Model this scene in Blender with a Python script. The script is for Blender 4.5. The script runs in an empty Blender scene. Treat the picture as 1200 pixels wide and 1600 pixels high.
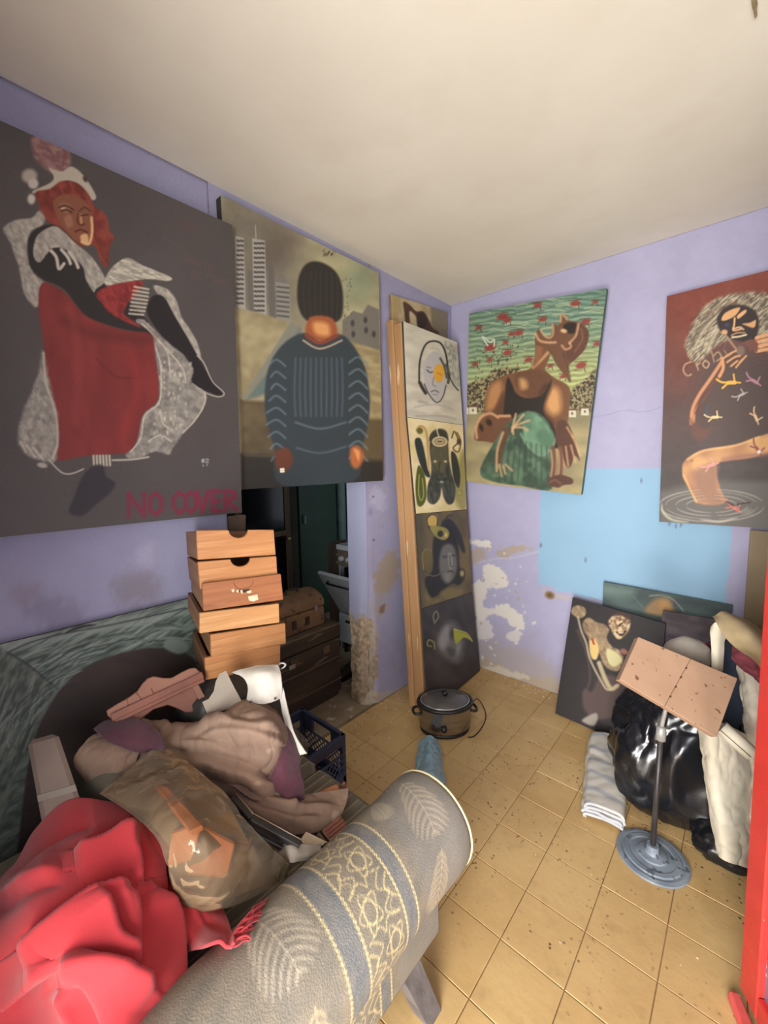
import bpy, bmesh, math, random
import numpy as np
from mathutils import Vector, Matrix
random.seed(7)
PI = math.pi
SC = bpy.context.scene
COL = SC.collection

# ---------------------------------------------------------------- camera, light, exposure
UNIT = 1.53
F_PX, PITCH, ROLL, YAW = 642.44, -0.113732, -0.014495, -0.729184
CAM = np.array([1.11815794 * UNIT, -1.75063370 * UNIT, UNIT])
FW = np.array([math.cos(PITCH) * math.sin(YAW), math.cos(PITCH) * math.cos(YAW), math.sin(PITCH)])
_r = np.array([math.cos(YAW), -math.sin(YAW), 0.0]); _u = np.cross(_r, FW)
RT = math.cos(ROLL) * _r + math.sin(ROLL) * _u
UP = -math.sin(ROLL) * _r + math.cos(ROLL) * _u
cd = bpy.data.cameras.new('camera'); cam = bpy.data.objects.new('camera', cd); COL.objects.link(cam)
cd.sensor_fit = 'VERTICAL'; cd.sensor_height = 32.0; cd.lens = F_PX / 1600 * 32.0
cd.clip_start = 0.02; cd.clip_end = 60
m = Matrix.Identity(4)
for i in range(3):
    m[i][0] = RT[i]; m[i][1] = UP[i]; m[i][2] = -FW[i]; m[i][3] = CAM[i]
cam.matrix_world = m
SC.camera = cam

world = bpy.data.worlds.new('sky'); SC.world = world; world.use_nodes = True
bg = world.node_tree.nodes['Background']
bg.inputs[0].default_value = (0.80, 0.88, 1.0, 1); bg.inputs[1].default_value = 1.0

def area_light(name, loc, target, sx, sy, power, color, spread=180):
    ld = bpy.data.lights.new(name, 'AREA'); ld.shape = 'RECTANGLE'; ld.size = sx; ld.size_y = sy
    ld.energy = power; ld.color = color; ld.spread = math.radians(spread)
    o = bpy.data.objects.new(name, ld); COL.objects.link(o); o.location = loc
    d = Vector(target) - Vector(loc); o.rotation_euler = d.to_track_quat('-Z', 'Z').to_euler()
    return o
area_light('daylight_front_door', (1.85, -4.1, 1.15), (1.05, 0.0, 1.15), 2.0, 2.1, 205.0, (1.0, 0.975, 0.95), 130)
area_light('daylight_side_door', (2.25, -2.68, 1.1), (0.9, -1.6, 1.2), 0.7, 1.9, 5.0, (1.0, 0.96, 0.90))
area_light('kitchen_fill', (-0.9, -2.3, 2.3), (-0.6, -1.3, 0.4), 0.5, 0.5, 6.5, (0.9, 0.97, 1.0))  # added fill lamp to lift the dim kitchen; no window stands there
area_light('sunlit_pavement_bounce', (1.5, -3.95, 0.06), (1.3, -1.2, 2.6), 1.8, 0.8, 88.0, (1.0, 0.92, 0.74))
vs = SC.view_settings
SC.display_settings.display_device = 'sRGB'
vs.view_transform = 'Standard'; vs.look = 'None'; vs.exposure = -0.08; vs.gamma = 1.0; vs.use_curve_mapping = False

# ---------------------------------------------------------------- helpers: points
def ray(x, y): return FW + RT * (x - 600) / F_PX - UP * (y - 800) / F_PX
def at(x, y, ax, v):
    d = ray(x, y); return CAM + (v - CAM[ax]) / d[ax] * d
def atd(x, y, d): return CAM + d * ray(x, y)
def atp(x, y, p, n):
    d = ray(x, y); n = np.array(n, float); return CAM + (np.dot(np.array(p) - CAM, n) / np.dot(d, n)) * d
def proj(W):
    d = W - CAM; z = d @ FW
    return 600 + F_PX * (d @ RT) / z, 800 - F_PX * (d @ UP) / z
def lin(c):
    c = np.asarray(c, float) / 255.0
    return np.where(c <= 0.04045, c / 12.92, ((c + 0.055) / 1.055) ** 2.4)

# ---------------------------------------------------------------- value noise (numpy)
_rng = np.random.RandomState(3); _T = _rng.rand(4096)
def _h(i, j, k): return _T[((i * 73856093) ^ (j * 19349663) ^ (k * 83492791)) & 4095]
def vn(p):
    p = np.asarray(p, float); i = np.floor(p).astype(np.int64); f = p - i; f = f * f * (3 - 2 * f)
    x, y, z = i[..., 0], i[..., 1], i[..., 2]; r = 0
    for a in (0, 1):
        for b in (0, 1):
            for c in (0, 1):
                w = (f[..., 0] if a else 1 - f[..., 0]) * (f[..., 1] if b else 1 - f[..., 1]) * (f[..., 2] if c else 1 - f[..., 2])
                r = r + w * _h(x + a, y + b, z + c)
    return r
def fbm(p, o=3):
    p = np.asarray(p, float); s = 0; a = 0.5; t = 0
    for k in range(o):
        s = s + a * vn(p * 2 ** k + 17.3 * k); t += a; a *= 0.55
    return s / t
def n2(X, Y, s=1.0, seed=0.0, o=2):
    return fbm(np.stack([X * s, Y * s, np.full_like(X, seed + 0.5)], -1), o)

# ---------------------------------------------------------------- helpers: objects
WL = {}
def wloc(o): return WL.get(o.name, np.zeros(3)) if o is not None else np.zeros(3)
def tagp(o, label=None, cat=None, group=None, kind=None):
    if label: o['label'] = label
    if cat: o['category'] = cat
    if group: o['group'] = group
    if kind: o['kind'] = kind
    return o
def thing(name, label, cat, loc, group=None):
    o = bpy.data.objects.new(name, None); o.empty_display_size = 0.05; COL.objects.link(o)
    o.location = tuple(float(v) for v in loc); WL[o.name] = np.array(loc, float)
    return tagp(o, label, cat, group)
def mesh(name, V, Fc, mat, parent=None, smooth=False, origin=None):
    V = np.asarray(V, float).reshape(-1, 3)
    if origin is None:
        if parent is None: origin = np.array([(V[:, 0].min() + V[:, 0].max()) / 2, (V[:, 1].min() + V[:, 1].max()) / 2, V[:, 2].min()])
        else: origin = wloc(parent)
    origin = np.asarray(origin, float)
    me = bpy.data.meshes.new(name)
    me.from_pydata((V - origin).tolist(), [], Fc if isinstance(Fc, list) else Fc.tolist())
    if mat is not None: me.materials.append(mat)
    if smooth: me.polygons.foreach_set('use_smooth', [True] * len(me.polygons))
    me.update()
    o = bpy.data.objects.new(name, me); COL.objects.link(o)
    if parent is not None:
        o.parent = parent; o.location = tuple(origin - wloc(parent))
    else: o.location = tuple(origin)
    WL[o.name] = origin
    return o
def bev(o, w=0.004, seg=1):
    md = o.modifiers.new('bevel', 'BEVEL'); md.width = w; md.segments = seg; md.limit_method = 'ANGLE'; return o
BF = [(0, 3, 2, 1), (4, 5, 6, 7), (0, 1, 5, 4), (1, 2, 6, 5), (2, 3, 7, 6), (3, 0, 4, 7)]
def boxv(x0, x1, y0, y1, z0, z1):
    return np.array([(x0, y0, z0), (x1, y0, z0), (x1, y1, z0), (x0, y1, z0), (x0, y0, z1), (x1, y0, z1), (x1, y1, z1), (x0, y1, z1)], float)
def box(name, b, mat, parent=None, bw=0.003, M=None):
    V = boxv(*b)
    if M is not None: V = tf(M, V)
    o = mesh(name, V, BF, mat, parent)
    return bev(o, bw) if bw else o
def tf(M, V):
    A = np.array(M); return np.asarray(V) @ A[:3, :3].T + A[:3, 3]
def frame(o, x, y=None, z=None):
    """4x4 from origin and axes (columns)"""
    M = np.eye(4); M[:3, 0] = x; M[:3, 1] = y; M[:3, 2] = z; M[:3, 3] = o; return M
def nrm(v): v = np.asarray(v, float); return v / np.linalg.norm(v)
def slab(c, n, t):
    """8 verts + faces from four coplanar corners (TL,TR,BR,BL) pushed back by t along -n"""
    c = np.array(c, float); V = np.concatenate([c - np.array(n) * t, c]); return V
def quadbox(name, c, n, t, mat, parent=None, bw=0.002):
    o = mesh(name, slab(c, n, t), BF, mat, parent)
    me = o.data; bm = bmesh.new(); bm.from_mesh(me); bmesh.ops.recalc_face_normals(bm, faces=bm.faces); bm.to_mesh(me); bm.free()
    return bev(o, bw) if bw else o
class MB:
    def __init__(s): s.V = []; s.F = []
    def add(s, V, F):
        n = len(s.V); s.V += [tuple(v) for v in np.asarray(V)]; s.F += [tuple(i + n for i in f) for f in F]; return s
    def box(s, *b, M=None):
        V = boxv(*b); s.add(tf(M, V) if M is not None else V, BF); return s
    def tube(s, pts, r, n=8, cap=True):
        V, F = tubev(pts, r, n, cap); return s.add(V, F)
    def build(s, name, mat, parent=None, smooth=False): return mesh(name, np.array(s.V), s.F, mat, parent, smooth)
def tubev(pts, r, n=8, cap=True):
    pts = np.array(pts, float); N = len(pts); r = np.broadcast_to(np.asarray(r, float), (N,))
    V = []; ref = None
    for i in range(N):
        t = nrm(pts[min(i + 1, N - 1)] - pts[max(i - 1, 0)])
        if ref is None:
            ref = np.cross(t, [0, 0, 1.0]);
            if np.linalg.norm(ref) < 1e-3: ref = np.array([1.0, 0, 0])
        a = nrm(ref - t * np.dot(ref, t)); b = np.cross(t, a); ref = a
        for k in range(n):
            th = 2 * PI * k / n; V.append(pts[i] + r[i] * (math.cos(th) * a + math.sin(th) * b))
    F = [(i * n + k, i * n + (k + 1) % n, (i + 1) * n + (k + 1) % n, (i + 1) * n + k) for i in range(N - 1) for k in range(n)]
    if cap: F += [tuple(range(n))[::-1], tuple((N - 1) * n + k for k in range(n))]
    return np.array(V), F
def tube(name, pts, r, mat, parent=None, n=8, smooth=True):
    V, F = tubev(pts, r, n); return mesh(name, V, F, mat, parent, smooth)
def crv(pts, n=6, closed=False):
    """Catmull-Rom through pts"""
    P = np.array(pts, float); N = len(P); out = []
    rng = range(N) if closed else range(N - 1)
    for i in rng:
        if closed: p0, p1, p2, p3 = P[(i - 1) % N], P[i], P[(i + 1) % N], P[(i + 2) % N]
        else: p0, p1, p2, p3 = P[max(i - 1, 0)], P[i], P[i + 1], P[min(i + 2, N - 1)]
        for k in range(n):
            t = k / n
            out.append(0.5 * ((2 * p1) + (-p0 + p2) * t + (2 * p0 - 5 * p1 + 4 * p2 - p3) * t * t + (-p0 + 3 * p1 - 3 * p2 + p3) * t ** 3))
    if not closed: out.append(P[-1])
    return np.array(out)
def lathe(prof, n=32, sx=1, sy=1, c=(0, 0, 0)):
    V = []; m = len(prof)
    for k in range(n):
        a = 2 * PI * k / n
        for r_, z in prof: V.append((c[0] + r_ * sx * math.cos(a), c[1] + r_ * sy * math.sin(a), c[2] + z))
    F = [(k * m + j, ((k + 1) % n) * m + j, ((k + 1) % n) * m + j + 1, k * m + j + 1) for k in range(n) for j in range(m - 1)]
    return np.array(V), F
def gridF(nu, nv):
    a = np.arange(nu * nv).reshape(nv, nu)
    return np.stack([a[:-1, :-1], a[:-1, 1:], a[1:, 1:], a[1:, :-1]], -1).reshape(-1, 4)
def bicr(G, su, sv):
    """Catmull-Rom surface of control grid G[rows][cols][3]"""
    G = np.array(G, float)
    A = np.array([crv(r_, su) for r_ in G])
    return np.array([crv(A[:, j], sv) for j in range(A.shape[1])]).transpose(1, 0, 2)
def sheet(name, G, mat, parent=None, su=10, sv=10, thick=0.004, folds=0.0, fs=14.0, fine=0.0, seed=0.0, stretch=(1, 1, 1), ridges=(), crease=0.0):
    """cloth-like sheet: smooth surface through control points, wrinkled along its normal, given real thickness"""
    S = bicr(G, su, sv); nv, nu = S.shape[:2]
    du = np.gradient(S, axis=1); dv = np.gradient(S, axis=0); N = np.cross(du, dv); N /= np.linalg.norm(N, axis=-1, keepdims=True) + 1e-9
    if N[..., 2].mean() < 0: N = -N
    q = S * np.array(stretch)
    w = fbm(q * fs * 0.35 + seed, 2)[..., None] * 1.6
    a = fbm(q * fs * 0.5 + w + seed + 5, 2); rdg = 1 - np.abs(2 * a - 1) * 2.2
    b = fbm(q * fs * 1.3 + 2 * w + seed + 9, 2); rd2 = 1 - np.abs(2 * b - 1) * 2
    cr_ = np.abs(2 * fbm(q * fs * 0.8 + 1.5 * w + seed + 21, 2) - 1) ** 0.55 + 0.5 * np.abs(2 * fbm(q * fs * 1.9 + 2 * w + seed + 31, 2) - 1) ** 0.6
    off = folds * (np.clip(rdg, -1, 1) - 0.4) + fine * rd2 + crease * (cr_ - 0.6)
    if len(ridges):
        X_, Y_ = proj(S.reshape(-1, 3)); X_ = X_.reshape(S.shape[:2]); Y_ = Y_.reshape(S.shape[:2])
        X_ = X_ + 5 * (fbm(S * 14 + 3, 2) - .5); Y_ = Y_ + 5 * (fbm(S * 14 + 8, 2) - .5)
        for pts, amp, wide, steep in ridges:   # a fold: gentle slope on its left-hand side, steep drop on the other
            P = crv(pts, 4); best = np.full(X_.shape, 1e9); sgn = np.zeros(X_.shape); par = np.zeros(X_.shape)
            for i in range(len(P) - 1):
                ax, ay = P[i]; ex, ey = P[i + 1] - P[i]; t = np.clip(((X_ - ax) * ex + (Y_ - ay) * ey) / (ex * ex + ey * ey + 1e-9), 0, 1)
                dx, dy = X_ - ax - t * ex, Y_ - ay - t * ey; d = np.hypot(dx, dy); m_ = d < best
                best = np.where(m_, d, best); sgn = np.where(m_, ex * dy - ey * dx, sgn); par = np.where(m_, (i + t) / (len(P) - 1), par)
            tp = np.clip(np.minimum(par, 1 - par) * 6 + .15, 0, 1)
            off = off + amp * tp * np.where(sgn < 0, np.exp(-(best / wide) ** 1.3), np.exp(-(best / steep)) - .35 * np.exp(-((best - 2.5 * steep) / (1.5 * steep)) ** 2) * (best > 0))
    S = S + N * off[..., None]
    o = mesh(name, S.reshape(-1, 3), gridF(nu, nv), mat, parent, True)
    md = o.modifiers.new('thickness', 'SOLIDIFY'); md.thickness = thick; md.offset = -1
    return o
def prism(name, pts, n, t, mat, parent=None, bw=0.0, smooth=False):
    """outline (world points, coplanar) extruded by t along -n"""
    P = np.array(pts, float); N = len(P); V = np.concatenate([P, P - np.array(n) * t])
    F = [tuple(range(N)), tuple(range(2 * N - 1, N - 1, -1))] + [(i, i + N, (i + 1) % N + N, (i + 1) % N) for i in range(N)]
    o = mesh(name, V, F, mat, parent)
    me = o.data; bm = bmesh.new(); bm.from_mesh(me); bmesh.ops.recalc_face_normals(bm, faces=bm.faces); bm.to_mesh(me); bm.free()
    if bw: bev(o, bw)
    return o

# ---------------------------------------------------------------- materials
MT = {}
def nodes(name):
    m_ = bpy.data.materials.new(name); m_.use_nodes = True; nt = m_.node_tree; b = nt.nodes['Principled BSDF']; return m_, nt, b
def N_(nt, t, **k):
    n = nt.nodes.new(t)
    for a, v in k.items():
        if a.startswith('i_'): n.inputs[int(a[2:])].default_value = v
        else: setattr(n, a, v)
    return n
def rgba(c): l = lin(c); return (float(l[0]), float(l[1]), float(l[2]), 1)
def mk(name, c1, c2=None, sc=6.0, rough=0.7, bump=0.15, bsc=60.0, metal=0.0, spec=0.5, stretch=None, det=5.0, lo=0.35, hi=0.65, c3=None, sc3=40.0, lo3=0.62, hi3=0.66, coat=0.0, trans=0.0, alpha=1.0, dist=0.0, sheen=0.0):
    m_, nt, b = nodes(name); L = nt.links.new
    tc = N_(nt, 'ShaderNodeTexCoord'); mp = N_(nt, 'ShaderNodeMapping'); L(tc.outputs['Object'], mp.inputs[0])
    if stretch: mp.inputs['Scale'].default_value = stretch
    col = None
    if c2 is not None:
        nz = N_(nt, 'ShaderNodeTexNoise'); nz.inputs['Scale'].default_value = sc; nz.inputs['Detail'].default_value = det; nz.inputs['Distortion'].default_value = dist
        L(mp.outputs[0], nz.inputs['Vector'])
        mr = N_(nt, 'ShaderNodeMapRange'); mr.inputs[1].default_value = lo; mr.inputs[2].default_value = hi; L(nz.outputs[0], mr.inputs[0])
        mx = N_(nt, 'ShaderNodeMixRGB'); mx.inputs[1].default_value = rgba(c1); mx.inputs[2].default_value = rgba(c2); L(mr.outputs[0], mx.inputs[0]); col = mx.outputs[0]
        if c3 is not None:
            n3 = N_(nt, 'ShaderNodeTexNoise'); n3.inputs['Scale'].default_value = sc3; n3.inputs['Detail'].default_value = 3; L(mp.outputs[0], n3.inputs['Vector'])
            m3 = N_(nt, 'ShaderNodeMapRange'); m3.inputs[1].default_value = lo3; m3.inputs[2].default_value = hi3; L(n3.outputs[0], m3.inputs[0])
            x3 = N_(nt, 'ShaderNodeMixRGB'); x3.inputs[2].default_value = rgba(c3); L(m3.outputs[0], x3.inputs[0]); L(col, x3.inputs[1]); col = x3.outputs[0]
        L(col, b.inputs['Base Color'])
    else: b.inputs['Base Color'].default_value = rgba(c1)
    b.inputs['Roughness'].default_value = rough; b.inputs['Metallic'].default_value = metal
    b.inputs['Specular IOR Level'].default_value = spec; b.inputs['Coat Weight'].default_value = coat
    b.inputs['Transmission Weight'].default_value = trans; b.inputs['Alpha'].default_value = alpha; b.inputs['Sheen Weight'].default_value = sheen
    if bump:
        bn = N_(nt, 'ShaderNodeTexNoise'); bn.inputs['Scale'].default_value = bsc; bn.inputs['Detail'].default_value = 4; L(mp.outputs[0], bn.inputs['Vector'])
        bp = N_(nt, 'ShaderNodeBump'); bp.inputs['Strength'].default_value = bump; bp.inputs['Distance'].default_value = 0.01 if bsc < 50 else 0.0025
        L(bn.outputs[0], bp.inputs['Height']); L(bp.outputs[0], b.inputs['Normal'])
    MT[name] = m_
    return m_
def vcmat(name, rough=0.6, bump=0.1, bsc=120.0, spec=0.35, coat=0.0):
    m_, nt, b = nodes(name); L = nt.links.new
    a = N_(nt, 'ShaderNodeAttribute', attribute_name='paint'); L(a.outputs['Color'], b.inputs['Base Color'])
    b.inputs['Roughness'].default_value = rough; b.inputs['Specular IOR Level'].default_value = spec; b.inputs['Coat Weight'].default_value = coat
    tc = N_(nt, 'ShaderNodeTexCoord'); bn = N_(nt, 'ShaderNodeTexNoise'); bn.inputs['Scale'].default_value = bsc; L(tc.outputs['Object'], bn.inputs['Vector'])
    bp = N_(nt, 'ShaderNodeBump'); bp.inputs['Strength'].default_value = bump; bp.inputs['Distance'].default_value = 0.005
    L(bn.outputs[0], bp.inputs['Height']); L(bp.outputs[0], b.inputs['Normal'])
    MT[name] = m_
    return m_
def set_paint(o, RGB):
    """store linear colours per vertex"""
    n = len(o.data.vertices); A = np.ones((n, 4)); A[:, :3] = RGB
    ca = o.data.color_attributes.new('paint', 'FLOAT_COLOR', 'POINT'); ca.data.foreach_set('color', A.ravel())

# ---------------------------------------------------------------- a small brush kit: paints colour onto the vertices of a canvas
class Art:
    smin = 0.0; amul = 1.0
    def __init__(s, X, Y, base): s.X, s.Y = X, Y; s.C = np.empty(X.shape + (3,)); s.C[:] = base
    def _box(s, x0, x1, y0, y1): return np.where((s.X > x0) & (s.X < x1) & (s.Y > y0) & (s.Y < y1))
    def blend(s, ix, a, col):
        a = np.clip(a, 0, 1)[..., None]; s.C[ix] = s.C[ix] * (1 - a) + np.asarray(col, float) * a
    def sd(s, ix, P):
        x, y = s.X[ix], s.Y[ix]; d = np.full(x.shape, 1e9); ins = np.zeros(x.shape, bool); N = len(P)
        for i in range(N):
            ax, ay = P[i]; bx, by = P[(i + 1) % N]; ex, ey = bx - ax, by - ay
            t = np.clip(((x - ax) * ex + (y - ay) * ey) / (ex * ex + ey * ey + 1e-9), 0, 1)
            d = np.minimum(d, (x - ax - t * ex) ** 2 + (y - ay - t * ey) ** 2)
            c = (ay > y) != (by > y)
            with np.errstate(divide='ignore', invalid='ignore'): ins ^= c & (x < ex * (y - ay) / (ey if ey else 1e-9) + ax)
        d = np.sqrt(d); return np.where(ins, -d, d)
    def fill(s, pts, col, soft=1.2, a=1.0, smooth=True, wob=0.0, tex=None, k=4):
        P = crv(pts, k, True) if smooth else np.array(pts, float); m_ = soft + wob + 2
        ix = s._box(P[:, 0].min() - m_, P[:, 0].max() + m_, P[:, 1].min() - m_, P[:, 1].max() + m_)
        if len(ix[0]) == 0: return s
        d = s.sd(ix, P)
        if wob: d = d + (n2(s.X[ix], s.Y[ix], 0.13, 3, 4) - 0.5) * 3 * wob
        al = np.clip(0.5 - d / (2 * soft), 0, 1) * a
        c = np.asarray(col, float)
        if tex: c = tex(s.X[ix], s.Y[ix])
        s.blend(ix, al, c); return s
    def line(s, pts, w, col, soft=0.8, a=1.0, smooth=True, dry=0.0, taper=False, k=5):
        soft = max(soft, s.smin); a = a * s.amul; P = crv(pts, k) if smooth and len(pts) > 2 else np.array(pts, float); m_ = w + soft + 2
        ix = s._box(P[:, 0].min() - m_, P[:, 0].max() + m_, P[:, 1].min() - m_, P[:, 1].max() + m_)
        if len(ix[0]) == 0: return s
        x, y = s.X[ix], s.Y[ix]; al = np.zeros(x.shape); N = len(P)
        for i in range(N - 1):
            ax, ay = P[i]; ex, ey = P[i + 1] - P[i]; t = np.clip(((x - ax) * ex + (y - ay) * ey) / (ex * ex + ey * ey + 1e-9), 0, 1)
            d = np.sqrt((x - ax - t * ex) ** 2 + (y - ay - t * ey) ** 2); ww = w / 2
            if taper: ww = ww * np.sin(PI * np.clip((i + t) / (N - 1), 0.04, 0.96)) ** 0.6
            al = np.maximum(al, np.clip(0.5 - (d - ww) / (2 * soft), 0, 1))
        if dry: al = al * np.clip(1 - dry + dry * 2 * n2(x, y, 0.5, 8), 0, 1)
        s.blend(ix, al * a, col); return s
    def ell(s, cx, cy, rx, ry, col, ang=0, soft=1.2, a=1.0):
        R = max(rx, ry) + soft + 2; ix = s._box(cx - R, cx + R, cy - R, cy + R)
        if len(ix[0]) == 0: return s
        t = math.radians(ang); x = s.X[ix] - cx; y = s.Y[ix] - cy; u = x * math.cos(t) + y * math.sin(t); v = -x * math.sin(t) + y * math.cos(t)
        d = (np.sqrt((u / rx) ** 2 + (v / ry) ** 2) - 1) * min(rx, ry); s.blend(ix, np.clip(0.5 - d / (2 * soft), 0, 1) * a, col); return s
    def grad(s, p0, p1, c0, c1, a=1.0):
        d = np.array(p1, float) - p0; t = np.clip(((s.X - p0[0]) * d[0] + (s.Y - p0[1]) * d[1]) / (d @ d), 0, 1)[..., None]
        s.C[:] = s.C * (1 - a) + a * (np.asarray(c0, float) * (1 - t) + np.asarray(c1, float) * t); return s
    def mott(s, amp, sc=0.05, seed=0, ang=0, st=1.0, o=3, tint=(1, 1, 1)):
        t = math.radians(ang); u = s.X * math.cos(t) + s.Y * math.sin(t); v = (-s.X * math.sin(t) + s.Y * math.cos(t)) * st
        s.C += ((n2(u, v, sc, seed, o) - 0.5) * 2 * amp)[..., None] * np.asarray(tint); return s
def streak(c1, c2, ang, sc=0.1, st=6, seed=0, lo=0.35, hi=0.65):
    t = math.radians(ang); c1 = np.asarray(c1, float); c2 = np.asarray(c2, float)
    def f(X, Y):
        u = X * math.cos(t) + Y * math.sin(t); v = -X * math.sin(t) + Y * math.cos(t)
        w = np.clip((n2(u, v * st, sc, seed) - lo) / (hi - lo), 0, 1)[..., None]; return c1 * (1 - w) + c2 * w
    return f
vcmat('oil_paint', 0.55, 0.25, 160.0)
def panel_grid(c, nu, nv):
    """c: TL,TR,BR,BL -> grid of points row by row from the bottom-left"""
    c = [np.array(q, float) for q in c]; u = np.linspace(0, 1, nu)[None, :, None]; v = np.linspace(0, 1, nv)[:, None, None]
    return (c[3] * (1 - u) + c[2] * u) * (1 - v) + (c[0] * (1 - u) + c[1] * u) * v
def painted(name, c, nu, nv, art, base, k, parent, sat=1.0):
    G = panel_grid(c, nu, nv); X, Y = proj(G.reshape(-1, 3)); A = Art(X.reshape(nv, nu), Y.reshape(nv, nu), base); art(A)
    o = mesh(name, G, gridF(nu, nv), MT['oil_paint'], parent, True)
    set_paint(o, np.clip(lin(np.clip(A.C, 0, 255)).reshape(-1, 3) * k, 0, 0.95)); return o
def canvas(label, cat, c, n, thick, nu, nv, art, base, k, edge, group=None, name='painting', lift=0.0015):
    c = [np.array(q, float) for q in c]; fn = nrm(np.cross(c[2] - c[0], c[1] - c[3])); fn = fn if fn @ np.array(n, float) > 0 else -fn; n = fn; mid = sum(c) / 4
    c = [q - n * ((q - mid) @ n) for q in c]; z = min(q[2] for q in c)
    t = thing(name, label, cat, (sum(q[0] for q in c) / 4, sum(q[1] for q in c) / 4, z), group)
    quadbox('stretcher', c, n, thick, edge, t, 0.002)
    painted('painted_canvas', [q + n * lift for q in c], nu, nv, art, base, k, t)
    return t
# ---------------------------------------------------------------- the room
H = 2.6726
def struct(o): o['kind'] = 'structure'; return o
vcmat('plaster_paint', 0.85, 0.35, 70.0, 0.2)
mk('rubble', (168, 146, 118), (206, 190, 166), 14, 0.95, 0.6, 40, c3=(120, 96, 70), sc3=20)
mk('ceiling_plaster', (222, 214, 198), (230, 223, 208), 1.6, 0.9, 0.2, 7, c3=(218, 209, 192), sc3=4, lo3=0.5, hi3=0.85)
mk('plain_lilac', (158, 156, 183), (163, 161, 187), 3, 0.85, 0.2, 40)
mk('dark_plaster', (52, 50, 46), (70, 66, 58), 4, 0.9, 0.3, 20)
mk('grout', (146, 122, 84), (120, 98, 66), 9, 0.95, 0.3, 60)
LIL = (170, 168, 197)
def wall_art(A, W):
    A.mott(7, 0.012, 1); A.mott(5, 0.05, 2)
# back wall, with its peeled patches and the light blue rectangle
X1 = 2.2
nu, nv = 330, 400
G = panel_grid([(0, 0, H), (X1, 0, H), (X1, 0, 0), (0, 0, 0)], nu, nv)
PX_, PY_ = proj(G.reshape(-1, 3)); A = Art(PX_.reshape(nv, nu), PY_.reshape(nv, nu), (174, 171, 199)); A.mott(6, 0.02, 1); A.mott(4, 0.08, 2)
XX, ZZ = G[..., 0], G[..., 2]
e = (n2(XX, ZZ, 9, 4) - 0.5) * 0.02
blue = (XX > 0.69 + e) & (XX < 1.654 + e) & (ZZ < 1.49 + e * 0.5) & (ZZ > 0.70 + e * 2 + 0.02 * (XX < 0.8))
A.C[blue] = np.array((148, 184, 211)) + ((n2(XX, ZZ, 5, 6) - 0.5) * 12)[blue][:, None]
low = np.clip((0.42 - ZZ + (n2(XX, ZZ, 6, 7) - 0.5) * 0.5) / 0.25, 0, 1)[..., None] * 0.35; A.C[:] = A.C * (1 - low) + np.array((160, 152, 168)) * low
WH, TAN, DTAN = (222, 216, 208), (176, 160, 138), (140, 118, 92)
A.fill([(733, 842), (750, 845), (766, 846), (768, 856), (752, 854), (735, 850)], WH, 1, wob=4)
A.fill([(733, 862), (755, 858), (758, 872), (740, 880), (733, 876)], TAN, 3, 0.7, wob=6)
A.fill([(776, 862), (798, 854), (832, 856), (800, 866), (784, 872)], TAN, 2, 0.8, wob=5)
A.fill([(754, 888), (772, 884), (788, 893), (794, 912), (778, 920), (762, 918), (752, 925), (756, 905)], WH, 1, wob=5)
A.fill([(736, 914), (756, 908), (760, 930), (752, 948), (768, 950), (782, 944), (800, 950), (815, 962), (818, 985), (800, 976), (788, 966), (770, 962), (752, 968), (738, 950)], WH, 1, wob=6)
A.fill([(744, 970), (760, 968), (770, 985), (765, 1000), (746, 996)], WH, 1, 0.8, wob=7)
A.fill([(800, 985), (816, 990), (806, 1004), (790, 996)], WH, 1.5, 0.8, wob=6)
A.fill([(752, 1000), (800, 1010), (850, 1030), (868, 1050), (868, 1082), (744, 1055), (742, 1020)], (170, 160, 158), 5, 0.7, wob=10)
A.fill([(744, 1032), (770, 1036), (810, 1052), (866, 1064), (868, 1082), (744, 1054)], TAN, 2, 0.85, wob=8)
A.fill([(756, 1040), (785, 1044), (830, 1060), (800, 1060), (760, 1050)], (205, 196, 184), 1.5, 0.8, wob=6)
A.fill([(846, 918), (852, 924), (872, 930), (895, 936), (870, 934), (850, 928)], (190, 180, 168), 1, 0.8, wob=2)
A.ell(859, 930, 8, 6, DTAN, 20, 1.5); A.ell(859, 930, 4, 3, (110, 84, 60), 20, 1.5)
for k in range(46):
    fx, fy = 742 + _T[k + 600] * 95, 850 + _T[k + 660] * 190
    if fy - 850 > (fx - 742) * .9 - 40: A.ell(fx, fy, 1 + 3 * _T[k + 700] ** 2, .8 + 2 * _T[k + 740] ** 2, WH if k % 3 else TAN, _T[k] * 180, .8, .85)
A.line([(925, 651), (950, 648), (975, 641), (1005, 644), (1034, 636)], 1.2, (150, 148, 180), 0.8, 0.8)
A.line([(745, 880), (775, 873), (800, 872), (842, 862)], 1.5, (205, 200, 205), 1, 0.6)
for q in [(845, 852), (1002, 751), (915, 875), (1064, 820), (1056, 822), (1046, 818)]: A.ell(q[0], q[1], 1.3, 3, (110, 110, 130))
wb = mesh('wall_back', G, gridF(nu, nv), MT['plaster_paint'], None, True, origin=(0, 0, 0)); struct(wb)
set_paint(wb, np.clip(lin(A.C.reshape(-1, 3)) * 0.86, 0, 1))
md = wb.modifiers.new('t', 'SOLIDIFY'); md.thickness = 0.12; md.offset = -1

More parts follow.
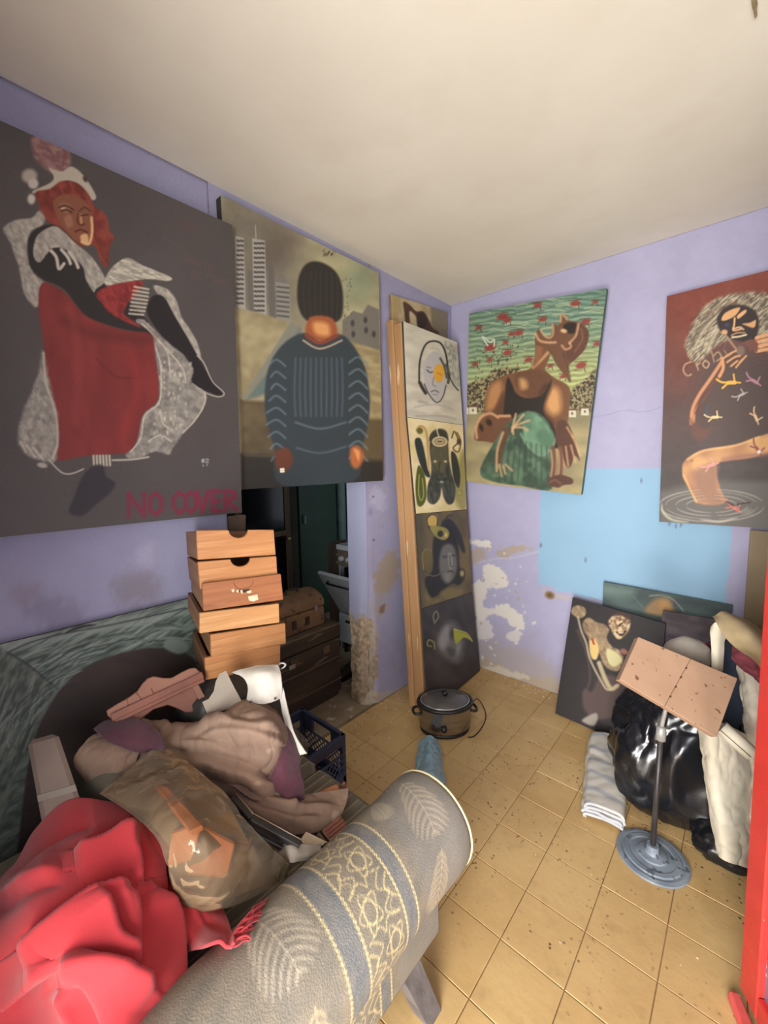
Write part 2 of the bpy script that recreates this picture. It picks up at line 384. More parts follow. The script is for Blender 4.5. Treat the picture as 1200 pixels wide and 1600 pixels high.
# left wall: the crumbling pier beside the opening wraps round its corner
YE, WT = -0.93, 0.15
s_ = np.concatenate([np.linspace(-0.16, -0.05, 16), np.linspace(-0.045, 0.07, 24), np.linspace(0.076, 0.93, 110)])
z_ = np.linspace(0, H, 340)
S2, Z2 = np.meshgrid(s_, z_)
GX = np.where(S2 < 0, S2, 0); GY = np.where(S2 < 0, YE, YE + S2)
edge = np.exp(-(S2 / 0.045) ** 2); lowz = np.clip((0.95 - Z2) / 0.5, 0, 1); lowj = np.clip((0.66 - Z2) / 0.2, 0, 1)
P3 = np.stack([GX * 1.0, GY, Z2], -1)
r1 = fbm(P3 * 22 + 3, 3); r2 = fbm(P3 * 7 + 9, 2)
bite = edge * lowz * (0.020 + 0.05 * r2) + edge * 0.006
lump = lowj * np.clip(1 - np.maximum(S2, 0) / 0.10, 0, 1) * (r1 - 0.5) * 0.05
GX = GX - bite * 0.7 + lump * (S2 >= 0) - 0.0; GY = GY + bite * 0.8 - lump * (S2 < 0) * 1.0
GXc = GX + np.where((S2 >= 0.06), 0.004 * (r2 - 0.5), 0)
G = np.stack([GXc, GY, Z2], -1)
A = Art(*[q.reshape(S2.shape) for q in proj(np.stack([np.where(S2 < 0, S2, 0), np.where(S2 < 0, YE, YE + S2), Z2], -1).reshape(-1, 3))], LIL)
A.mott(6, 0.02, 3); A.mott(5, 0.09, 5)
jam = (S2 < 0); A.C[jam] = A.C[jam] * 0.5 + np.array((168, 176, 200)) * 0.5
mk_ = np.clip((lowj * 1.25 * np.clip(1 - np.maximum(S2 - 0.02, 0) / 0.085, 0, 1) + (r1 - 0.5) * 1.6 - 0.35) * 4, 0, 1)[..., None]
rb = np.array((176, 156, 130)) + (fbm(P3 * 60, 2)[..., None] - 0.5) * 90 * np.array((1, 0.95, 0.85))
A.C[:] = A.C * (1 - mk_) + rb * mk_
A.fill([(585, 900), (600, 872), (616, 862), (624, 880), (618, 905), (606, 925), (590, 922)], (172, 156, 136), 4, 0.85, wob=9)
A.fill([(580, 935), (600, 925), (606, 950), (590, 970), (578, 960)], (176, 166, 158), 4, 0.5, wob=8)
A.fill([(593, 952), (601, 943), (600, 956), (594, 958)], (140, 112, 92), 1.5, 0.9, wob=2)
A.fill([(572, 1095), (600, 1082), (630, 1074), (640, 1098), (600, 1105), (575, 1108)], (190, 180, 166), 3, 0.8, wob=8)
A.fill([(578, 985), (590, 980), (586, 1020), (580, 1080), (570, 1060)], (188, 178, 165), 3, 0.7, wob=8)
A.fill([(584, 760), (596, 765), (602, 790), (592, 800), (580, 780)], (196, 196, 222), 4, 0.7, wob=6)
A.ell(579, 800, 3, 5, (135, 138, 170), 0, 2, 0.7)
for q in [(583, 776), (584, 844), (658, 700)]: A.ell(q[0], q[1], 1.2, 1.2, (60, 56, 60))
wl = mesh('wall_left', G, gridF(len(s_), len(z_)), MT['plaster_paint'], None, True, origin=(0, 0, 0)); struct(wl)
set_paint(wl, np.clip(lin(np.clip(A.C, 0, 255).reshape(-1, 3)) * 0.86, 0, 1))
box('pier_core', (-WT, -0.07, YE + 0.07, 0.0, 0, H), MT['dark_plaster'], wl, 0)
# near stretch of the same wall, left of the opening
nu, nv = 160, 150
G = panel_grid([(0, -3.3, H), (0, -1.80, H), (0, -1.80, 0), (0, -3.3, 0)], nu, nv)
PX_, PY_ = proj(G.reshape(-1, 3)); A = Art(PX_.reshape(nv, nu), PY_.reshape(nv, nu), LIL); A.mott(5, 0.01, 8); A.mott(4, 0.05, 2)
A.fill([(180, 905), (230, 893), (250, 915), (235, 940), (190, 945)], (146, 138, 150), 12, 0.75, wob=14)
A.fill([(60, 930), (110, 940), (130, 965), (90, 985), (40, 960)], (140, 134, 158), 12, 0.6, wob=14)
A.fill([(20, 918), (60, 912), (50, 940), (20, 945)], (150, 138, 150), 8, 0.5, wob=8)
A.fill([(215, 860), (240, 850), (235, 885), (215, 880)], (190, 188, 215), 8, 0.6, wob=8)
wn = mesh('near_wall_face', G, gridF(nu, nv), MT['plaster_paint'], wl, True)
set_paint(wn, np.clip(lin(np.clip(A.C, 0, 255).reshape(-1, 3)) * 0.86, 0, 1))
md = wn.modifiers.new('t', 'SOLIDIFY'); md.thickness = WT; md.offset = -1
box('lintel', (-WT, 0.0, -1.80, YE, 2.05, H), MT['plain_lilac'], wl, 0)
struct(box('ceiling', (-0.15, 2.35, -3.35, 0.12, H, H + 0.1), MT['ceiling_plaster'], None, 0))
wr = struct(box('wall_right', (2.2, 2.32, -2.2, 0.0, 0, H), MT['plain_lilac'], None, 0))
box('wall_right_lintel', (2.2, 2.32, -3.15, -2.2, 2.1, H), MT['plain_lilac'], wr, 0)
wf = struct(box('wall_front', (2.05, 2.32, -3.3, -3.15, 0, H), MT['plain_lilac'], None, 0))
box('wall_front_left', (0, 1.25, -3.3, -3.15, 0, H), MT['plain_lilac'], wf, 0)  # unseen; widened to narrow the opening and keep door light off the heap
box('wall_front_lintel', (1.25, 2.05, -3.3, -3.15, 2.15, H), MT['plain_lilac'], wf, 0)

# floor of square cement tiles on a bed of grout
fl = struct(box('floor', (-0.02, 2.25, -3.4, 0.02, -0.08, -0.0035), MT['grout'], None, 0))
def tile_mat():
    m_, nt, b = nodes('cement_tile'); L = nt.links.new
    g = N_(nt, 'ShaderNodeNewGeometry'); oi = N_(nt, 'ShaderNodeObjectInfo')
    def nz(sc, det=3, off=0):
        n = N_(nt, 'ShaderNodeTexNoise'); n.inputs['Scale'].default_value = sc; n.inputs['Detail'].default_value = det
        if off:
            mp = N_(nt, 'ShaderNodeMapping'); mp.inputs['Location'].default_value = (off, off, 0); L(g.outputs['Position'], mp.inputs[0]); L(mp.outputs[0], n.inputs['Vector'])
        else: L(g.outputs['Position'], n.inputs['Vector'])
        return n.outputs[0]
    def mr(o, a, c):
        n = N_(nt, 'ShaderNodeMapRange'); n.inputs[1].default_value = a; n.inputs[2].default_value = c; L(o, n.inputs[0]); return n.outputs[0]
    def mix(f, a, c):
        n = N_(nt, 'ShaderNodeMixRGB')
        for k, v in ((0, f), (1, a), (2, c)):
            if hasattr(v, 'links'): L(v, n.inputs[k])
            else: n.inputs[k].default_value = v
        return n.outputs[0]
    c = mix(mr(nz(3.5), 0.35, 0.65), rgba((206, 172, 116)), rgba((190, 154, 100)))
    hs = mix(oi.outputs['Random'], c, rgba((212, 182, 130))); c = mix(0.35, c, hs)
    c = mix(mr(nz(16, 4, 3), 0.55, 0.95), c, rgba((172, 140, 94)))
    v = N_(nt, 'ShaderNodeTexVoronoi'); v.inputs['Scale'].default_value = 55; v.inputs['Randomness'].default_value = 1; L(g.outputs['Position'], v.inputs['Vector'])
    sp = mr(v.outputs['Distance'], 0.28, 0.18)
    pr = mr(nz(2.6, 3, 7), 0.46, 0.56); pr2 = mr(nz(30, 1, 5), 0.5, 0.57)
    m1 = N_(nt, 'ShaderNodeMath', operation='MULTIPLY'); L(sp, m1.inputs[0]); L(pr, m1.inputs[1])
    m2 = N_(nt, 'ShaderNodeMath', operation='MULTIPLY'); L(m1.outputs[0], m2.inputs[0]); L(pr2, m2.inputs[1])
    c = mix(m2.outputs[0], c, rgba((104, 76, 48)))
    c = mix(mr(nz(75, 2, 11), 0.76, 0.8), c, rgba((225, 214, 196)))
    L(c, b.inputs['Base Color']); b.inputs['Roughness'].default_value = 0.5; b.inputs['Specular IOR Level'].default_value = 0.35
    bp = N_(nt, 'ShaderNodeBump'); bp.inputs['Strength'].default_value = 0.12; bp.inputs['Distance'].default_value = 0.01; L(nz(25, 4), bp.inputs['Height']); L(bp.outputs[0], b.inputs['Normal'])
    MT['cement_tile'] = m_
tile_mat()
TS = 0.1999; g_ = 0.0013; proto = None
for i in range(11):
    for j in range(16):
        x0 = i * TS; y0 = 0.029 - (j + 1) * TS
        if proto is None:
            a = TS - 2 * g_; b_ = 0.0015
            V = [(0, 0, -.01), (a, 0, -.01), (a, a, -.01), (0, a, -.01), (0, 0, -b_), (a, 0, -b_), (a, a, -b_), (0, a, -b_), (b_, b_, 0), (a - b_, b_, 0), (a - b_, a - b_, 0), (b_, a - b_, 0)]
            Ft = [(0, 3, 2, 1), (0, 1, 5, 4), (1, 2, 6, 5), (2, 3, 7, 6), (3, 0, 4, 7), (4, 5, 9, 8), (5, 6, 10, 9), (6, 7, 11, 10), (7, 4, 8, 11), (8, 9, 10, 11)]
            proto = mesh('tile', V, Ft, MT['cement_tile'], fl, origin=(0, 0, 0)); t = proto
        else: t = proto.copy(); COL.objects.link(t)
        t.location = (x0 + g_ - wloc(fl)[0], y0 + g_ - wloc(fl)[1], random.uniform(-0.0012, 0.0) - wloc(fl)[2])
        t.rotation_euler = (random.uniform(-.002, .002), random.uniform(-.002, .002), 0)
# crumbs of fallen plaster along the walls
mb = MB()
def crumb(x, y, r):
    n = random.randint(4, 6); V = [(x + r * math.cos(6.28 * k / n + random.random()), y + r * math.sin(6.28 * k / n), 0) for k in range(n)] + [(x, y, r * random.uniform(.5, 1))]
    mb.add(V, [(k, (k + 1) % n, n) for k in range(n)])
for k in range(230):
    t = random.random(); w = random.random() ** 2
    if k % 2: crumb(0.02 + w * 0.28, -1.25 + t * 0.75, random.uniform(.002, .009))
    else: crumb(0.28 + t * 0.6, -0.01 - w * 0.12, random.uniform(.002, .007))
for k in range(50): crumb(random.uniform(.2, 1.7), random.uniform(-1.9, -.2), random.uniform(.0015, .004))
mk('crumb', (214, 200, 180), (180, 160, 132), 30, 0.95, 0)
tagp(mb.build('plaster_crumbs', MT['crumb']), 'crumbs of fallen plaster scattered on the tiles along the walls', 'debris', kind='stuff')
# a strip of torn paint hanging from the ceiling
mk('dark_flake', (112, 96, 66), (150, 132, 100), 20, 0.9, 0.3)
p = [at(1177, -14, 2, H)]; p = [p[0], p[0] + [0.003, 0.012, -0.02], p[0] + [0.006, 0.03, -0.045]]
p0 = at(1176, -20, 2, H - 0.001); p1 = at(1181, 28, 2, H - 0.012)
wv = nrm(np.cross(p1 - p0, [0, 0, 1])) * 0.006
V = []
for k in range(9):
    t = k / 8; c = p0 + (p1 - p0) * t; q = wv * (1.0 - 0.55 * t) * (0.8 + 0.4 * _T[k]); V += [c - q, c + q * (0.7 + 0.5 * _T[k + 20]) + [0, 0, 0.003]]
o = mesh('paint_flake', V, [(2 * k, 2 * k + 1, 2 * k + 3, 2 * k + 2) for k in range(8)], MT['dark_flake']); o.modifiers.new('t', 'SOLIDIFY').thickness = 0.0015
tagp(o, 'thin dark strip of torn paint hanging from the ceiling', 'paint flake')
# ---------------------------------------------------------------- kitchen seen through the opening
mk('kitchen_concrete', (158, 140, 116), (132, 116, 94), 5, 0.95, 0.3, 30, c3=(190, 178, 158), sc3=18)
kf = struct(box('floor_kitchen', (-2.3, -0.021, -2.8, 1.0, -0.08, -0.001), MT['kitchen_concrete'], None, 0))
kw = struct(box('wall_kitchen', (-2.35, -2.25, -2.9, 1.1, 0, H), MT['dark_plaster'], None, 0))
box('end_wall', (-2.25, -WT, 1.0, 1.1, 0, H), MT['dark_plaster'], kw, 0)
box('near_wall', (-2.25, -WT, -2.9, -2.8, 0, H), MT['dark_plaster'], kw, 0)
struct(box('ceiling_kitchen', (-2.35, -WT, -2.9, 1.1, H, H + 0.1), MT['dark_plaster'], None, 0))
mk('green_gloss', (24, 62, 40), (18, 48, 32), 4, 0.5, 0.1); mk('old_wood', (112, 92, 68), (84, 68, 50), 10, 0.8, 0.3, 50, stretch=(1, 1, 0.15))
mk('pale_green', (120, 150, 142), (96, 122, 116), 6, 0.7, 0.2); mk('smoky_glass', (20, 22, 24), None, rough=0.15, bump=0)
t = thing('green_door', 'dark green flat door leaf behind the glazed timber screen in the dim kitchen', 'door', (-1.5, -0.1, 0))
box('leaf', (-1.54, -1.50, -0.30, 0.17, 0.03, 2.05), MT['green_gloss'], t)
box('handle', (-1.50, -1.47, -0.262, -0.245, 0.98, 1.06), MT['pale_green'], t, 0.002)
t = thing('glazed_screen', 'worn timber framed glazed screen with dark panes in the dim kitchen', 'screen', (-1.3, -0.8, 0))
for nm, b in [('stile', (-1.33, -1.29, -0.60, -0.555, 0, 2.1)), ('stile', (-1.33, -1.29, -1.05, -1.01, 0, 2.1)), ('rail', (-1.33, -1.29, -1.01, -0.60, 0.93, 0.975)), ('rail', (-1.33, -1.29, -1.01, -0.60, 2.05, 2.1)), ('rail', (-1.33, -1.29, -1.01, -0.60, 0.02, 0.12))]:
    box(nm, b, MT['old_wood'], t)
box('pane', (-1.315, -1.308, -1.01, -0.60, 0.975, 2.05), MT['smoky_glass'], t, 0); box('pane', (-1.315, -1.308, -1.01, -0.60, 0.12, 0.93), MT['smoky_glass'], t, 0)
V, F = lathe([(0, 0), (.012, .002), (.016, .02), (.012, .03), (0, .032)], 12); V = V @ np.array([[0, 0, 1], [0, 1, 0], [1, 0, 0]]).T + np.array([-1.29, -0.585, 0.90])
mk('brass', (190, 170, 120), rough=0.35, metal=0.6, bump=0); mesh('knob', V, F, MT['brass'], t, True)
V, F = lathe([(0.055, 0), (0.055, 1.9)], 20, c=(-1.75, 0.46, 0.3)); tagp(mesh('kitchen_pillar', np.concatenate([V]), F, MT['pale_green'], None, True), 'pale green round pillar standing behind the white stove', 'pillar')
# tall dark cupboard side left of the stove
mk('cupboard_wood', (92, 74, 60), (70, 56, 46), 8, 0.8, 0.3, stretch=(1, 1, .2))
t = thing('narrow_cupboard', 'narrow dark wooden cupboard standing left of the white stove', 'cupboard', (-0.86, -0.2, 0))
box('body', (-0.93, -0.75, -0.44, 0.05, 0.0, 0.885), MT['cupboard_wood'], t); box('door', (-0.925, -0.755, -0.452, -0.441, 0.03, 0.86), MT['cupboard_wood'], t)
for zz in (0.80, 0.735): box('drawer_pull', (-0.80, -0.757, -0.472, -0.454, zz, zz + 0.012), MT['brass'], t, 0.001)
# stove
mk('white_enamel', (196, 200, 204), (176, 180, 184), 5, 0.35, 0.05, coat=0.3); mk('oven_dark', (14, 14, 15), rough=0.3, bump=0); mk('steel', (176, 176, 176), rough=0.3, metal=0.8, bump=0)
st = thing('stove', 'white enamel stove with its oven door hanging open beyond the doorway', 'stove', (-0.46, -0.2, 0))
x0, x1, yf = -0.735, -0.19, -0.50
box('side_panel', (x0, x0 + 0.012, yf, 0.06, 0.04, 0.87), MT['white_enamel'], st); box('side_panel', (x1 - 0.012, x1, yf, 0.06, 0.04, 0.87), MT['white_enamel'], st)
box('back_panel', (x0, x1, 0.05, 0.062, 0.04, 0.87), MT['white_enamel'], st)
box('oven_cavity', (x0 + 0.03, x1 - 0.03, yf + 0.03, 0.03, 0.36, 0.71), MT['oven_dark'], st)
ct = box('cooktop', (x0 - 0.004, x1 + 0.004, yf - 0.02, 0.062, 0.865, 0.905), MT['white_enamel'], st)
for bx_ in (-0.60, -0.33):
    for by_ in (-0.36, -0.10):
        mb = MB(); mb.tube([(bx_ - .09, by_, .925), (bx_ + .09, by_, .925)], .005).tube([(bx_, by_ - .09, .925), (bx_, by_ + .09, .925)], .005)
        for a in range(4): mb.tube([(bx_ + .09 * math.cos(a * PI / 2), by_ + .09 * math.sin(a * PI / 2), .925), (bx_ + .095 * math.cos(a * PI / 2), by_ + .095 * math.sin(a * PI / 2), .903)], .005)
        mb.build('burner_grate', MT['oven_dark'], st)
V, F = lathe([(0, 0), (.05, 0), (.062, .05), (.058, .052), (.045, .006), (0, .004)], 20, c=(-0.60, -0.36, 0.93)); tagp(mesh('small_pan', V, F, MT['steel'], None, True), 'small bright metal pan on top of the white stove', 'pan')
mk('panel_brown', (120, 108, 92), (104, 92, 78), 6, 0.5, 0.1)
cp = box('control_panel', (x0, x1, yf - 0.012, yf + 0.02, 0.735, 0.865), MT['panel_brown'], st)
for kx in (-0.68, -0.60, -0.52, -0.44, -0.36, -0.28):
    V, F = lathe([(0, .03), (.018, .028), (.022, .0)], 14); V = np.stack([V[:, 0], -V[:, 2], V[:, 1]], 1) + np.array([kx, yf - 0.012, 0.795]); mesh('knob', V, F, MT['white_enamel'], cp, True)
hx = yf - 0.004; tip = at(495, 895, 0, x0 + 0.0)
dv = np.array([0, tip[1] - hx, tip[2] - 0.352]); dn = nrm(np.cross([1, 0, 0], dv)) 
c0 = np.array([x0, hx, 0.352]); c1 = np.array([x1, hx, 0.352])
od = quadbox('oven_door', [c0 + dv, c1 + dv, c1, c0], -dn if dn[1] > 0 else dn, 0.03, MT['white_enamel'], st, 0.005)
mb = MB(); nn = dn if dn[1] < 0 else -dn; a = c0 + dv * 0.84 + [0.09, 0, 0] + nn * 0.025; b = c1 + dv * 0.84 - [0.09, 0, 0] + nn * 0.025
mb.tube([a - nn * .025, a, b, b - nn * .025], 0.007); mb.build('door_handle', MT['oven_dark'], od, True)
wd = box('warming_drawer', (x0, x1, yf - 0.012, yf + 0.2, 0.10, 0.335), MT['white_enamel'], st)
box('drawer_slot', (x0 + 0.08, x1 - 0.08, yf - 0.016, yf - 0.010, 0.275, 0.295), MT['oven_dark'], wd, 0)
for fx in (x0 + 0.03, x1 - 0.03):
    for fy in (yf + 0.03, 0.03): V, F = lathe([(.015, 0), (.015, .1)], 10, c=(fx, fy, 0)); mesh('foot', V, F, MT['oven_dark'], st, True)
# a dark boot on the kitchen floor
mk('dark_leather', (62, 52, 44), (46, 38, 32), 12, 0.6, 0.3)
b0 = at(543, 1056, 2, 0.0); sh = thing('boot', 'dark worn shoe lying on the kitchen floor beside the chest', 'shoe', b0)
pts = [b0 + [-.02, .13, .05], b0 + [-.01, .09, .055], b0 + [0, .03, .045], b0 + [.005, -.04, .034], b0 + [.008, -.09, .03]]
tube('upper', crv(pts, 4), np.concatenate([np.linspace(.045, .042, 9), np.linspace(.04, .02, 8)]), MT['dark_leather'], sh, 12)
box('sole', (b0[0] - .04, b0[0] + .045, b0[1] - .10, b0[1] + .16, 0.0, .015), MT['oven_dark'], sh, 0.006)

# ---------------------------------------------------------------- chest and suitcase in the opening
mk('chest_wood', (74, 60, 48), (54, 44, 36), 9, 0.75, 0.4, 50, stretch=(1, .2, 1), c3=(104, 90, 72), sc3=25)
mk('chest_top', (112, 98, 76), (84, 72, 56), 8, 0.85, 0.35, 40); mk('strip_wood', (104, 84, 64), (84, 66, 50), 12, 0.7, 0.3, stretch=(1, .15, 1))
ch = thing('wooden_chest', 'large dark wooden chest with pale strips standing in the opening', 'chest', (-0.5, -1.24, 0))
X, Y0, Y1, ZT = -0.26, -1.56, -0.925, 0.50
box('body', (-0.72, X, Y0, Y1, 0.03, 0.40), MT['chest_wood'], ch, 0.008); box('lid', (-0.725, X + .006, Y0 - .004, Y1 + .004, 0.408, ZT - .012), MT['chest_wood'], ch, 0.01)
box('lid_top', (-0.72, X + .002, Y0, Y1, ZT - .012, ZT), MT['chest_top'], ch, 0.004); box('base', (-0.70, X - .01, Y0 + .02, Y1 - .02, 0, 0.03), MT['chest_wood'], ch, 0.004)
for zz in (0.115, 0.27): box('strip', (X - .004, X + .006, Y0, Y1, zz, zz + .010), MT['strip_wood'], ch, 0.002)
for yy in (-1.08, -1.33): box('latch', (X, X + .012, yy, yy + .05, 0.335, 0.385), MT['old_wood'], ch, 0.003); 
box('hasp', (X + .006, X + .016, -1.345, -1.30, 0.335, 0.36), MT['steel'], ch, 0.002)
mk('case_tan', (134, 104, 74), (108, 82, 58), 10, 0.75, 0.35, 40, c3=(84, 60, 42), sc3=22)
sc_ = thing('small_case', 'small old tan suitcase with domed lid on top of the dark chest', 'suitcase', (-0.45, -1.2, ZT))
fx, ya, yb = -0.31, -1.36, -1.005
box('body', (-0.58, fx, ya, yb, ZT, ZT + 0.125), MT['case_tan'], sc_, 0.014)
prof = [(fx, ZT + .13), (fx - .004, ZT + .17), (fx - .03, ZT + .20), (fx - .08, ZT + .222), (fx - .14, ZT + .228), (fx - .20, ZT + .215), (fx - .25, ZT + .185), (fx - .27, ZT + .13)]
V = [(x, ya, z) for x, z in prof] + [(x, yb, z) for x, z in prof]; n = len(prof)
o = mesh('lid', V, [tuple(range(n)), tuple(range(2 * n - 1, n - 1, -1))] + [(i, i + n, (i + 1) % n + n, (i + 1) % n) for i in range(n)], MT['case_tan'], sc_)
bm = bmesh.new(); bm.from_mesh(o.data); bmesh.ops.recalc_face_normals(bm, faces=bm.faces); bm.to_mesh(o.data); bm.free(); bev(o, 0.012, 2)
for yy in (-1.27, -1.17): box('patch', (fx - .001, fx + .003, yy, yy + .035, ZT + .04, ZT + .095), MT['dark_leather'], sc_, 0.001)
box('clasp', (fx, fx + .012, -1.10, -1.075, ZT + .115, ZT + .15), MT['steel'], sc_, 0.002)
tube('handle', crv([(fx - .12, -1.22, ZT + .228), (fx - .12, -1.215, ZT + .25), (fx - .12, -1.14, ZT + .25), (fx - .12, -1.135, ZT + .228)], 5), 0.006, MT['dark_leather'], sc_)
# ---------------------------------------------------------------- paintings
mk('canvas_edge_dark', (62, 56, 54), (48, 44, 42), 20, 0.85, 0.2); mk('canvas_edge_green', (92, 118, 104), (70, 92, 84), 20, 0.85, 0.2)
mk('canvas_edge_tan', (150, 128, 104), (118, 92, 78), 20, 0.85, 0.2); mk('canvas_edge_pale', (196, 180, 178), (150, 132, 130), 20, 0.85, 0.2)
FONT = {'N': [[(0, 1), (0, 0), (1, 1), (1, 0)]], 'O': [[(.5, 0), (0, .25), (0, .75), (.5, 1), (1, .75), (1, .25), (.5, 0)]], 'C': [[(1, .15), (.6, 0), (0, .3), (0, .7), (.6, 1), (1, .85)]],
        'V': [[(0, 0), (.5, 1), (1, 0)]], 'E': [[(1, 0), (0, 0), (0, 1), (1, 1)], [(0, .5), (.8, .5)]], 'R': [[(0, 1), (0, 0), (.8, .08), (.9, .35), (0, .5), (1, 1)]], 'J': [[(1, 0), (1, .8), (.5, 1), (0, .8)]],
        'A': [[(0, 1), (.5, 0), (1, 1)], [(.2, .65), (.8, .65)]], 'D': [[(0, 0), (0, 1), (.7, .9), (1, .5), (.7, .1), (0, 0)]], 'I': [[(.5, 0), (.5, 1)]], 'P': [[(0, 1), (0, 0), (.9, .1), (.9, .4), (0, .5)]],
        'K': [[(0, 0), (0, 1)], [(1, 0), (0, .55), (1, 1)]], '2': [[(0, .2), (.5, 0), (1, .25), (0, 1), (1, 1)]], 'X': [[(0, 0), (1, 1)], [(1, 0), (0, 1)]], '1': [[(.3, .2), (.6, 0), (.6, 1)]],
        '#': [[(.3, 0), (.2, 1)], [(.8, 0), (.7, 1)], [(0, .35), (1, .3)], [(0, .7), (1, .65)]],
        'r': [[(0, .4), (0, 1)], [(0, .65), (.35, .42), (.8, .45)]], 'o': [[(.5, .4), (.05, .65), (.25, .98), (.7, .98), (.9, .65), (.5, .4)]]}
def write(A, s, x, y, w, h, col, lw, dx, dy, a=0.9, soft=1.0, dry=0.4):
    for i, ch in enumerate(s):
        if ch == ' ': continue
        ox, oy = x + dx * i, y + dy * i
        for pl in FONT[ch]: A.line([(ox + px * w, oy + py * h + dy / dx * px * w) for px, py in pl], lw, col, soft, a, smooth=False, dry=dry)

def art_dancer(A):
    A.mott(5, 0.012, 1); A.mott(3, 0.4, 2, 0, 1)
    CR, GY_, RD, BK = (196, 186, 168), (158, 152, 142), (136, 52, 50), (44, 40, 40)
    lace = streak((138, 132, 124), (184, 176, 162), 60, 0.13, 2, 5, .25, .75)
    A.fill([(50, 216), (74, 209), (98, 219), (110, 243), (107, 262), (86, 271), (66, 260), (52, 242)], CR, 3, 0.9, tex=streak((132, 92, 94), (164, 124, 118), 30, .1, 2, 3))
    A.line([(60, 228), (78, 236), (84, 250)], 4, (112, 76, 80), 2, .7); A.line([(88, 222), (102, 236), (98, 258)], 5, (120, 76, 72), 2, .7)
    A.fill([(76, 262), (96, 268), (112, 260), (132, 276), (150, 306), (143, 312), (128, 292), (108, 282), (92, 288), (84, 296), (56, 302), (52, 298), (78, 286), (84, 276)], (184, 174, 156), 1.2)
    A.ell(133, 280, 3, 5, (70, 60, 56), -30); A.ell(46, 275, 12, 11, (172, 162, 150), 0, 3); A.ell(52, 287, 8, 8, (190, 182, 170), 0, 2); A.ell(49, 311, 6, 8, (196, 188, 176), 0, 2)
    A.fill([(56, 300), (78, 295), (96, 283), (120, 286), (138, 303), (147, 322), (160, 330), (168, 342), (172, 362), (179, 370), (172, 384), (170, 402), (168, 418), (158, 410), (147, 384), (120, 384), (96, 360), (80, 350), (66, 338), (60, 318)], RD, 1.5, tex=streak((140, 66, 54), (112, 46, 40), 70, .06, 2, 4))
    A.fill([(84, 312), (104, 303), (128, 311), (140, 324), (145, 345), (143, 366), (138, 382), (124, 380), (107, 367), (93, 346), (85, 328)], (132, 82, 60), 1.5)
    A.fill([(92, 322), (100, 316), (110, 322), (104, 334)], (158, 108, 84), 2, .7); A.fill([(100, 340), (110, 336), (114, 350), (106, 356)], (166, 116, 92), 2, .7)
    A.line([(143, 340), (144, 362), (139, 381), (128, 378)], 4, (222, 178, 128), 1.2); A.fill([(126, 368), (136, 366), (138, 380), (128, 379)], (226, 182, 132), 1.5, .9)
    A.line([(122, 334), (121, 346), (126, 352), (132, 350)], 2.2, (84, 46, 36)); A.line([(126, 336), (127, 348)], 3, (214, 160, 116), 1, .8); A.line([(92, 324), (102, 321), (115, 328)], 2.2, (70, 42, 36)); A.line([(124, 330), (132, 324), (141, 330)], 2.2, (80, 46, 38))
    A.line([(96, 330), (104, 328), (112, 332)], 2, (60, 38, 34)); A.line([(126, 337), (138, 335)], 2, (60, 38, 34)); A.line([(118, 362), (126, 359), (136, 363)], 3, (96, 40, 36)); A.line([(96, 326), (101, 325)], 1.6, (214, 190, 168))
    A.fill([(5, 357), (24, 344), (50, 340), (61, 328), (70, 340), (66, 352), (50, 360), (44, 376), (43, 402), (54, 428), (69, 442), (65, 462), (58, 480), (48, 474), (37, 456), (33, 436), (29, 416), (22, 398), (18, 382), (12, 372)], CR, 1.8, tex=lace, wob=1)
    A.fill([(70, 352), (88, 352), (104, 364), (118, 380), (142, 402), (166, 438), (200, 470), (236, 508), (236, 524), (200, 516), (168, 508), (132, 492), (100, 452), (66, 436), (48, 418), (44, 398), (44, 374), (54, 360)], BK, 1.5)
    A.fill([(52, 388), (60, 366), (84, 353), (100, 362), (116, 378), (142, 400), (160, 426), (164, 440), (150, 452), (146, 456), (134, 436), (130, 418), (114, 400), (98, 388), (82, 388), (74, 396), (62, 410), (54, 404)], CR, 1.2, tex=lace)
    for q in [[(80, 392), (88, 402), (92, 420), (100, 412)], [(96, 390), (106, 402), (110, 412)], [(108, 394), (118, 408), (122, 418)]]: A.line(q, 5, (196, 188, 172), 1.2)
    A.fill([(163, 443), (170, 424), (184, 410), (200, 403), (222, 414), (246, 424), (268, 434), (262, 439), (234, 436), (204, 440), (178, 448)], CR, 1.2, tex=streak((150, 146, 134), (202, 194, 176), 15, .1, 3, 6))
    A.fill([(150, 460), (166, 448), (200, 440), (224, 440), (214, 458), (200, 474), (194, 490), (206, 500), (220, 512), (190, 500), (168, 486), (158, 472)], RD, 1.5, tex=streak((150, 56, 54), (116, 40, 40), 50, .1, 2, 7))
    for i in range(8): t = i / 7; A.line([(210 + 10 * t - 18 * t, 448 + 42 * t), (232 - 2 * t - 6 * t * t, 452 + 40 * t)], 3.2, (198, 188, 168), 1, .9, dry=.4)
    A.fill([(240, 446), (262, 452), (276, 470), (284, 496), (298, 516), (310, 540), (314, 562), (306, 556), (290, 526), (270, 492), (248, 462)], CR, 1.4, tex=lace)
    A.fill([(240, 462), (256, 464), (272, 492), (292, 526), (310, 558), (326, 586), (346, 612), (343, 618), (328, 613), (298, 598), (302, 576), (272, 546), (246, 516), (230, 490), (232, 474)], (38, 34, 36), 1.2)
    A.line([(308, 556), (318, 566), (332, 596), (350, 614), (342, 620), (322, 614), (300, 599)], 1.6, (190, 182, 168), .8)
    A.fill([(236, 520), (212, 503), (226, 500), (254, 528), (284, 552), (302, 576), (300, 598), (320, 612), (322, 624), (312, 648), (288, 676), (270, 700), (264, 710), (240, 706), (216, 716), (196, 712), (214, 690), (222, 650), (246, 628), (248, 600), (243, 560)], CR, 1.6, wob=1.5, tex=streak((112, 108, 103), (168, 162, 150), 40, .14, 1, 9, .2, .8))
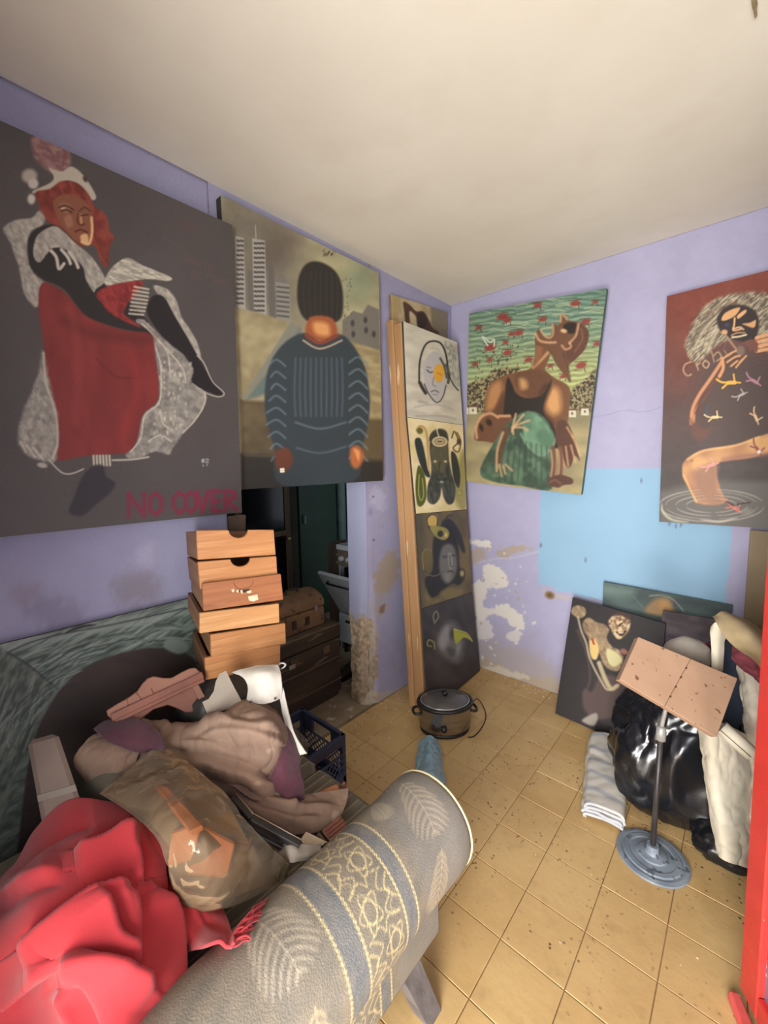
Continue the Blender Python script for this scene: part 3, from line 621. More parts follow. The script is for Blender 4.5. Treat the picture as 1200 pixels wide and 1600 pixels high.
    for q in [[(222, 506), (246, 530), (262, 552), (266, 590)], [(238, 530), (250, 565), (252, 600), (248, 630), (226, 650), (220, 684), (204, 706)], [(320, 614), (320, 630), (306, 655), (286, 676)], [(260, 545), (285, 575), (290, 598)], [(232, 690), (250, 680), (268, 690)], [(250, 640), (254, 660), (262, 668)]]: A.line(q, 2.2, (198, 190, 172), .9, .85, dry=.5)
    for k in range(60): a, b = _T[k] * 60 + 240, _T[k + 99] * 130 + 560; A.ell(a, b, 1.5, 2.5, (206, 198, 182), 0, .8, .55 * (1 if (a - 240) < (700 - b) * 1.2 else 0))
    A.fill([(66, 442), (100, 456), (132, 492), (168, 508), (200, 517), (236, 523), (243, 560), (248, 600), (245, 628), (223, 648), (215, 685), (200, 706), (170, 710), (130, 713), (88, 719), (91, 690), (84, 640), (74, 590), (67, 530), (60, 480)], RD, 1.5, tex=streak((134, 53, 51), (112, 44, 42), 84, .016, 3, 10, .2, .8))
    A.line([(100, 500), (140, 520), (200, 530), (235, 530)], 12, (84, 36, 36), 8, .55); A.line([(150, 560), (180, 588), (215, 590)], 2, (92, 34, 34), 1.5, .7); A.line([(110, 480), (122, 560), (118, 660)], 8, (150, 66, 62), 8, .5); A.line([(200, 540), (215, 600), (190, 680)], 12, (146, 52, 50), 8, .5)
    A.fill([(66, 548), (60, 582), (50, 612), (38, 640), (30, 664), (28, 690), (38, 708), (58, 718), (84, 722), (90, 700), (90, 652), (80, 610), (72, 570)], CR, 3, wob=2, tex=streak((116, 112, 106), (170, 163, 152), 70, .12, 1.5, 11, .2, .8))
    for q in [[(68, 552), (72, 600), (86, 640), (90, 690), (82, 716)], [(32, 690), (40, 706)], [(42, 696), (54, 714)], [(52, 700), (66, 716)]]: A.line(q, 3, (194, 186, 170), 1.5, .8)
    A.ell(66, 727, 8, 4, (168, 160, 150), 10); A.line([(76, 718), (96, 738), (112, 740), (130, 733)], 2.4, (176, 166, 152)); A.line([(176, 719), (206, 718), (232, 714)], 3, (176, 168, 154), 1)
    for x in range(146, 172, 5): A.line([(x, 712), (x + 1, 727)], 3.2, (188, 180, 162), 1)
    A.fill([(142, 730), (160, 727), (166, 744), (180, 755), (172, 770), (150, 788), (130, 805), (108, 801), (116, 776), (126, 750)], (52, 48, 54), 2.5)
    RDL = (128, 40, 62)
    for ch, x, w in [('N', 201, 24), ('O', 234, 18), ('C', 271, 15), ('O', 290, 16), ('V', 308, 17), ('E', 332, 13), ('R', 353, 17)]:
        y = 771 - (x - 200) * .028; h = 36 - (x - 200) * .04
        for pl in FONT[ch]: A.line([(x + p * w, y + q * h) for p, q in pl], 6, RDL, 1.8, .9, smooth=False, dry=.5)
    write(A, 'JARDIN', 284, 396, 6, 11, (108, 78, 80), 1.3, 8.5, 3.2, .55); write(A, 'DE PARK', 300, 422, 6, 11, (104, 76, 78), 1.3, 8.0, 2.2, .5); write(A, '2X1', 284, 344, 7, 12, (118, 62, 62), 1.5, 13, 3, .6)
    write(A, 'AR E', 250, 318, 6, 8, (104, 70, 70), 1.2, 8, 2, .4); A.line([(255, 372), (285, 388)], 1.3, (104, 90, 92), 1, .4)
    write(A, '#2', 315, 717, 4.5, 6, (190, 188, 184), 1.2, 6.5, 0, .9, .6, 0); A.line([(317, 727), (318, 728)], 1.4, (180, 180, 176)); A.line([(323, 726), (324, 727)], 1.4, (180, 180, 176))
pa = canvas('large dark grey canvas of a dancer in red skirt, hung at far left', 'painting',
       [(.085, -3.0, 2.497), (.085, -1.752, 2.497), (.085, -1.776, 1.337), (.085, -3.02, 1.337)], (1, 0, 0), 0.045, 520, 560, art_dancer, (80, 75, 74), 1.0, MT['canvas_edge_dark'])

def art_city(A):
    A.C[:] = streak((146, 138, 110), (166, 160, 124), 20, .02, 2, 1)(A.X, A.Y)
    A.fill([(340, 290), (440, 340), (470, 400), (470, 500), (340, 500)], (104, 98, 88), 30, .85, smooth=False); A.fill([(430, 360), (470, 370), (440, 420), (400, 400)], (96, 86, 76), 14, .6)
    A.ell(560, 440, 22, 30, (122, 138, 112), 20, 14, .6); A.mott(9, .06, 4)
    for x, y0, y1, w, c in [(367, 368, 480, 14, (150, 146, 138)), (394, 372, 494, 20, (154, 150, 140)), (386, 420, 486, 8, (98, 94, 88)), (418, 410, 494, 10, (96, 92, 88)), (430, 440, 500, 22, (132, 128, 120))]:
        A.fill([(x, y0), (x + w, y0 + 4), (x + w + 3, y1 + 6), (x + 3, y1)], c, 1, smooth=False)
        for r_ in range(int((y1 - y0) / 8)):
            yy = y0 + 8 + r_ * 7.5
            if w == 22: A.line([(x + 3, yy), (x + w - 1, yy + 2)], 3, (84, 82, 78), .8, smooth=False)
            elif w >= 14:
                for q in range(2 if w < 20 else 3): A.line([(x + 4 + q * 5.5, yy), (x + 7 + q * 5.5, yy + .6)], 3.6, (78, 76, 72), .7, smooth=False)
    A.line([(400, 372), (399, 352)], 2, (150, 146, 138)); A.fill([(432, 440), (441, 430), (450, 442)], (110, 106, 100), 1, smooth=False)
    A.fill([(365, 480), (410, 490), (455, 505), (455, 560), (420, 620), (378, 625), (370, 560)], (150, 138, 106), 2, smooth=False, tex=streak((156, 146, 112), (136, 124, 94), 70, .05, 1, 5))
    A.fill([(455, 502), (470, 512), (384, 622), (378, 622)], (122, 122, 110), 2, smooth=False); A.fill([(470, 512), (470, 600), (384, 625)], (94, 108, 104), 3, smooth=False)
    A.fill([(535, 500), (546, 492), (552, 486), (566, 490), (575, 476), (592, 484), (594, 550), (560, 540), (535, 530)], (112, 108, 98), 1.2, smooth=False)
    for q in [(551, 505), (571, 500), (584, 522), (552, 522), (572, 516)]: A.ell(q[0], q[1], 3, 5, (66, 64, 60))
    A.fill([(538, 530), (594, 548), (598, 658), (570, 658), (545, 600)], (160, 146, 106), 2, smooth=False, tex=streak((166, 152, 112), (140, 126, 92), 15, .06, 2, 7))
    A.fill([(376, 625), (430, 628), (430, 714), (378, 712)], (92, 80, 58), 3, smooth=False, tex=streak((98, 86, 64), (78, 68, 52), 0, .04, 1, 8)); A.fill([(560, 655), (600, 655), (600, 724), (555, 722)], (94, 82, 58), 3, smooth=False)
    A.fill([(376, 710), (600, 720), (602, 760), (376, 772)], (48, 46, 42), 4, smooth=False)
    # plain generic stand-in: a standing figure seen from behind, dark hair and blue-grey knitted top
    A.fill([(472, 420), (486, 409), (505, 411), (524, 424), (534, 446), (536, 480), (530, 500), (505, 508), (478, 500), (466, 478), (465, 444)], (46, 43, 40), 2)
    for k in range(7): A.line([(478 + k * 8, 420 + abs(k - 3) * 3), (474 + k * 9, 460), (478 + k * 8, 498)], 1.4, (66, 60, 54), 1.2, .6)
    A.fill([(484, 496), (520, 498), (524, 530), (480, 528)], (150, 84, 52), 2); A.fill([(490, 504), (512, 506), (514, 524), (494, 522)], (222, 164, 104), 4, .8)
    A.fill([(474, 520), (500, 534), (530, 522), (552, 540), (572, 580), (578, 640), (566, 700), (552, 752), (440, 758), (428, 700), (414, 640), (418, 580), (440, 540)], (54, 62, 66), 2)
    A.line([(478, 524), (500, 536), (528, 524)], 5, (130, 64, 46), 1.5); A.line([(474, 532), (500, 545), (534, 532)], 3, (196, 168, 140), 1.2, .8)
    for k in range(9):
        t = k / 8; A.line([(420 + 4 * math.sin(k), 570 + t * 150), (432, 562 + t * 150), (446, 572 + t * 150)], 2.6, (104, 122, 132), 1.6, .75); A.line([(546, 566 + t * 150), (560, 558 + t * 150), (574, 570 + t * 150)], 2.6, (112, 130, 138), 1.6, .75)
    for k in range(10): A.line([(462 + k * 8, 560), (460 + k * 8.4, 610), (462 + k * 8, 650)], 2.2, (86, 102, 112), 1.8, .7)
    A.line([(462, 660), (500, 670), (540, 660)], 3, (96, 112, 120), 1.5, .8); A.line([(464, 700), (500, 708), (540, 698)], 3, (88, 102, 110), 1.5, .7)
    A.fill([(430, 706), (448, 700), (458, 716), (450, 734), (434, 734)], (98, 58, 44), 3); A.fill([(548, 700), (562, 698), (568, 716), (558, 732), (548, 724)], (176, 100, 60), 3); A.fill([(553, 702), (562, 706), (560, 720)], (224, 160, 100), 2, .8)
    for a in range(4): A.ell(441 + 2.4 * math.cos(a * 1.57 + .7), 735 + 2.4 * math.sin(a * 1.57 + .7), 2, 2, (230, 222, 196), 0, .6)
    for k in range(14): A.ell(505 + _T[k] * 30, 385 + _T[k + 50] * 18, 1 + _T[k], 2 + 2 * _T[k + 9], (70, 64, 52), 30, .8, .7)
    for k in range(30): A.ell(535 + _T[k + 7] * 20, 430 + _T[k + 70] * 90, 1.1, 1.6, (92, 92, 76), 30, .8, .6)
pb = canvas('canvas of a figure in blue-grey knit against grey tower blocks, above the doorway', 'painting',
       [(.042, -1.77, 2.619), (.042, -.828, 2.621), (.042, -.816, 1.436), (.042, -1.77, 1.432)], (1, 0, 0), 0.04, 330, 420, art_city, (150, 145, 116), 1.2, MT['canvas_edge_dark'])

def art_arm(A):
    A.C[:] = streak((168, 150, 112), (190, 172, 134), 80, .05, 2, 2)(A.X, A.Y)
    A.fill([(672, 470), (705, 480), (705, 560), (676, 540)], (128, 118, 96), 2, smooth=False); A.fill([(612, 456), (622, 460), (622, 520), (612, 520)], (172, 150, 104), 1.5, smooth=False)
    A.fill([(640, 488), (652, 484), (654, 510), (642, 504)], (206, 188, 150), 2)
    A.fill([(630, 472), (640, 476), (650, 486), (662, 487), (670, 500), (676, 512), (686, 520), (676, 530), (655, 520), (652, 498), (640, 486), (640, 506), (634, 504), (632, 490)], (84, 58, 46), 1.2)
    A.fill([(652, 490), (662, 489), (668, 504), (660, 512), (652, 508)], (56, 44, 38), 1.5)
canvas('tan canvas with a brown bent arm, mostly hidden behind the leaning boards in the corner', 'painting',
       [(.023, -.70, 2.548), (.023, -.088, 2.597), (.020, -.05, 1.9), (.020, -.67, 1.86)], (1, 0, 0), 0.018, 90, 150, art_arm, (170, 150, 116), 1.0, MT['canvas_edge_tan'])
# the tall narrow canvas of four painted panels, leaning in the corner
tl, tr = at(630, 502, 0, .155), at(714, 535, 0, .155); bl, br = np.array([.325, -.742, .004]), np.array([.300, -.06, .004])
pn = nrm(np.cross(br - bl, tl - bl)); 
if pn[0] < 0: pn = -pn
def onp(x, y): return atp(x, y, bl, pn)
tl, tr = onp(630, 502), onp(714, 535)
seam = [(onp(636, 652), onp(723, 664)), (onp(650, 803), onp(729, 796)), (onp(659, 951), onp(738, 925))]
DT = thing('tall_panel_painting', 'tall narrow canvas of four stacked painted heads leaning in the room corner', 'painting', (bl + br) / 2)
def art_d1(A):
    A.C[:] = streak((196, 190, 172), (178, 172, 156), 10, .04, 2, 3)(A.X, A.Y)
    A.fill([(694, 535), (712, 545), (718, 600), (706, 590), (700, 560)], (130, 130, 124), 4, .7, tex=streak((100, 102, 98), (180, 176, 164), 70, .2, 3, 3))
    A.line([(655, 598), (656, 565), (664, 540), (676, 533), (690, 538), (698, 560), (701, 598)], 2.6, (40, 38, 36), .9); A.fill([(662, 575), (668, 556), (682, 548), (692, 560), (699, 585), (697, 606), (688, 624), (680, 628), (672, 618), (664, 600)], (172, 168, 166), 1.2)
    A.line([(663, 600), (668, 612), (676, 624), (684, 629), (692, 620), (697, 602)], 1.6, (60, 58, 58)); A.line([(656, 598), (660, 606), (665, 614)], 5, (50, 46, 42), 1.2); A.line([(697, 570), (702, 585), (700, 598)], 4, (76, 80, 70), 1)
    A.line([(688, 560), (694, 572), (698, 590)], 3, (70, 66, 60), 1.2); A.line([(667, 578), (672, 582), (676, 581)], 1.8, (66, 64, 70)); A.line([(667, 573), (673, 575)], 1.2, (96, 94, 96)); A.ell(686, 583, 8, 14, (208, 152, 48), 0, 1); A.line([(684, 583), (690, 586)], 1.2, (160, 106, 40))
    A.line([(678, 590), (676, 600), (681, 604)], 1.4, (120, 116, 120)); A.line([(674, 612), (680, 610), (685, 613)], 2, (104, 98, 104)); A.line([(676, 616), (683, 617)], 1.2, (120, 114, 118)); A.line([(699, 583), (708, 600), (716, 610)], 1.8, (50, 48, 46))
    A.line([(672, 545), (684, 546), (694, 560)], 1, (150, 142, 120), 1, .6); A.line([(648, 636), (680, 632), (708, 640)], 1.8, (150, 146, 134), 1.5, .7); A.line([(650, 650), (690, 650), (712, 655)], 1.6, (132, 130, 122), 1.5, .6); A.line([(655, 627), (668, 630)], 3, (130, 128, 120), 2, .6)
def art_d2(A):
    CRM = (214, 198, 156); G1 = (62, 64, 56)
    A.C[:] = streak(CRM, (196, 178, 128), 60, .05, 1, 4)(A.X, A.Y)
    A.fill([(708, 760), (726, 700), (730, 790), (716, 792)], (128, 120, 64), 4, .8)
    A.line([(651, 672), (656, 666), (664, 670), (668, 690), (670, 740)], 3, (170, 138, 74), 1); A.ell(656, 673, 5, 5, (96, 92, 46)); 
    A.fill([(648, 690), (654, 684), (660, 692), (668, 730), (672, 745), (664, 742), (654, 718)], (44, 48, 50), 1)
    A.fill([(652, 732), (656, 728), (664, 744), (666, 776), (660, 790), (652, 788), (649, 760)], (74, 80, 34), 1); A.line([(655, 742), (654, 770), (658, 782), (662, 772), (660, 748)], 1.4, (164, 160, 82))
    A.fill([(670, 690), (676, 674), (690, 670), (700, 680), (702, 720), (706, 740), (712, 762), (709, 784), (700, 788), (693, 776), (690, 762), (687, 778), (678, 788), (668, 782), (668, 760), (674, 735)], G1, 1.2, tex=streak((76, 76, 68), (52, 54, 48), 80, .1, 2, 6))
    A.fill([(675, 695), (699, 695), (699, 722), (688, 740), (678, 728)], (92, 86, 62), 3, .7); A.ell(687, 690, 12, 8, (216, 196, 150), 0, 1); A.ell(687, 690, 9, 5.5, (80, 70, 52)); A.ell(687, 690, 7.5, 4, (214, 196, 150)); A.ell(687, 690, 5, 2, (96, 84, 60)); A.line([(686, 682), (683, 674), (684, 667)], 1.6, (216, 200, 156))
    for x in (680, 696): A.ell(x, 721, 3.4, 2, (128, 120, 84)); A.ell(x, 721, 1.2, 1.2, (216, 210, 170))
    A.line([(687, 722), (686, 738), (691, 741)], 1.6, (56, 52, 40)); A.line([(683, 748), (689, 752), (696, 748)], 2.2, (40, 38, 34)); A.ell(690, 753, 3, 2, (150, 148, 142)); A.line([(671, 690), (668, 720), (670, 735)], 2, (196, 160, 110)); A.line([(701, 690), (703, 720)], 2, (206, 176, 120))
    A.fill([(705, 706), (713, 712), (719, 740), (717, 762), (710, 752), (706, 730)], (48, 50, 48), 1); A.line([(706, 684), (710, 674), (716, 690), (708, 700), (716, 706), (720, 690), (714, 676)], 2, (92, 72, 34)); A.ell(717, 690, 3, 5, (74, 58, 34)); A.ell(718, 770, 4, 5, (126, 124, 58), 0, 1); A.ell(718, 770, 2, 2.5, (170, 160, 90))
def art_d3(A):
    A.C[:] = streak((104, 90, 62), (82, 72, 54), 80, .03, 2, 8)(A.X, A.Y); A.fill([(650, 800), (666, 805), (664, 900), (660, 945), (650, 940)], (66, 60, 50), 8, .7)
    A.fill([(690, 818), (700, 810), (712, 820), (722, 840), (727, 862), (722, 862), (716, 850), (708, 836)], (40, 40, 44), 1.5); A.fill([(676, 850), (684, 826), (696, 818), (710, 832), (716, 856), (718, 885), (726, 900), (718, 914), (706, 912), (690, 925), (676, 934), (668, 924), (664, 905), (676, 890)], (36, 35, 36), 1.8)
    A.fill([(691, 855), (704, 850), (712, 862), (714, 888), (708, 905), (698, 912), (690, 902), (686, 880)], (96, 94, 90), 2.5); A.fill([(700, 866), (706, 866), (707, 886), (702, 888)], (134, 132, 124), 2, .8); A.ell(695, 870, 4, 2, (66, 64, 62)); A.ell(709, 868, 3, 2, (66, 64, 62)); A.line([(703, 868), (704, 884), (707, 885)], 1.2, (56, 54, 52)); A.line([(700, 893), (705, 892), (709, 895)], 2.2, (70, 56, 54)); A.fill([(696, 897), (704, 897), (702, 908), (696, 906)], (120, 118, 112), 2, .7)
    A.fill([(667, 812), (674, 805), (684, 806), (683, 820), (676, 822), (668, 820)], (176, 146, 78), 1); A.line([(683, 822), (683, 808), (674, 804), (667, 812), (672, 828), (684, 840), (697, 844), (702, 836), (698, 826), (686, 824), (680, 832)], 1.6, (44, 40, 30)); A.fill([(672, 824), (684, 822), (698, 826), (702, 836), (694, 844), (680, 838)], (140, 128, 66), 1.2, .9); A.ell(688, 834, 4.5, 5, (40, 40, 36)); A.ell(697, 836, 1.6, 3, (196, 180, 120))
    A.line([(694, 822), (698, 808), (706, 805)], 2, (50, 46, 36)); A.line([(662, 890), (660, 868), (666, 858), (674, 862)], 1.4, (132, 118, 62)); A.fill([(662, 880), (662, 864), (670, 858), (676, 870), (672, 896)], (92, 82, 46), 2, .7); A.line([(664, 897), (680, 900), (692, 893)], 2, (88, 80, 60)); A.fill([(688, 925), (704, 918), (722, 922), (718, 935), (695, 936)], (128, 112, 70), 3, .6)
    A.ell(722, 896, 5, 8, (60, 52, 40)); A.ell(722, 896, 3, 4.5, (150, 140, 104)); A.line([(664, 930), (676, 942), (690, 934)], 1.4, (110, 98, 70))
def art_d4(A):
    A.C[:] = streak((64, 60, 60), (48, 46, 48), 70, .03, 2, 9)(A.X, A.Y)
    A.fill([(688, 990), (696, 974), (708, 972), (720, 985), (726, 1002), (722, 1025), (714, 1036), (700, 1030), (686, 1014), (684, 1000)], (110, 108, 108), 6, .8); A.fill([(690, 985), (700, 978), (702, 1000), (692, 1015), (685, 1004)], (142, 140, 138), 4, .7); A.ell(707, 990, 4, 8, (60, 58, 60), 10, 2.5); A.fill([(700, 1012), (712, 1016), (708, 1026), (700, 1022)], (64, 62, 64), 3, .8); A.ell(716, 1012, 3, 8, (140, 138, 136), 10, 3, .7)
    A.fill([(709, 983), (718, 987), (728, 990), (737, 1001), (725, 996), (716, 1004), (711, 1004)], (150, 148, 56), 1); A.line([(709, 983), (720, 986), (730, 990), (738, 1002)], 1.4, (186, 180, 92)); A.line([(679, 974), (677, 962), (682, 955), (685, 964), (680, 972)], 2, (120, 116, 88)); A.line([(679, 1014), (678, 1004), (670, 1000), (668, 1008), (674, 1010)], 2.2, (126, 124, 76))
lv = [(tl, tr)] + seam + [(bl, br)]
for k, (fn, lab) in enumerate([(art_d1, 'white panel with a grey face and orange eye spot'), (art_d2, 'cream panel with a grey bearded figure'), (art_d3, 'olive panel with a pale face under black hair'), (art_d4, 'dark grey panel with a pale beaked face')]):
    (a, b), (c, d) = lv[k], lv[k + 1]; up = nrm(c - a) * 0.0012
    q = [a + up * (k > 0), b + up * (k > 0), d - up, c - up]
    quadbox('panel', q, pn, 0.012, MT['canvas_edge_dark'], DT, 0.0015)['label'] = lab
    painted('panel_face', [v + pn * .0012 for v in q], 110, 180, fn, (100, 100, 100), 1.3, DT)
# two thick tan boards stand between that canvas and the wall; mostly their edges show
mk('board_tan', (182, 142, 98), (164, 124, 82), 7, 0.7, 0.25, 60, stretch=(1, 1, .12), c3=(206, 176, 136), sc3=30, lo3=.66, hi3=.7)
for lab, (ax, bx_), (cx, dx_) in [('nearer tan board of the leaning pair, directly behind the four-panel canvas', (614, 627), (649, 663.5)), ('farther tan board of the leaning pair, closest to the lilac wall', (603, 613), (639.5, 648))]:
    ye = -.748
    t0, t1 = at(ax, 499 if ax > 605 else 497, 1, ye), at(bx_, 503 if ax > 605 else 498, 1, ye); b0, b1 = at(cx, 1102, 1, ye), at(dx_, 1102, 1, ye)
    b0[2] = b1[2] = 0.002; t0[2] = t1[2]; w = .26
    V = [b0, b1, b1 + [0, w, 0], b0 + [0, w, 0], t0, t1, t1 + [0, w, 0], t0 + [0, w, 0]]
    o = mesh('leaning_board', V, BF, MT['board_tan']); bev(o, .006, 2); tagp(o, lab, 'board')

# painting E: the woman with thrown-back head
def art_woman(A):
    T = np.clip((A.Y - 455) / 200, 0, 1)[..., None]
    A.C[:] = np.array((84, 116, 96)) * (1 - T) + np.array((206, 200, 112)) * T
    A.fill([(720, 440), (960, 440), (950, 520), (800, 545), (722, 590)], (104, 140, 122), 30, .6, smooth=False)
    st = np.sin((A.Y + A.X * .08 + 10 * n2(A.X, A.Y, .04, 3)) * .75 + n2(A.X, A.Y, .02, 6) * 8)
    A.C += (np.clip(st, -1, 1) * (n2(A.X, A.Y * 1.5, .07, 7) * 34))[..., None] * np.array((1, 1, .7)); A.C = np.clip(A.C, 0, 255)
    for k in range(46): A.line([(730 + _T[k] * 205, 462 + _T[k + 200] * 110), (745 + _T[k] * 205, 459 + _T[k + 200] * 110), (762 + _T[k] * 205, 462 + _T[k + 200] * 110)], 1.4, (198, 202, 148), .8, .6)
    for k in range(40): A.line([(730 + _T[k + 40] * 205, 460 + _T[k + 230] * 120), (748 + _T[k + 40] * 205, 457 + _T[k + 230] * 120)], 1.4, (52, 78, 66), .8, .6)
    for (x, y, s) in [(785, 495, 1.3), (793, 500, 1), (840, 477, 1), (899, 474, 1.2), (848, 499, 1), (915, 503, 1.1), (811, 520, 1.1), (799, 522, .8), (793, 551, 1.1), (826, 562, 1), (843, 570, .5), (908, 571, 1.3), (933, 537, .9), (742, 569, .8), (765, 562, .7), (790, 535, .7), (748, 512, .8), (930, 472, .7), (860, 572, .7), (880, 588, .8), (766, 543, 1.4)]:
        A.ell(x, y, 6.5 * s, 3.6 * s, (150, 48, 42), -15, 1.2, .9); A.line([(x - 8 * s, y - 4 * s), (x + 7 * s, y - 5 * s)], 1.1, (92, 44, 38)); A.line([(x - 5 * s, y + 5 * s), (x - 8 * s, y + 6 * s)], 1, (80, 60, 40)); A.line([(x + 4 * s, y + 3 * s), (x + 5 * s, y + 8 * s)], 1, (92, 44, 38))
    A.line([(762, 540), (754, 526), (766, 535), (772, 530), (772, 541)], 2, (206, 214, 190), .9)
    for k in range(60): x = 740 + _T[k + 300] * 70; A.ell(x, 540 + _T[k + 350] * 55, .9, 1.5, (60, 66, 44), 0, .6, .8)
    for p in ([(722, 607), (738, 598), (758, 590), (775, 577), (800, 576), (812, 580), (800, 640), (722, 644)], [(890, 612), (905, 600), (922, 586), (936, 578), (934, 645), (884, 645)]): A.fill(p, (96, 84, 56), 2, wob=3, tex=streak((62, 54, 40), (156, 142, 96), 30, .35, 1, 5, .4, .6))
    A.fill([(715, 646), (945, 644), (930, 790), (715, 790)], (176, 158, 104), 3, smooth=False, tex=streak((184, 166, 110), (150, 136, 96), 5, .02, 2, 6)); A.fill([(715, 644), (945, 642), (945, 662), (715, 662)], (128, 118, 84), 6, .6, smooth=False)
    for x, y in [(724, 641), (737, 641), (892, 646), (912, 643)]: A.fill([(x - 4, y - 5), (x + 8, y - 5), (x + 8, y + 6), (x - 4, y + 6)], (208, 200, 170), .8, smooth=False); A.line([(x - 6, y - 6), (x + 10, y - 6)], 2.5, (116, 84, 58)); A.ell(x + 2, y, 1.3, 1.6, (60, 56, 44))
    SK, DK, HI = (120, 76, 46), (66, 42, 30), (206, 150, 90); A.smin, A.amul = 1.7, .85
    A.fill([(757, 645), (759, 618), (766, 600), (785, 588), (805, 582), (828, 576), (836, 556), (838, 530), (860, 540), (858, 560), (852, 578), (866, 590), (890, 606), (889, 640), (886, 660), (870, 672), (820, 690), (780, 690), (754, 660)], SK, 1.2)
    A.fill([(806, 584), (830, 578), (850, 580), (862, 592), (850, 612), (838, 624), (818, 616), (805, 600)], (104, 66, 42), 2); A.fill([(812, 592), (822, 594), (824, 606), (814, 608)], HI, 4, .9); A.line([(833, 574), (846, 562), (857, 550)], 4.5, (204, 148, 98), 1.2); A.fill([(836, 556), (840, 532), (848, 536), (846, 556), (834, 574)], (140, 90, 56), 2)
    A.fill([(768, 602), (782, 596), (784, 616), (776, 636), (760, 640), (762, 618)], (196, 134, 76), 5, .8); A.fill([(772, 640), (786, 612), (792, 640), (786, 652), (765, 655)], (88, 54, 36), 3, .8); A.fill([(862, 606), (874, 612), (876, 640), (864, 648), (852, 632)], (224, 160, 92), 6, .9); A.fill([(850, 600), (862, 604), (850, 640), (866, 660), (858, 668), (842, 646), (842, 616)], (78, 48, 34), 3, .8)
    A.fill([(793, 590), (800, 600), (806, 614), (822, 622), (846, 618), (858, 600), (862, 596), (848, 640), (866, 668), (872, 700), (830, 692), (790, 668), (789, 620)], (44, 36, 30), 1.5)
    A.fill([(838, 520), (842, 514), (848, 522), (856, 528), (863, 518), (864, 505), (872, 508), (876, 500), (878, 490), (888, 500), (896, 502), (904, 504), (916, 512), (920, 524), (914, 546), (900, 560), (888, 574), (890, 596), (882, 586), (868, 568), (860, 552), (846, 542), (836, 536)], (112, 72, 48), 1.2)
    A.fill([(888, 504), (902, 506), (898, 520), (886, 520), (880, 510)], (44, 34, 28), 1.5); A.fill([(902, 504), (914, 510), (920, 524), (912, 546), (892, 566), (884, 548), (896, 528)], (98, 60, 44), 1.5); A.line([(904, 506), (900, 524), (890, 536)], 3, (216, 164, 112), 1.2); A.line([(880, 552), (888, 578), (891, 596)], 2.5, (86, 56, 44)); A.line([(908, 514), (910, 530), (898, 550)], 1.8, (150, 102, 74), 1.2, .8)
    A.line([(837, 522), (843, 532), (855, 535), (868, 535)], 3.4, (222, 168, 116), 1); A.line([(845, 516), (850, 524), (858, 528), (864, 522), (864, 507)], 2.6, (214, 158, 108), .9); A.line([(876, 503), (878, 491), (886, 499)], 2.6, (220, 166, 114), .9); A.ell(881, 517, 5, 3, (226, 174, 122), 10, 1.4); A.line([(878, 540), (884, 546), (892, 542), (890, 536)], 3, (216, 158, 108), 1)
    A.fill([(741, 680), (746, 660), (758, 648), (768, 645), (780, 650), (798, 648), (800, 668), (786, 680), (776, 692), (760, 690), (744, 688)], (112, 70, 46), 1.2); A.line([(745, 684), (744, 668), (752, 652), (766, 646), (778, 652)], 4, (214, 158, 106), 1.2); A.line([(780, 650), (796, 650)], 4, (216, 164, 112), 1); A.ell(752, 668, 3, 6, (50, 34, 26), -20, 1.5); A.ell(764, 660, 4, 6, (50, 34, 26), -30, 1.5)
    G = (86, 112, 84)
    A.fill([(782, 676), (804, 652), (824, 642), (846, 648), (862, 668), (868, 690), (862, 712), (862, 764), (820, 760), (768, 752), (750, 734)], G, 1.5, tex=streak((92, 122, 92), (58, 80, 62), 88, .07, 1, 4)); A.fill([(822, 646), (842, 650), (860, 672), (866, 690), (848, 712), (830, 702), (818, 684)], (104, 148, 112), 2, tex=streak((112, 156, 120), (84, 122, 94), 45, .05, 1, 7)); A.line([(814, 678), (826, 698), (846, 712), (862, 700), (868, 686)], 3.5, (120, 154, 124), 1.2)
    for k in range(9): A.line([(790 + k * 8, 682 + k * 2), (780 + k * 9.5, 752)], 1.6, (44, 62, 50), 1.2, .7)
    for q in [[(800, 674), (804, 655), (806, 647)], [(802, 668), (812, 655), (818, 648)], [(804, 666), (818, 660), (827, 657)], [(804, 668), (816, 668), (824, 672)], [(801, 668), (802, 678)]]: A.line(q, 3.2, (220, 168, 116), 1)
    A.line([(792, 672), (782, 700), (778, 722)], 10, (96, 60, 42), 1.5); A.line([(786, 676), (777, 704), (776, 736)], 3.4, (222, 166, 112), 1)
    for q in [[(780, 726), (784, 744)], [(786, 728), (790, 740)], [(790, 726), (800, 735)]]: A.line(q, 3, (214, 160, 108), 1)
    A.fill([(870, 660), (884, 658), (896, 680), (902, 705), (906, 720), (898, 712), (892, 728), (886, 730), (880, 715), (876, 700), (868, 690)], (92, 58, 42), 1.3)
    for q in [[(894, 680), (902, 700), (907, 712)], [(884, 698), (888, 728)], [(892, 696), (899, 722)], [(876, 700), (880, 728)], [(886, 668), (896, 684)]]: A.line(q, 2.6, (216, 162, 112), 1)
    for x in (864, 875): A.line([(x, 700), (x + 1, 722), (x - 1, 748)], 8, (108, 66, 48), 1.4); A.line([(x - 3, 704), (x - 1, 724), (x - 3, 744)], 2, (214, 158, 114), 1)
    A.fill([(856, 752), (864, 744), (878, 742), (894, 748), (894, 756), (880, 758), (872, 762), (858, 758)], (92, 58, 46), 1.3); A.line([(858, 754), (868, 750), (876, 756)], 2, (160, 108, 80), 1, .7); g_ = A.C.mean(-1, keepdims=True); A.C[:] = (A.C * .84 + g_ * .16) * .94; A.mott(5, .25, 6)
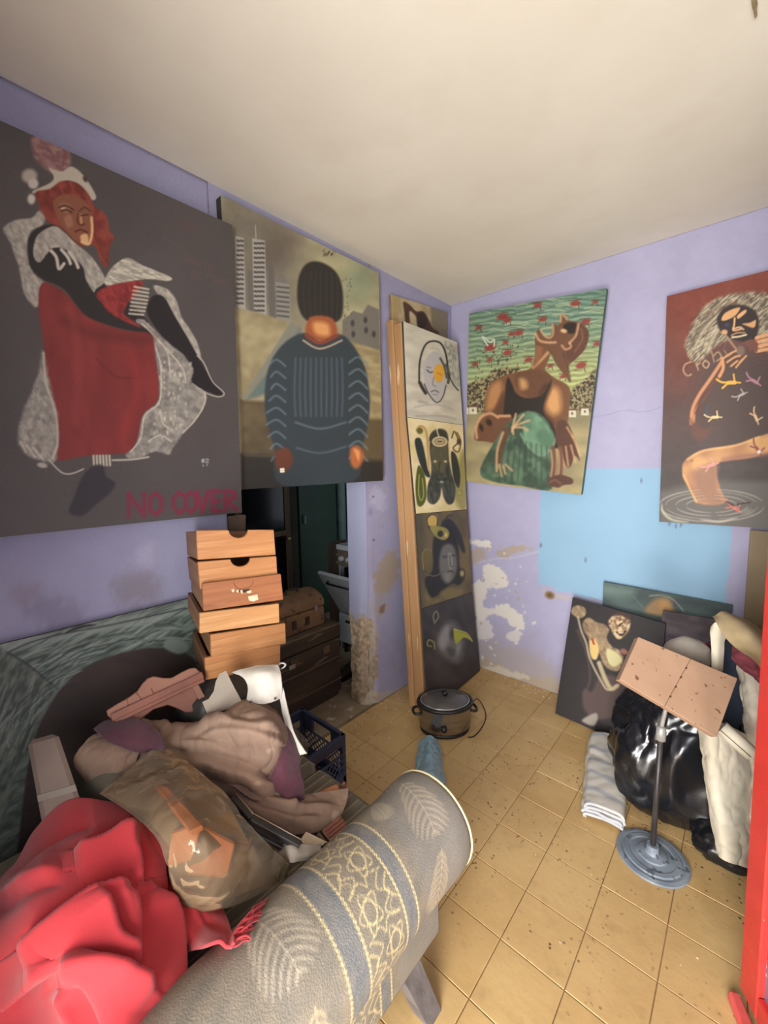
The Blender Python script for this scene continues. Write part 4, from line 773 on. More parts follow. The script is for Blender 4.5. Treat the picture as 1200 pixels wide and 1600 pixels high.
e1 = canvas('canvas of a brown woman with thrown-back head under a green sky', 'painting',
       [at(733, 490, 1, -.105), at(948, 450, 1, -.105), at(908, 773, 1, -.05), at(727, 752, 1, -.05)], (0, -1, 0.0), 0.035, 300, 400, art_woman, (120, 140, 110), 1.0, MT['canvas_edge_green'])

# painting F: wild-haired figure wading
def art_wader(A):
    T = np.clip((A.Y - 430) / 330, 0, 1)[..., None]; A.C[:] = np.array((118, 58, 46)) * (1 - T) ** 1.3 + np.array((72, 64, 62)) * (1 - (1 - T) ** 1.3)
    A.fill([(1040, 450), (1200, 430), (1300, 440), (1100, 540), (1060, 600)], (122, 56, 44), 30, .6, smooth=False); A.mott(8, .03, 3); A.mott(5, .1, 4)
    A.fill([(1110, 560), (1180, 545), (1290, 560), (1300, 700), (1180, 690), (1110, 660), (1100, 610)], (76, 60, 56), 20, .9)
    A.fill([(1030, 768), (1100, 752), (1300, 752), (1300, 840), (1030, 830)], (98, 94, 90), 6, smooth=False)
    A.fill([(1070, 545), (1074, 528), (1086, 498), (1106, 474), (1140, 460), (1176, 456), (1204, 460), (1260, 480), (1260, 560), (1190, 548), (1150, 530), (1120, 540), (1100, 560), (1084, 566)], (128, 116, 96), 3, wob=2, tex=streak((92, 82, 70), (178, 166, 140), -42, .12, 5, 4))
    for k in range(26): x = 1072 + _T[k + 60] * 60; A.line([(x, 556 - _T[k + 10] * 40), (x + 22, 512 - _T[k + 30] * 20), (x + 60, 472 - _T[k + 20] * 8)], 1.6, (188, 174, 146) if k % 2 else (100, 88, 72), .9, .7)
    A.fill([(1120, 500), (1132, 480), (1156, 476), (1180, 486), (1186, 510), (1176, 534), (1150, 532), (1128, 520)], (44, 34, 34), 2)
    A.fill([(1127, 500), (1134, 488), (1156, 480), (1150, 492), (1136, 500)], (206, 156, 108), 1); A.fill([(1152, 493), (1164, 484), (1166, 488), (1154, 498)], (214, 164, 116), 1); A.line([(1148, 497), (1147, 508), (1146, 516), (1158, 514)], 3, (216, 166, 118), 1); A.line([(1146, 514), (1156, 511), (1162, 515)], 2.2, (222, 176, 130), .9); A.fill([(1160, 506), (1172, 504), (1181, 500), (1178, 512), (1164, 508)], (204, 156, 104), 1); A.ell(1132, 519, 5, 4, (200, 150, 108), 0, 1.2); A.line([(1143, 524), (1152, 520), (1164, 520)], 1.8, (200, 150, 110)); A.line([(1144, 527), (1154, 526), (1166, 523)], 2.6, (222, 206, 164), .8); A.ell(1136, 508, 4, 3, (60, 56, 78), 0, 1.5)
    for k in range(4): A.line([(1182, 528 + k * 7), (1200, 523 + k * 7.5), (1230, 520 + k * 8)], 5.5, (214, 158, 112), 1); A.line([(1182, 531.5 + k * 7), (1225, 524 + k * 8)], 1.2, (84, 48, 40))
    A.fill([(1160, 536), (1174, 530), (1184, 536), (1182, 552), (1176, 545), (1172, 550), (1168, 540)], (112, 68, 56), 1.4)
    A.line([(1134, 524), (1150, 545), (1158, 552)], 3.5, (150, 124, 100), 1.2); A.ell(1157, 548, 7, 8, (120, 98, 84), 0, 2)
    for q in [[(1130, 560), (1142, 552), (1150, 548)], [(1136, 566), (1148, 558), (1156, 556)], [(1142, 572), (1152, 564)], [(1150, 574), (1160, 562)], [(1156, 566), (1166, 556)]]: A.line(q, 3, (210, 152, 100), 1)
    A.line([(1128, 565), (1110, 592), (1092, 618), (1082, 640), (1080, 662)], 5.5, (196, 134, 94), 1.3); A.line([(1126, 586), (1110, 606), (1096, 626), (1086, 644), (1084, 660)], 3.5, (188, 126, 88), 1.2); A.line([(1132, 568), (1118, 596), (1098, 622), (1088, 646)], 5, (92, 54, 44), 1.5); A.fill([(1078, 655), (1084, 660), (1100, 670), (1112, 668), (1104, 682), (1092, 688), (1082, 680)], (104, 66, 54), 4, .8); A.line([(1128, 560), (1130, 575), (1124, 588)], 5, (204, 146, 96), 1.3)
    A.fill([(1066, 728), (1072, 718), (1090, 706), (1115, 700), (1150, 694), (1185, 682), (1220, 676), (1300, 690), (1300, 716), (1220, 706), (1170, 716), (1125, 722), (1120, 735), (1124, 760), (1132, 786), (1090, 786), (1080, 764), (1068, 748)], (196, 148, 100), 1.4, tex=streak((206, 158, 104), (160, 110, 82), 25, .03, 1, 5))
    A.fill([(1085, 738), (1100, 728), (1122, 726), (1118, 745), (1122, 765), (1128, 785), (1094, 785), (1088, 762)], (142, 106, 88), 5, .8); A.line([(1130, 718), (1170, 712), (1220, 708)], 6, (148, 100, 88), 3, .7); A.line([(1068, 742), (1078, 764), (1088, 784)], 3, (216, 166, 104), 1.5); A.line([(1074, 718), (1100, 704), (1150, 696), (1186, 683)], 3, (226, 180, 116), 1.5, .8); A.ell(1081, 720, 2, 2, (150, 110, 66))
    def imp(x, y, c, s=1, r=0):
        def R(q): return [(x + s * (a * math.cos(r) - b * math.sin(r)), y + s * (a * math.sin(r) + b * math.cos(r))) for a, b in q]
        A.line(R([(0, 0), (6, 3)]), 4 * s, c, .8); A.line(R([(0, 0), (-6, -4), (-9, -9)]), 2 * s, c, .7); A.line(R([(0, 0), (-8, 2)]), 2 * s, c, .7); A.line(R([(6, 3), (9, -5)]), 1.8 * s, c, .7); A.line(R([(6, 3), (11, 6)]), 1.8 * s, c, .7)
    imp(1138, 598, (224, 172, 64), 1.5, -.5); imp(1176, 594, (176, 128, 140), 1.2, .1); imp(1156, 618, (172, 164, 160), 1, -.9); imp(1114, 652, (222, 196, 140), 1.1, -.5); A.line([(1106, 634), (1104, 646), (1110, 650)], 2.4, (60, 76, 96)); imp(1180, 650, (220, 184, 142), 1.1, .7); imp(1108, 728, (208, 146, 140), 1.2, -.8); imp(1182, 700, (140, 70, 66), 1.2, .5); A.ell(1186, 706, 3, 3, (230, 222, 204)); imp(1145, 792, (196, 108, 92), 1.3, .1); A.line([(1136, 784), (1146, 790)], 2, (50, 36, 34)); A.line([(1152, 788), (1172, 785)], 2, (50, 36, 34))
    for rx, ry, w in [(82, 25, 2.2), (56, 16, 1.8), (40, 11, 1.5), (72, 21, 1.0)]:
        for a0, a1 in [(.1, 1.4), (1.6, 2.9), (3.2, 4.5), (4.8, 6.0)]: A.line([(1112 + rx * math.cos(a0 + (a1 - a0) * i / 6), 790 + ry * math.sin(a0 + (a1 - a0) * i / 6)) for i in range(7)], w, (174, 168, 154), 1.1, .75, dry=.5, taper=True)
    A.line([(1034, 788), (1036, 800), (1050, 812), (1075, 816)], 4, (180, 174, 152), 1.5, .9, taper=True); A.line([(1095, 812), (1125, 815), (1152, 809)], 3.5, (178, 172, 156), 1.2, .9, taper=True); A.ell(1168, 800, 8, 6, (132, 128, 120), 0, 3, .8)
    c = (176, 152, 118); A.line([(1080, 565), (1070, 570), (1068, 580), (1074, 587), (1080, 585)], 2.4, c, .9, .9, dry=.3); A.line([(1088, 568), (1091, 578)], 2.2, c, .9, .9); A.line([(1088, 571), (1094, 567)], 2, c, .9); A.line([(1102, 563), (1098, 570), (1104, 575), (1108, 568), (1102, 563)], 2.2, c, .9); A.line([(1112, 550), (1116, 566)], 2.2, c, .9, .7); A.line([(1115, 556), (1122, 550), (1127, 558), (1120, 564)], 2.2, c, .9, .8); A.line([(1132, 548), (1138, 556), (1143, 552)], 2, c, 1, .6)
    A.line([(1078, 549), (1075, 555), (1082, 556)], 2, c, 1, .6); A.line([(1090, 545), (1091, 554)], 2, c, 1, .6); A.line([(1100, 536), (1106, 548)], 2, c, 1, .5)
    for k in range(9): A.line([(1080 + k * 20, 500 - k * 8), (1090 + k * 20, 494 - k * 7), (1094 + k * 20, 500 - k * 7)], 3, (76, 34, 32), 2, .5)
f1 = canvas('maroon canvas of a wild-haired figure wading in grey water, hung at far right', 'painting',
       [at(1042, 463, 1, -.06), np.array([2.13, -.06, 2.385]), np.array([2.2 - .015, -.045, 1.21]), at(1030, 815, 1, -.045)], (0, -1, 0), 0.03, 330, 330, art_wader, (90, 60, 55), 1.0, MT['canvas_edge_pale'])
# ---------------------------------------------------------------- right-hand corner: leaning canvases, stand, black bag, rolled canvas
def blob(name, c, rad, M, mat, parent=None, nu=64, nv=44, amp=0.03, fs=9, fine=0.006, seed=0, flat=True, pw=2.4, shape=None, sd=(1, 1, 1), crease=0.0):
    th = np.linspace(0, 2 * PI, nu, endpoint=False)[None, :]; ph = np.linspace(-PI / 2, PI / 2, nv)[:, None]
    sg = lambda v, p: np.sign(v) * np.abs(v) ** p
    e = 2 / pw
    x = sg(np.cos(ph), e) * sg(np.cos(th), e) * rad[0]; y = sg(np.cos(ph), e) * sg(np.sin(th), e) * rad[1]; z = sg(np.sin(ph), e) * rad[2] + 0 * th
    P = np.stack([x, y, z], -1)
    if shape is not None: P = shape(P)
    N = P / (np.linalg.norm(P, axis=-1, keepdims=True) + 1e-9)
    q = P * np.array(sd); w = fbm(q * fs * .4 + seed, 2)[..., None] * 1.5; a = fbm(q * fs * .6 + w + seed + 3, 2); b = fbm(q * fs * 1.8 + 2 * w + seed + 7, 2)
    P = P + N * ((1 - np.abs(2 * a - 1) * 2.4) * amp + (1 - np.abs(2 * b - 1) * 2) * fine - amp * .4 + crease * (np.abs(2 * fbm(q * fs * .9 + 2 * w + seed + 11, 2) - 1) ** .6 + .5 * np.abs(2 * fbm(q * fs * 2.2 + 2 * w + seed + 13, 2) - 1) ** .6 - .6))[..., None]
    P = P.reshape(-1, 3) @ np.array(M).T + np.array(c)
    if flat is not False:
        zf = flat if not isinstance(flat, bool) else 0.003
        P[:, 2] = np.maximum(P[:, 2], zf)
    F = [(j * nu + i, j * nu + (i + 1) % nu, (j + 1) * nu + (i + 1) % nu, (j + 1) * nu + i) for j in range(nv - 1) for i in range(nu)]
    return mesh(name, P, F, mat, parent, True)
def rz(a): a = math.radians(a); return np.array([[math.cos(a), -math.sin(a), 0], [math.sin(a), math.cos(a), 0], [0, 0, 1]])
def ctl(rows): return [[atd(*q) for q in r] for r in rows]

def art_ragged(A):
    A.mott(4, .03, 3)
    SK = streak((176, 154, 120), (118, 94, 74), 50, .14, 2, 4, .2, .85)
    A.fill([(925, 1080), (935, 1060), (955, 1055), (985, 1070), (1000, 1095), (996, 1112), (940, 1124), (920, 1118), (910, 1100), (912, 1078)], (84, 68, 66), 3); A.line([(912, 1085), (922, 1060), (916, 1020), (902, 985)], 3, (92, 76, 70), 2, .7)
    A.fill([(893, 958), (896, 948), (906, 946), (915, 952), (914, 962), (904, 966)], (180, 160, 130), 1.2, tex=SK); A.line([(903, 964), (908, 985), (916, 1005), (922, 1030), (938, 1062), (950, 1078), (966, 1070)], 3, (190, 174, 146), 1.4, .9)
    A.fill([(911, 972), (920, 965), (932, 972), (945, 976), (952, 985), (948, 996), (956, 1010), (968, 1016), (974, 1030), (966, 1048), (952, 1046), (942, 1036), (936, 1020), (930, 1030), (922, 1024), (920, 1000), (912, 985)], (150, 128, 98), 1.5, tex=SK)
    A.fill([(921, 1002), (930, 1000), (936, 1014), (932, 1030), (924, 1026)], (216, 184, 118), 1.5); A.fill([(948, 1014), (964, 1020), (972, 1032), (960, 1042), (950, 1034)], (206, 196, 146), 1.5); A.line([(925, 998), (928, 1006)], 3, (168, 60, 44)); A.ell(975, 1018, 6, 4, (150, 96, 84), 30)
    A.fill([(950, 972), (958, 962), (972, 960), (984, 968), (983, 984), (974, 996), (964, 998), (956, 986)], (176, 148, 116), 1.4, tex=streak((214, 190, 150), (120, 88, 66), 70, .2, 1, 8)); A.line([(966, 978), (972, 974)], 2, (40, 30, 28)); A.line([(964, 988), (971, 992), (977, 986)], 2.6, (50, 34, 30)); A.line([(966, 989), (974, 989)], 1, (230, 214, 190)); A.fill([(956, 962), (968, 956), (984, 962), (984, 968), (970, 962)], (70, 50, 42), 1.5)
    A.line([(936, 1036), (946, 1062), (955, 1076), (964, 1072)], 7, (192, 176, 136), 1.6, .9); A.fill([(910, 1124), (930, 1114), (934, 1122), (928, 1134), (914, 1130)], (156, 146, 138), 2); A.ell(978, 1111, 5, 4, (150, 140, 134), 0, 2)
gT = [np.array(q) for q in ((.934, -.075, .702), (1.42, -.12, .669), (1.42, -.285, .006), (.907, -.227, .004))]
gn = nrm(np.cross(gT[2] - gT[3], gT[0] - gT[3])); gn = gn if gn[1] < 0 else -gn
mk('edge_violet', (112, 96, 116), (78, 66, 80), 14, .8, .2)
canvas('small dark canvas with a laughing painted figure, leaning on the wall at the floor', 'painting', gT, gn, .025, 170, 200, art_ragged, (46, 42, 43), .9, MT['edge_violet'])
def art_teal(A):
    A.C[:] = streak((70, 86, 84), (50, 62, 64), 8, .02, 3, 2)(A.X, A.Y); A.fill([(944, 912), (990, 918), (985, 934), (944, 930)], (106, 128, 120), 8, .7)
    A.fill([(1008, 956), (1018, 940), (1032, 934), (1046, 942), (1054, 960), (1030, 962)], (150, 116, 74), 4, .9); A.ell(1040, 944, 9, 9, (176, 134, 78), 0, 5, .8); A.line([(1015, 931), (1034, 930), (1052, 937), (1068, 955)], 1.4, (160, 164, 156), .8, .8); A.line([(990, 932), (1005, 950)], 1.2, (110, 120, 116), 1, .6)
hT = [at(943, 909, 1, -.035), at(1145, 946, 1, -.035), np.array([1.66, -.06, .003]), np.array([1.10, -.06, .003])]
canvas('long teal canvas with a glowing dome, leaning behind the other floor canvases', 'painting', hT, (0, -1, .03), .02, 160, 130, art_teal, (64, 78, 78), 1.0, MT['canvas_edge_green'])
def art_murk(A): A.C[:] = streak((58, 48, 52), (86, 74, 84), 12, .03, 3, 2)(A.X, A.Y); A.mott(8, .08, 3)
iT = [at(1036, 954, 1, -.085), at(1136, 972, 1, -.085), np.array([1.64, -.14, .003]), np.array([1.36, -.14, .003])]
canvas('murky purple canvas leaning between the teal canvas and the black plastic bag', 'painting', iT, (0, -1, .08), .018, 60, 90, art_murk, (64, 54, 60), 1.0, MT['edge_violet'])
# tall brown sheet of board at the right
mk('brown_board', (142, 122, 84), (102, 84, 62), 2.2, .6, .2, 30, stretch=(1, 1, .35), c3=(84, 66, 54), sc3=1.5, lo3=.5, hi3=.7)
o = quadbox('tall_board', [at(1172, 828, 1, -.05), np.array([2.17, -.05, 1.19]), np.array([2.17, -.10, .003]), np.array([1.735, -.10, .003])], nrm((0, -1, .04)), .015, MT['brown_board']); tagp(o, 'tall brown sheet of board leaning under the maroon canvas at far right', 'board')

# stand with a tilted wooden top
mk('stand_wood', (164, 132, 108), (150, 118, 94), 5, .7, .2, 60, stretch=(.6, 1.2, 1), c3=(96, 68, 48), sc3=48, lo3=.66, hi3=.71); mk('ply_edge', (178, 146, 130), (140, 108, 94), 20, .8, .3, 60, stretch=(.2, .2, 3))
mk('cast_grey', (108, 118, 130), (136, 146, 156), 14, .55, .25, 50, stretch=(1, 1, 1), c3=(84, 92, 104), sc3=30); mk('pole_metal', (72, 66, 66), (54, 50, 50), 15, .45, .1, metal=.4); mk('galv', (168, 166, 162), (140, 138, 136), 20, .45, .1, metal=.3)
sd = thing('stand', 'stand with round grey base, thin pole and tilted pale wooden top', 'stand', (1.52, -.905, 0))
BC = (1.518, -.93, 0)
prof = [(0, 0), (.118, 0), (.122, .004), (.121, .010), (.108, .013), (.098, .012), (.094, .016), (.078, .017), (.074, .015), (.052, .018), (.048, .022), (.026, .026), (.022, .032), (.020, .058), (.0, .058)]
V, F = lathe(prof, 48, c=BC); o = mesh('base', V, F, MT['cast_grey'], sd, False)
bc = [(998, 995), (1153, 1060), (1120, 1152), (968, 1062)]
W4 = [atd(*q, 1.50) for q in bc]
bn = nrm(np.cross(W4[1] - W4[0], W4[3] - W4[0])); bn = bn if np.dot(bn, CAM - W4[0]) > 0 else -bn
# tip the top backward so that it lies flatter, like a music stand
ce = sum(W4) / 4; tn = nrm(bn + np.array([0, 0, .55])); W4 = [atp(*q, ce, tn) for q in bc]
mk('dark_seam', (60, 44, 34), rough=.9, bump=0)
tl_, tr_, br_, bl_ = W4; up_ = nrm(tl_ - bl_)
m1, m2 = tl_ * .46 + tr_ * .54, bl_ * .52 + br_ * .48; gap = nrm(tr_ - tl_) * .0006
for nm, q in (('top_plank', [tl_, m1 - gap, m2 - gap, bl_]), ('top_plank', [m1 + gap, tr_, br_, m2 + gap])): quadbox(nm, q, tn, .032, MT['stand_wood'], sd, .002)
ctr = (m1 + m2) / 2 - tn * .034
quadbox('mounting_plate', [ctr + d for d in (-gap * 80 + up_ * .05, gap * 80 + up_ * .05, gap * 80 - up_ * .05, -gap * 80 - up_ * .05)], tn, .006, MT['pole_metal'], sd, .001)
for k in range(4):
    c = m1 * (1 - (k + 1) / 5) + m2 * (k + 1) / 5 + tn * .0005; V, F = lathe([(0, .001), (.004, .0005), (.004, 0)], 8); A3 = np.stack([gap / np.linalg.norm(gap), up_, tn], 1); mesh('seam_nail', V @ A3.T + c, F, MT['dark_seam'], sd)
ptop = np.array([BC[0] + .002, BC[1], ctr[2] - .02])
tube('pole', [(BC[0], BC[1], .03), (BC[0] + .002, BC[1], .50)], .0095, MT['pole_metal'], sd, 14)
o = tube('collar', [(BC[0] + .002, BC[1], .495), (BC[0] + .002, BC[1], .545), (BC[0] + .002, BC[1], .548)], [.017, .015, .007], MT['galv'], sd, 14)
tube('upper_rod', [(BC[0] + .002, BC[1], .54), ctr - tn * .004], .007, MT['galv'], sd, 12)

# folded striped cloth on the floor
mk('cloth_stripe', (206, 200, 190), (184, 180, 174), 9, .95, .5, 140, sheen=.2)
def stripe_mat():
    m_, nt, b = nodes('striped_cloth'); L = nt.links.new; g = N_(nt, 'ShaderNodeTexCoord')
    s = N_(nt, 'ShaderNodeSeparateXYZ'); L(g.outputs['Object'], s.inputs[0]); nz = N_(nt, 'ShaderNodeTexNoise'); nz.inputs['Scale'].default_value = 9; L(g.outputs['Object'], nz.inputs['Vector'])
    a = N_(nt, 'ShaderNodeMath', operation='MULTIPLY_ADD'); a.inputs[1].default_value = .10; L(nz.outputs[0], a.inputs[0]); L(s.outputs['Y'], a.inputs[2])
    w = N_(nt, 'ShaderNodeMath', operation='MULTIPLY'); w.inputs[1].default_value = 62; L(a.outputs[0], w.inputs[0]); sn = N_(nt, 'ShaderNodeMath', operation='SINE'); L(w.outputs[0], sn.inputs[0])
    r_ = N_(nt, 'ShaderNodeValToRGB'); e = r_.color_ramp.elements; e[0].position = .35; e[0].color = rgba((206, 200, 190)); e[1].position = .95; e[1].color = rgba((176, 178, 182)); L(sn.outputs[0], r_.inputs[0])
    L(r_.outputs[0], b.inputs['Base Color']); b.inputs['Roughness'].default_value = .95; MT['striped_cloth'] = m_
stripe_mat()
st_ = thing('folded_cloth', 'folded white and grey striped cloth lying on tiles beside the stand', 'cloth', (1.22, -.66, 0))
cs = [[at(926, 1160, 2, 0), at(972, 1168, 2, 0)], [at(920, 1195, 2, 0), at(972, 1200, 2, 0)], [at(916, 1235, 2, 0), at(972, 1240, 2, 0)], [at(914, 1278, 2, 0), at(970, 1300, 2, 0)]]
for k in range(4):
    rows = []
    for j, (a, b) in enumerate(cs):
        z = .012 + .014 * k; d = (b - a); off = np.array([.006 * math.sin(k * 2 + j), .004 * k if j == 3 else 0, 0])
        rows.append([a + off + [0, 0, z * .6], a + d * .08 + off + [0, 0, z], a + d * .5 + off + [0, 0, z + .004], a + d * .92 + off + [0, 0, z], b + off + [0, 0, z * .6]])
    sheet('fold', rows, MT['striped_cloth'], st_, 10, 14, .009, .006, 18, .002, seed=k * 3 + 1)

# black plastic bag
m_, nt, b = nodes('black_plastic'); b.inputs['Base Color'].default_value = rgba((20, 21, 25)); b.inputs['Roughness'].default_value = .22; b.inputs['Specular IOR Level'].default_value = .7; MT['black_plastic'] = m_
def bagshape(P):
    P = P.copy(); t = np.clip((P[..., 2] + .3) / .7, 0, 1); s = 1 - .35 * t ** 2; P[..., 0] *= s; P[..., 1] *= s; return P
o = blob('plastic_bag', (1.56, -.49, .24), (.30, .24, .32), rz(14), MT['black_plastic'], None, 190, 140, .034, 8, .004, 2, True, 3.0, bagshape, (1.2, 1.2, .55), .030); tagp(o, 'big shiny black plastic bag slumped behind the stand pole', 'bag')
o = blob('plastic_bag', (1.74, -.60, .05), (.12, .22, .075), rz(-8), MT['black_plastic'], None, 110, 60, .016, 14, .003, 6, True, 2.6, crease=.022); tagp(o, 'flat crumpled black plastic bag on the floor, lower right beside the big one', 'bag')
# rolled and folded canvases, cloths and boards on top of the bag
mk('raw_canvas', (196, 188, 170), (180, 170, 150), 6, .9, .4, 60); mk('cream_lace', (190, 182, 168), (166, 156, 142), 16, .95, .6, 90); mk('burgundy', (116, 46, 54), (88, 34, 44), 14, .85, .4, 60, stretch=(1, 1, 3))
mk('khaki_hide', (164, 146, 112), (126, 108, 80), 7, .7, .3, 60); mk('navy_board', (62, 72, 92), (46, 50, 60), 3, .35, .1); mk('grey_linen', (166, 158, 148), (148, 140, 132), 9, .95, .4, 80)
o = quadbox('navy_board', [atd(1106, 1000, 1.74), atd(1147, 1003, 1.74), atd(1174, 1190, 1.60), atd(1118, 1180, 1.60)], nrm(-FW + UP * .2), .018, MT['navy_board'], None, .003); tagp(o, 'glossy dark navy board standing among the rolled canvases behind the wooden stand top', 'board')
o = sheet('hanging_canvas', ctl([[(1092, 1128, 1.60), (1106, 1120, 1.57), (1130, 1130, 1.56), (1166, 1148, 1.58)], [(1096, 1165, 1.58), (1112, 1160, 1.53), (1140, 1165, 1.53), (1168, 1180, 1.56)], [(1102, 1215, 1.55), (1116, 1215, 1.51), (1142, 1220, 1.51), (1172, 1225, 1.53)], [(1112, 1275, 1.51), (1124, 1278, 1.47), (1148, 1282, 1.47), (1174, 1285, 1.50)], [(1120, 1318, 1.47), (1132, 1322, 1.44), (1152, 1326, 1.44), (1172, 1330, 1.47)], [(1124, 1336, 1.455), (1134, 1344, 1.43), (1150, 1350, 1.43), (1168, 1356, 1.45)]]), MT['raw_canvas'], None, 18, 18, .004, .004, 12, .001, 3, crease=.010); tagp(o, 'off-white raw canvas sheet hanging down over the black plastic bags to the floor', 'canvas sheet')
# scroll end
sp = []
ax0, ax1 = atd(1128, 1136, 1.50), atd(1176, 1178, 1.44); axd = nrm(ax1 - ax0); ua = nrm(np.cross(axd, [0, 0, 1])); ub = np.cross(axd, ua)
th = np.linspace(0, 5.2 * PI, 90); rr = .030 - .0042 * th / PI
V = np.concatenate([[c + ua * r_ * math.cos(t) + ub * r_ * math.sin(t) for t, r_ in zip(th, rr)] for c in (ax0, ax0 * .5 + ax1 * .5, ax1)]); n = 90
o = mesh('canvas_roll', V, [(j * n + i, j * n + i + 1, (j + 1) * n + i + 1, (j + 1) * n + i) for j in range(2) for i in range(n - 1)], MT['raw_canvas'], None, True); o.modifiers.new('t', 'SOLIDIFY').thickness = .0015; tagp(o, 'small off-white canvas scroll with spiral end lying against the navy board', 'canvas roll')
o = sheet('crumpled_cloth', ctl([[(1150, 1010, 1.66), (1172, 1006, 1.62), (1200, 1012, 1.62)], [(1156, 1050, 1.66), (1176, 1050, 1.60), (1206, 1056, 1.60)], [(1160, 1100, 1.62), (1178, 1100, 1.57), (1208, 1100, 1.57)], [(1168, 1170, 1.58), (1182, 1170, 1.54), (1210, 1170, 1.53)], [(1168, 1250, 1.54), (1184, 1250, 1.50), (1212, 1250, 1.49)], [(1168, 1340, 1.485), (1182, 1345, 1.45), (1205, 1350, 1.44)]]), MT['cream_lace'], None, 18, 18, .005, .006, 16, .002, 8, crease=.014); tagp(o, 'crumpled cream cloth hanging next to the red door at the right', 'cloth')
o = sheet('burgundy_cloth', ctl([[(1145, 1010, 1.60), (1170, 1004, 1.55), (1205, 1012, 1.56)], [(1146, 1030, 1.58), (1170, 1026, 1.53), (1205, 1032, 1.54)], [(1158, 1044, 1.58), (1180, 1048, 1.53), (1206, 1058, 1.54)], [(1176, 1056, 1.58), (1190, 1070, 1.54), (1208, 1090, 1.54)]]), MT['burgundy'], None, 18, 16, .004, .004, 20, .002, 5, crease=.010); tagp(o, 'burgundy cloth bunched beneath the khaki roll at the right edge', 'cloth')
o = sheet('burgundy_cloth', ctl([[(1086, 1016, 1.74), (1100, 1003, 1.72), (1114, 1008, 1.74)], [(1088, 1026, 1.72), (1100, 1018, 1.69), (1114, 1024, 1.72)], [(1094, 1040, 1.72), (1104, 1040, 1.70), (1114, 1048, 1.72)]]), MT['burgundy'], None, 12, 12, .006, .008, 40, .003, 9); tagp(o, 'small burgundy cloth bundle left of the cream strip above the wooden stand top', 'cloth')
o = sheet('canvas_strip', ctl([[(1112, 980, 1.62), (1124, 972, 1.60), (1144, 1002, 1.62)], [(1110, 995, 1.61), (1122, 990, 1.60), (1132, 998, 1.61)], [(1112, 1020, 1.61), (1120, 1020, 1.60), (1129, 1022, 1.61)], [(1113, 1062, 1.60), (1119, 1062, 1.59), (1126, 1064, 1.60)]]), MT['raw_canvas'], None, 8, 12, .004, .002, 20, .001, 2); tagp(o, 'narrow cream canvas strip bent over at its top beside the khaki roll', 'canvas strip')
o = sheet('rolled_hide', ctl([[(1118, 966, 1.66), (1128, 960, 1.62), (1138, 963, 1.68)], [(1122, 976, 1.60), (1150, 972, 1.56), (1168, 976, 1.62)], [(1142, 1000, 1.56), (1170, 992, 1.50), (1190, 992, 1.58)], [(1172, 1022, 1.54), (1188, 1016, 1.48), (1206, 1006, 1.54)], [(1192, 1040, 1.53), (1204, 1034, 1.49), (1216, 1018, 1.54)]]), MT['khaki_hide'], None, 12, 12, .012, .004, 14, .001, 4); tagp(o, 'khaki rolled canvas lying aslant on top of the heap at far right', 'canvas roll')
o = blob('grey_bundle', atd(1072, 1022, 1.72), (.085, .05, .07), rz(20), MT['grey_linen'], None, 48, 32, .006, 16, .002, 5, False, 2.2); tagp(o, 'rounded grey linen bundle peeking over the wooden stand top', 'cloth')
o = blob('cloth_bundle', (1.72, -.40, .36), (.08, .10, .36), rz(10), MT['cream_lace'], None, 48, 48, .012, 12, .004, 7, False, 2.5); tagp(o, 'cream cloth stuffed upright between bag and navy board', 'cloth')

# red glazed door at the right edge
mk('red_paint', (188, 50, 46), (174, 44, 42), 9, .35, .1, 40, c3=(232, 196, 184), sc3=70, lo3=.74, hi3=.77); mk('door_glass', (110, 118, 140), (70, 74, 90), 12, .12, .05, 30, c3=(200, 200, 196), sc3=60, lo3=.68, hi3=.72, coat=.3)
eb = at(1155, 1540, 1, -1.28); eb[2] = max(eb[2], .012); et = at(1199, 845, 1, -1.28); dz = (et - eb) / (et[2] - eb[2]); dd = np.array([math.cos(math.radians(-63)), math.sin(math.radians(-63)), 0]); LW = .93; HT = 2.0
E = lambda s, z: eb + dd * s + dz * (z - eb[2])
dn_ = nrm(np.cross(dd, dz)); dn_ = dn_ if dn_[0] < 0 else -dn_
dr = tagp(bpy.data.objects.new('door_1', None), None, None, None, 'structure'); COL.objects.link(dr); dr.location = tuple(eb); WL[dr.name] = eb
z0 = eb[2]
for nm, s0, s1, za, zb in [('stile', 0, .075, z0, HT), ('stile', LW - .075, LW, z0, HT), ('rail', .075, LW - .075, z0, .13), ('rail', .075, LW - .075, HT - .08, HT), ('rail', .075, LW - .075, 1.0, 1.06)]:
    quadbox(nm, [E(s0, zb), E(s1, zb), E(s1, za), E(s0, za)], dn_, .035, MT['red_paint'], dr, .004)
for za, zb in ((.13, 1.0), (1.06, HT - .08)): quadbox('pane', [E(.075, zb) - dn_ * .015, E(LW - .075, zb) - dn_ * .015, E(LW - .075, za) - dn_ * .015, E(.075, za) - dn_ * .015], dn_, .004, MT['door_glass'], dr, 0)
a, b = at(1147, 1548, 2, .03), at(1172, 1612, 2, .03); w = nrm(np.cross(b - a, [0, 0, 1])) * .016
mk('red_worn', (214, 92, 88), (196, 74, 70), 16, .6, .3, 60, c3=(230, 180, 172), sc3=30)
o = mesh('door_wedge', [a - w - [0, 0, .028], a + w - [0, 0, .028], b + w - [0, 0, .028], b - w - [0, 0, .028], a - w * .8, a + w * .8, b + w, b - w], BF, MT['red_worn']); bev(o, .005, 2); tagp(o, 'worn pinkish-red wedge on the tiles at the foot of the red door', 'door wedge')

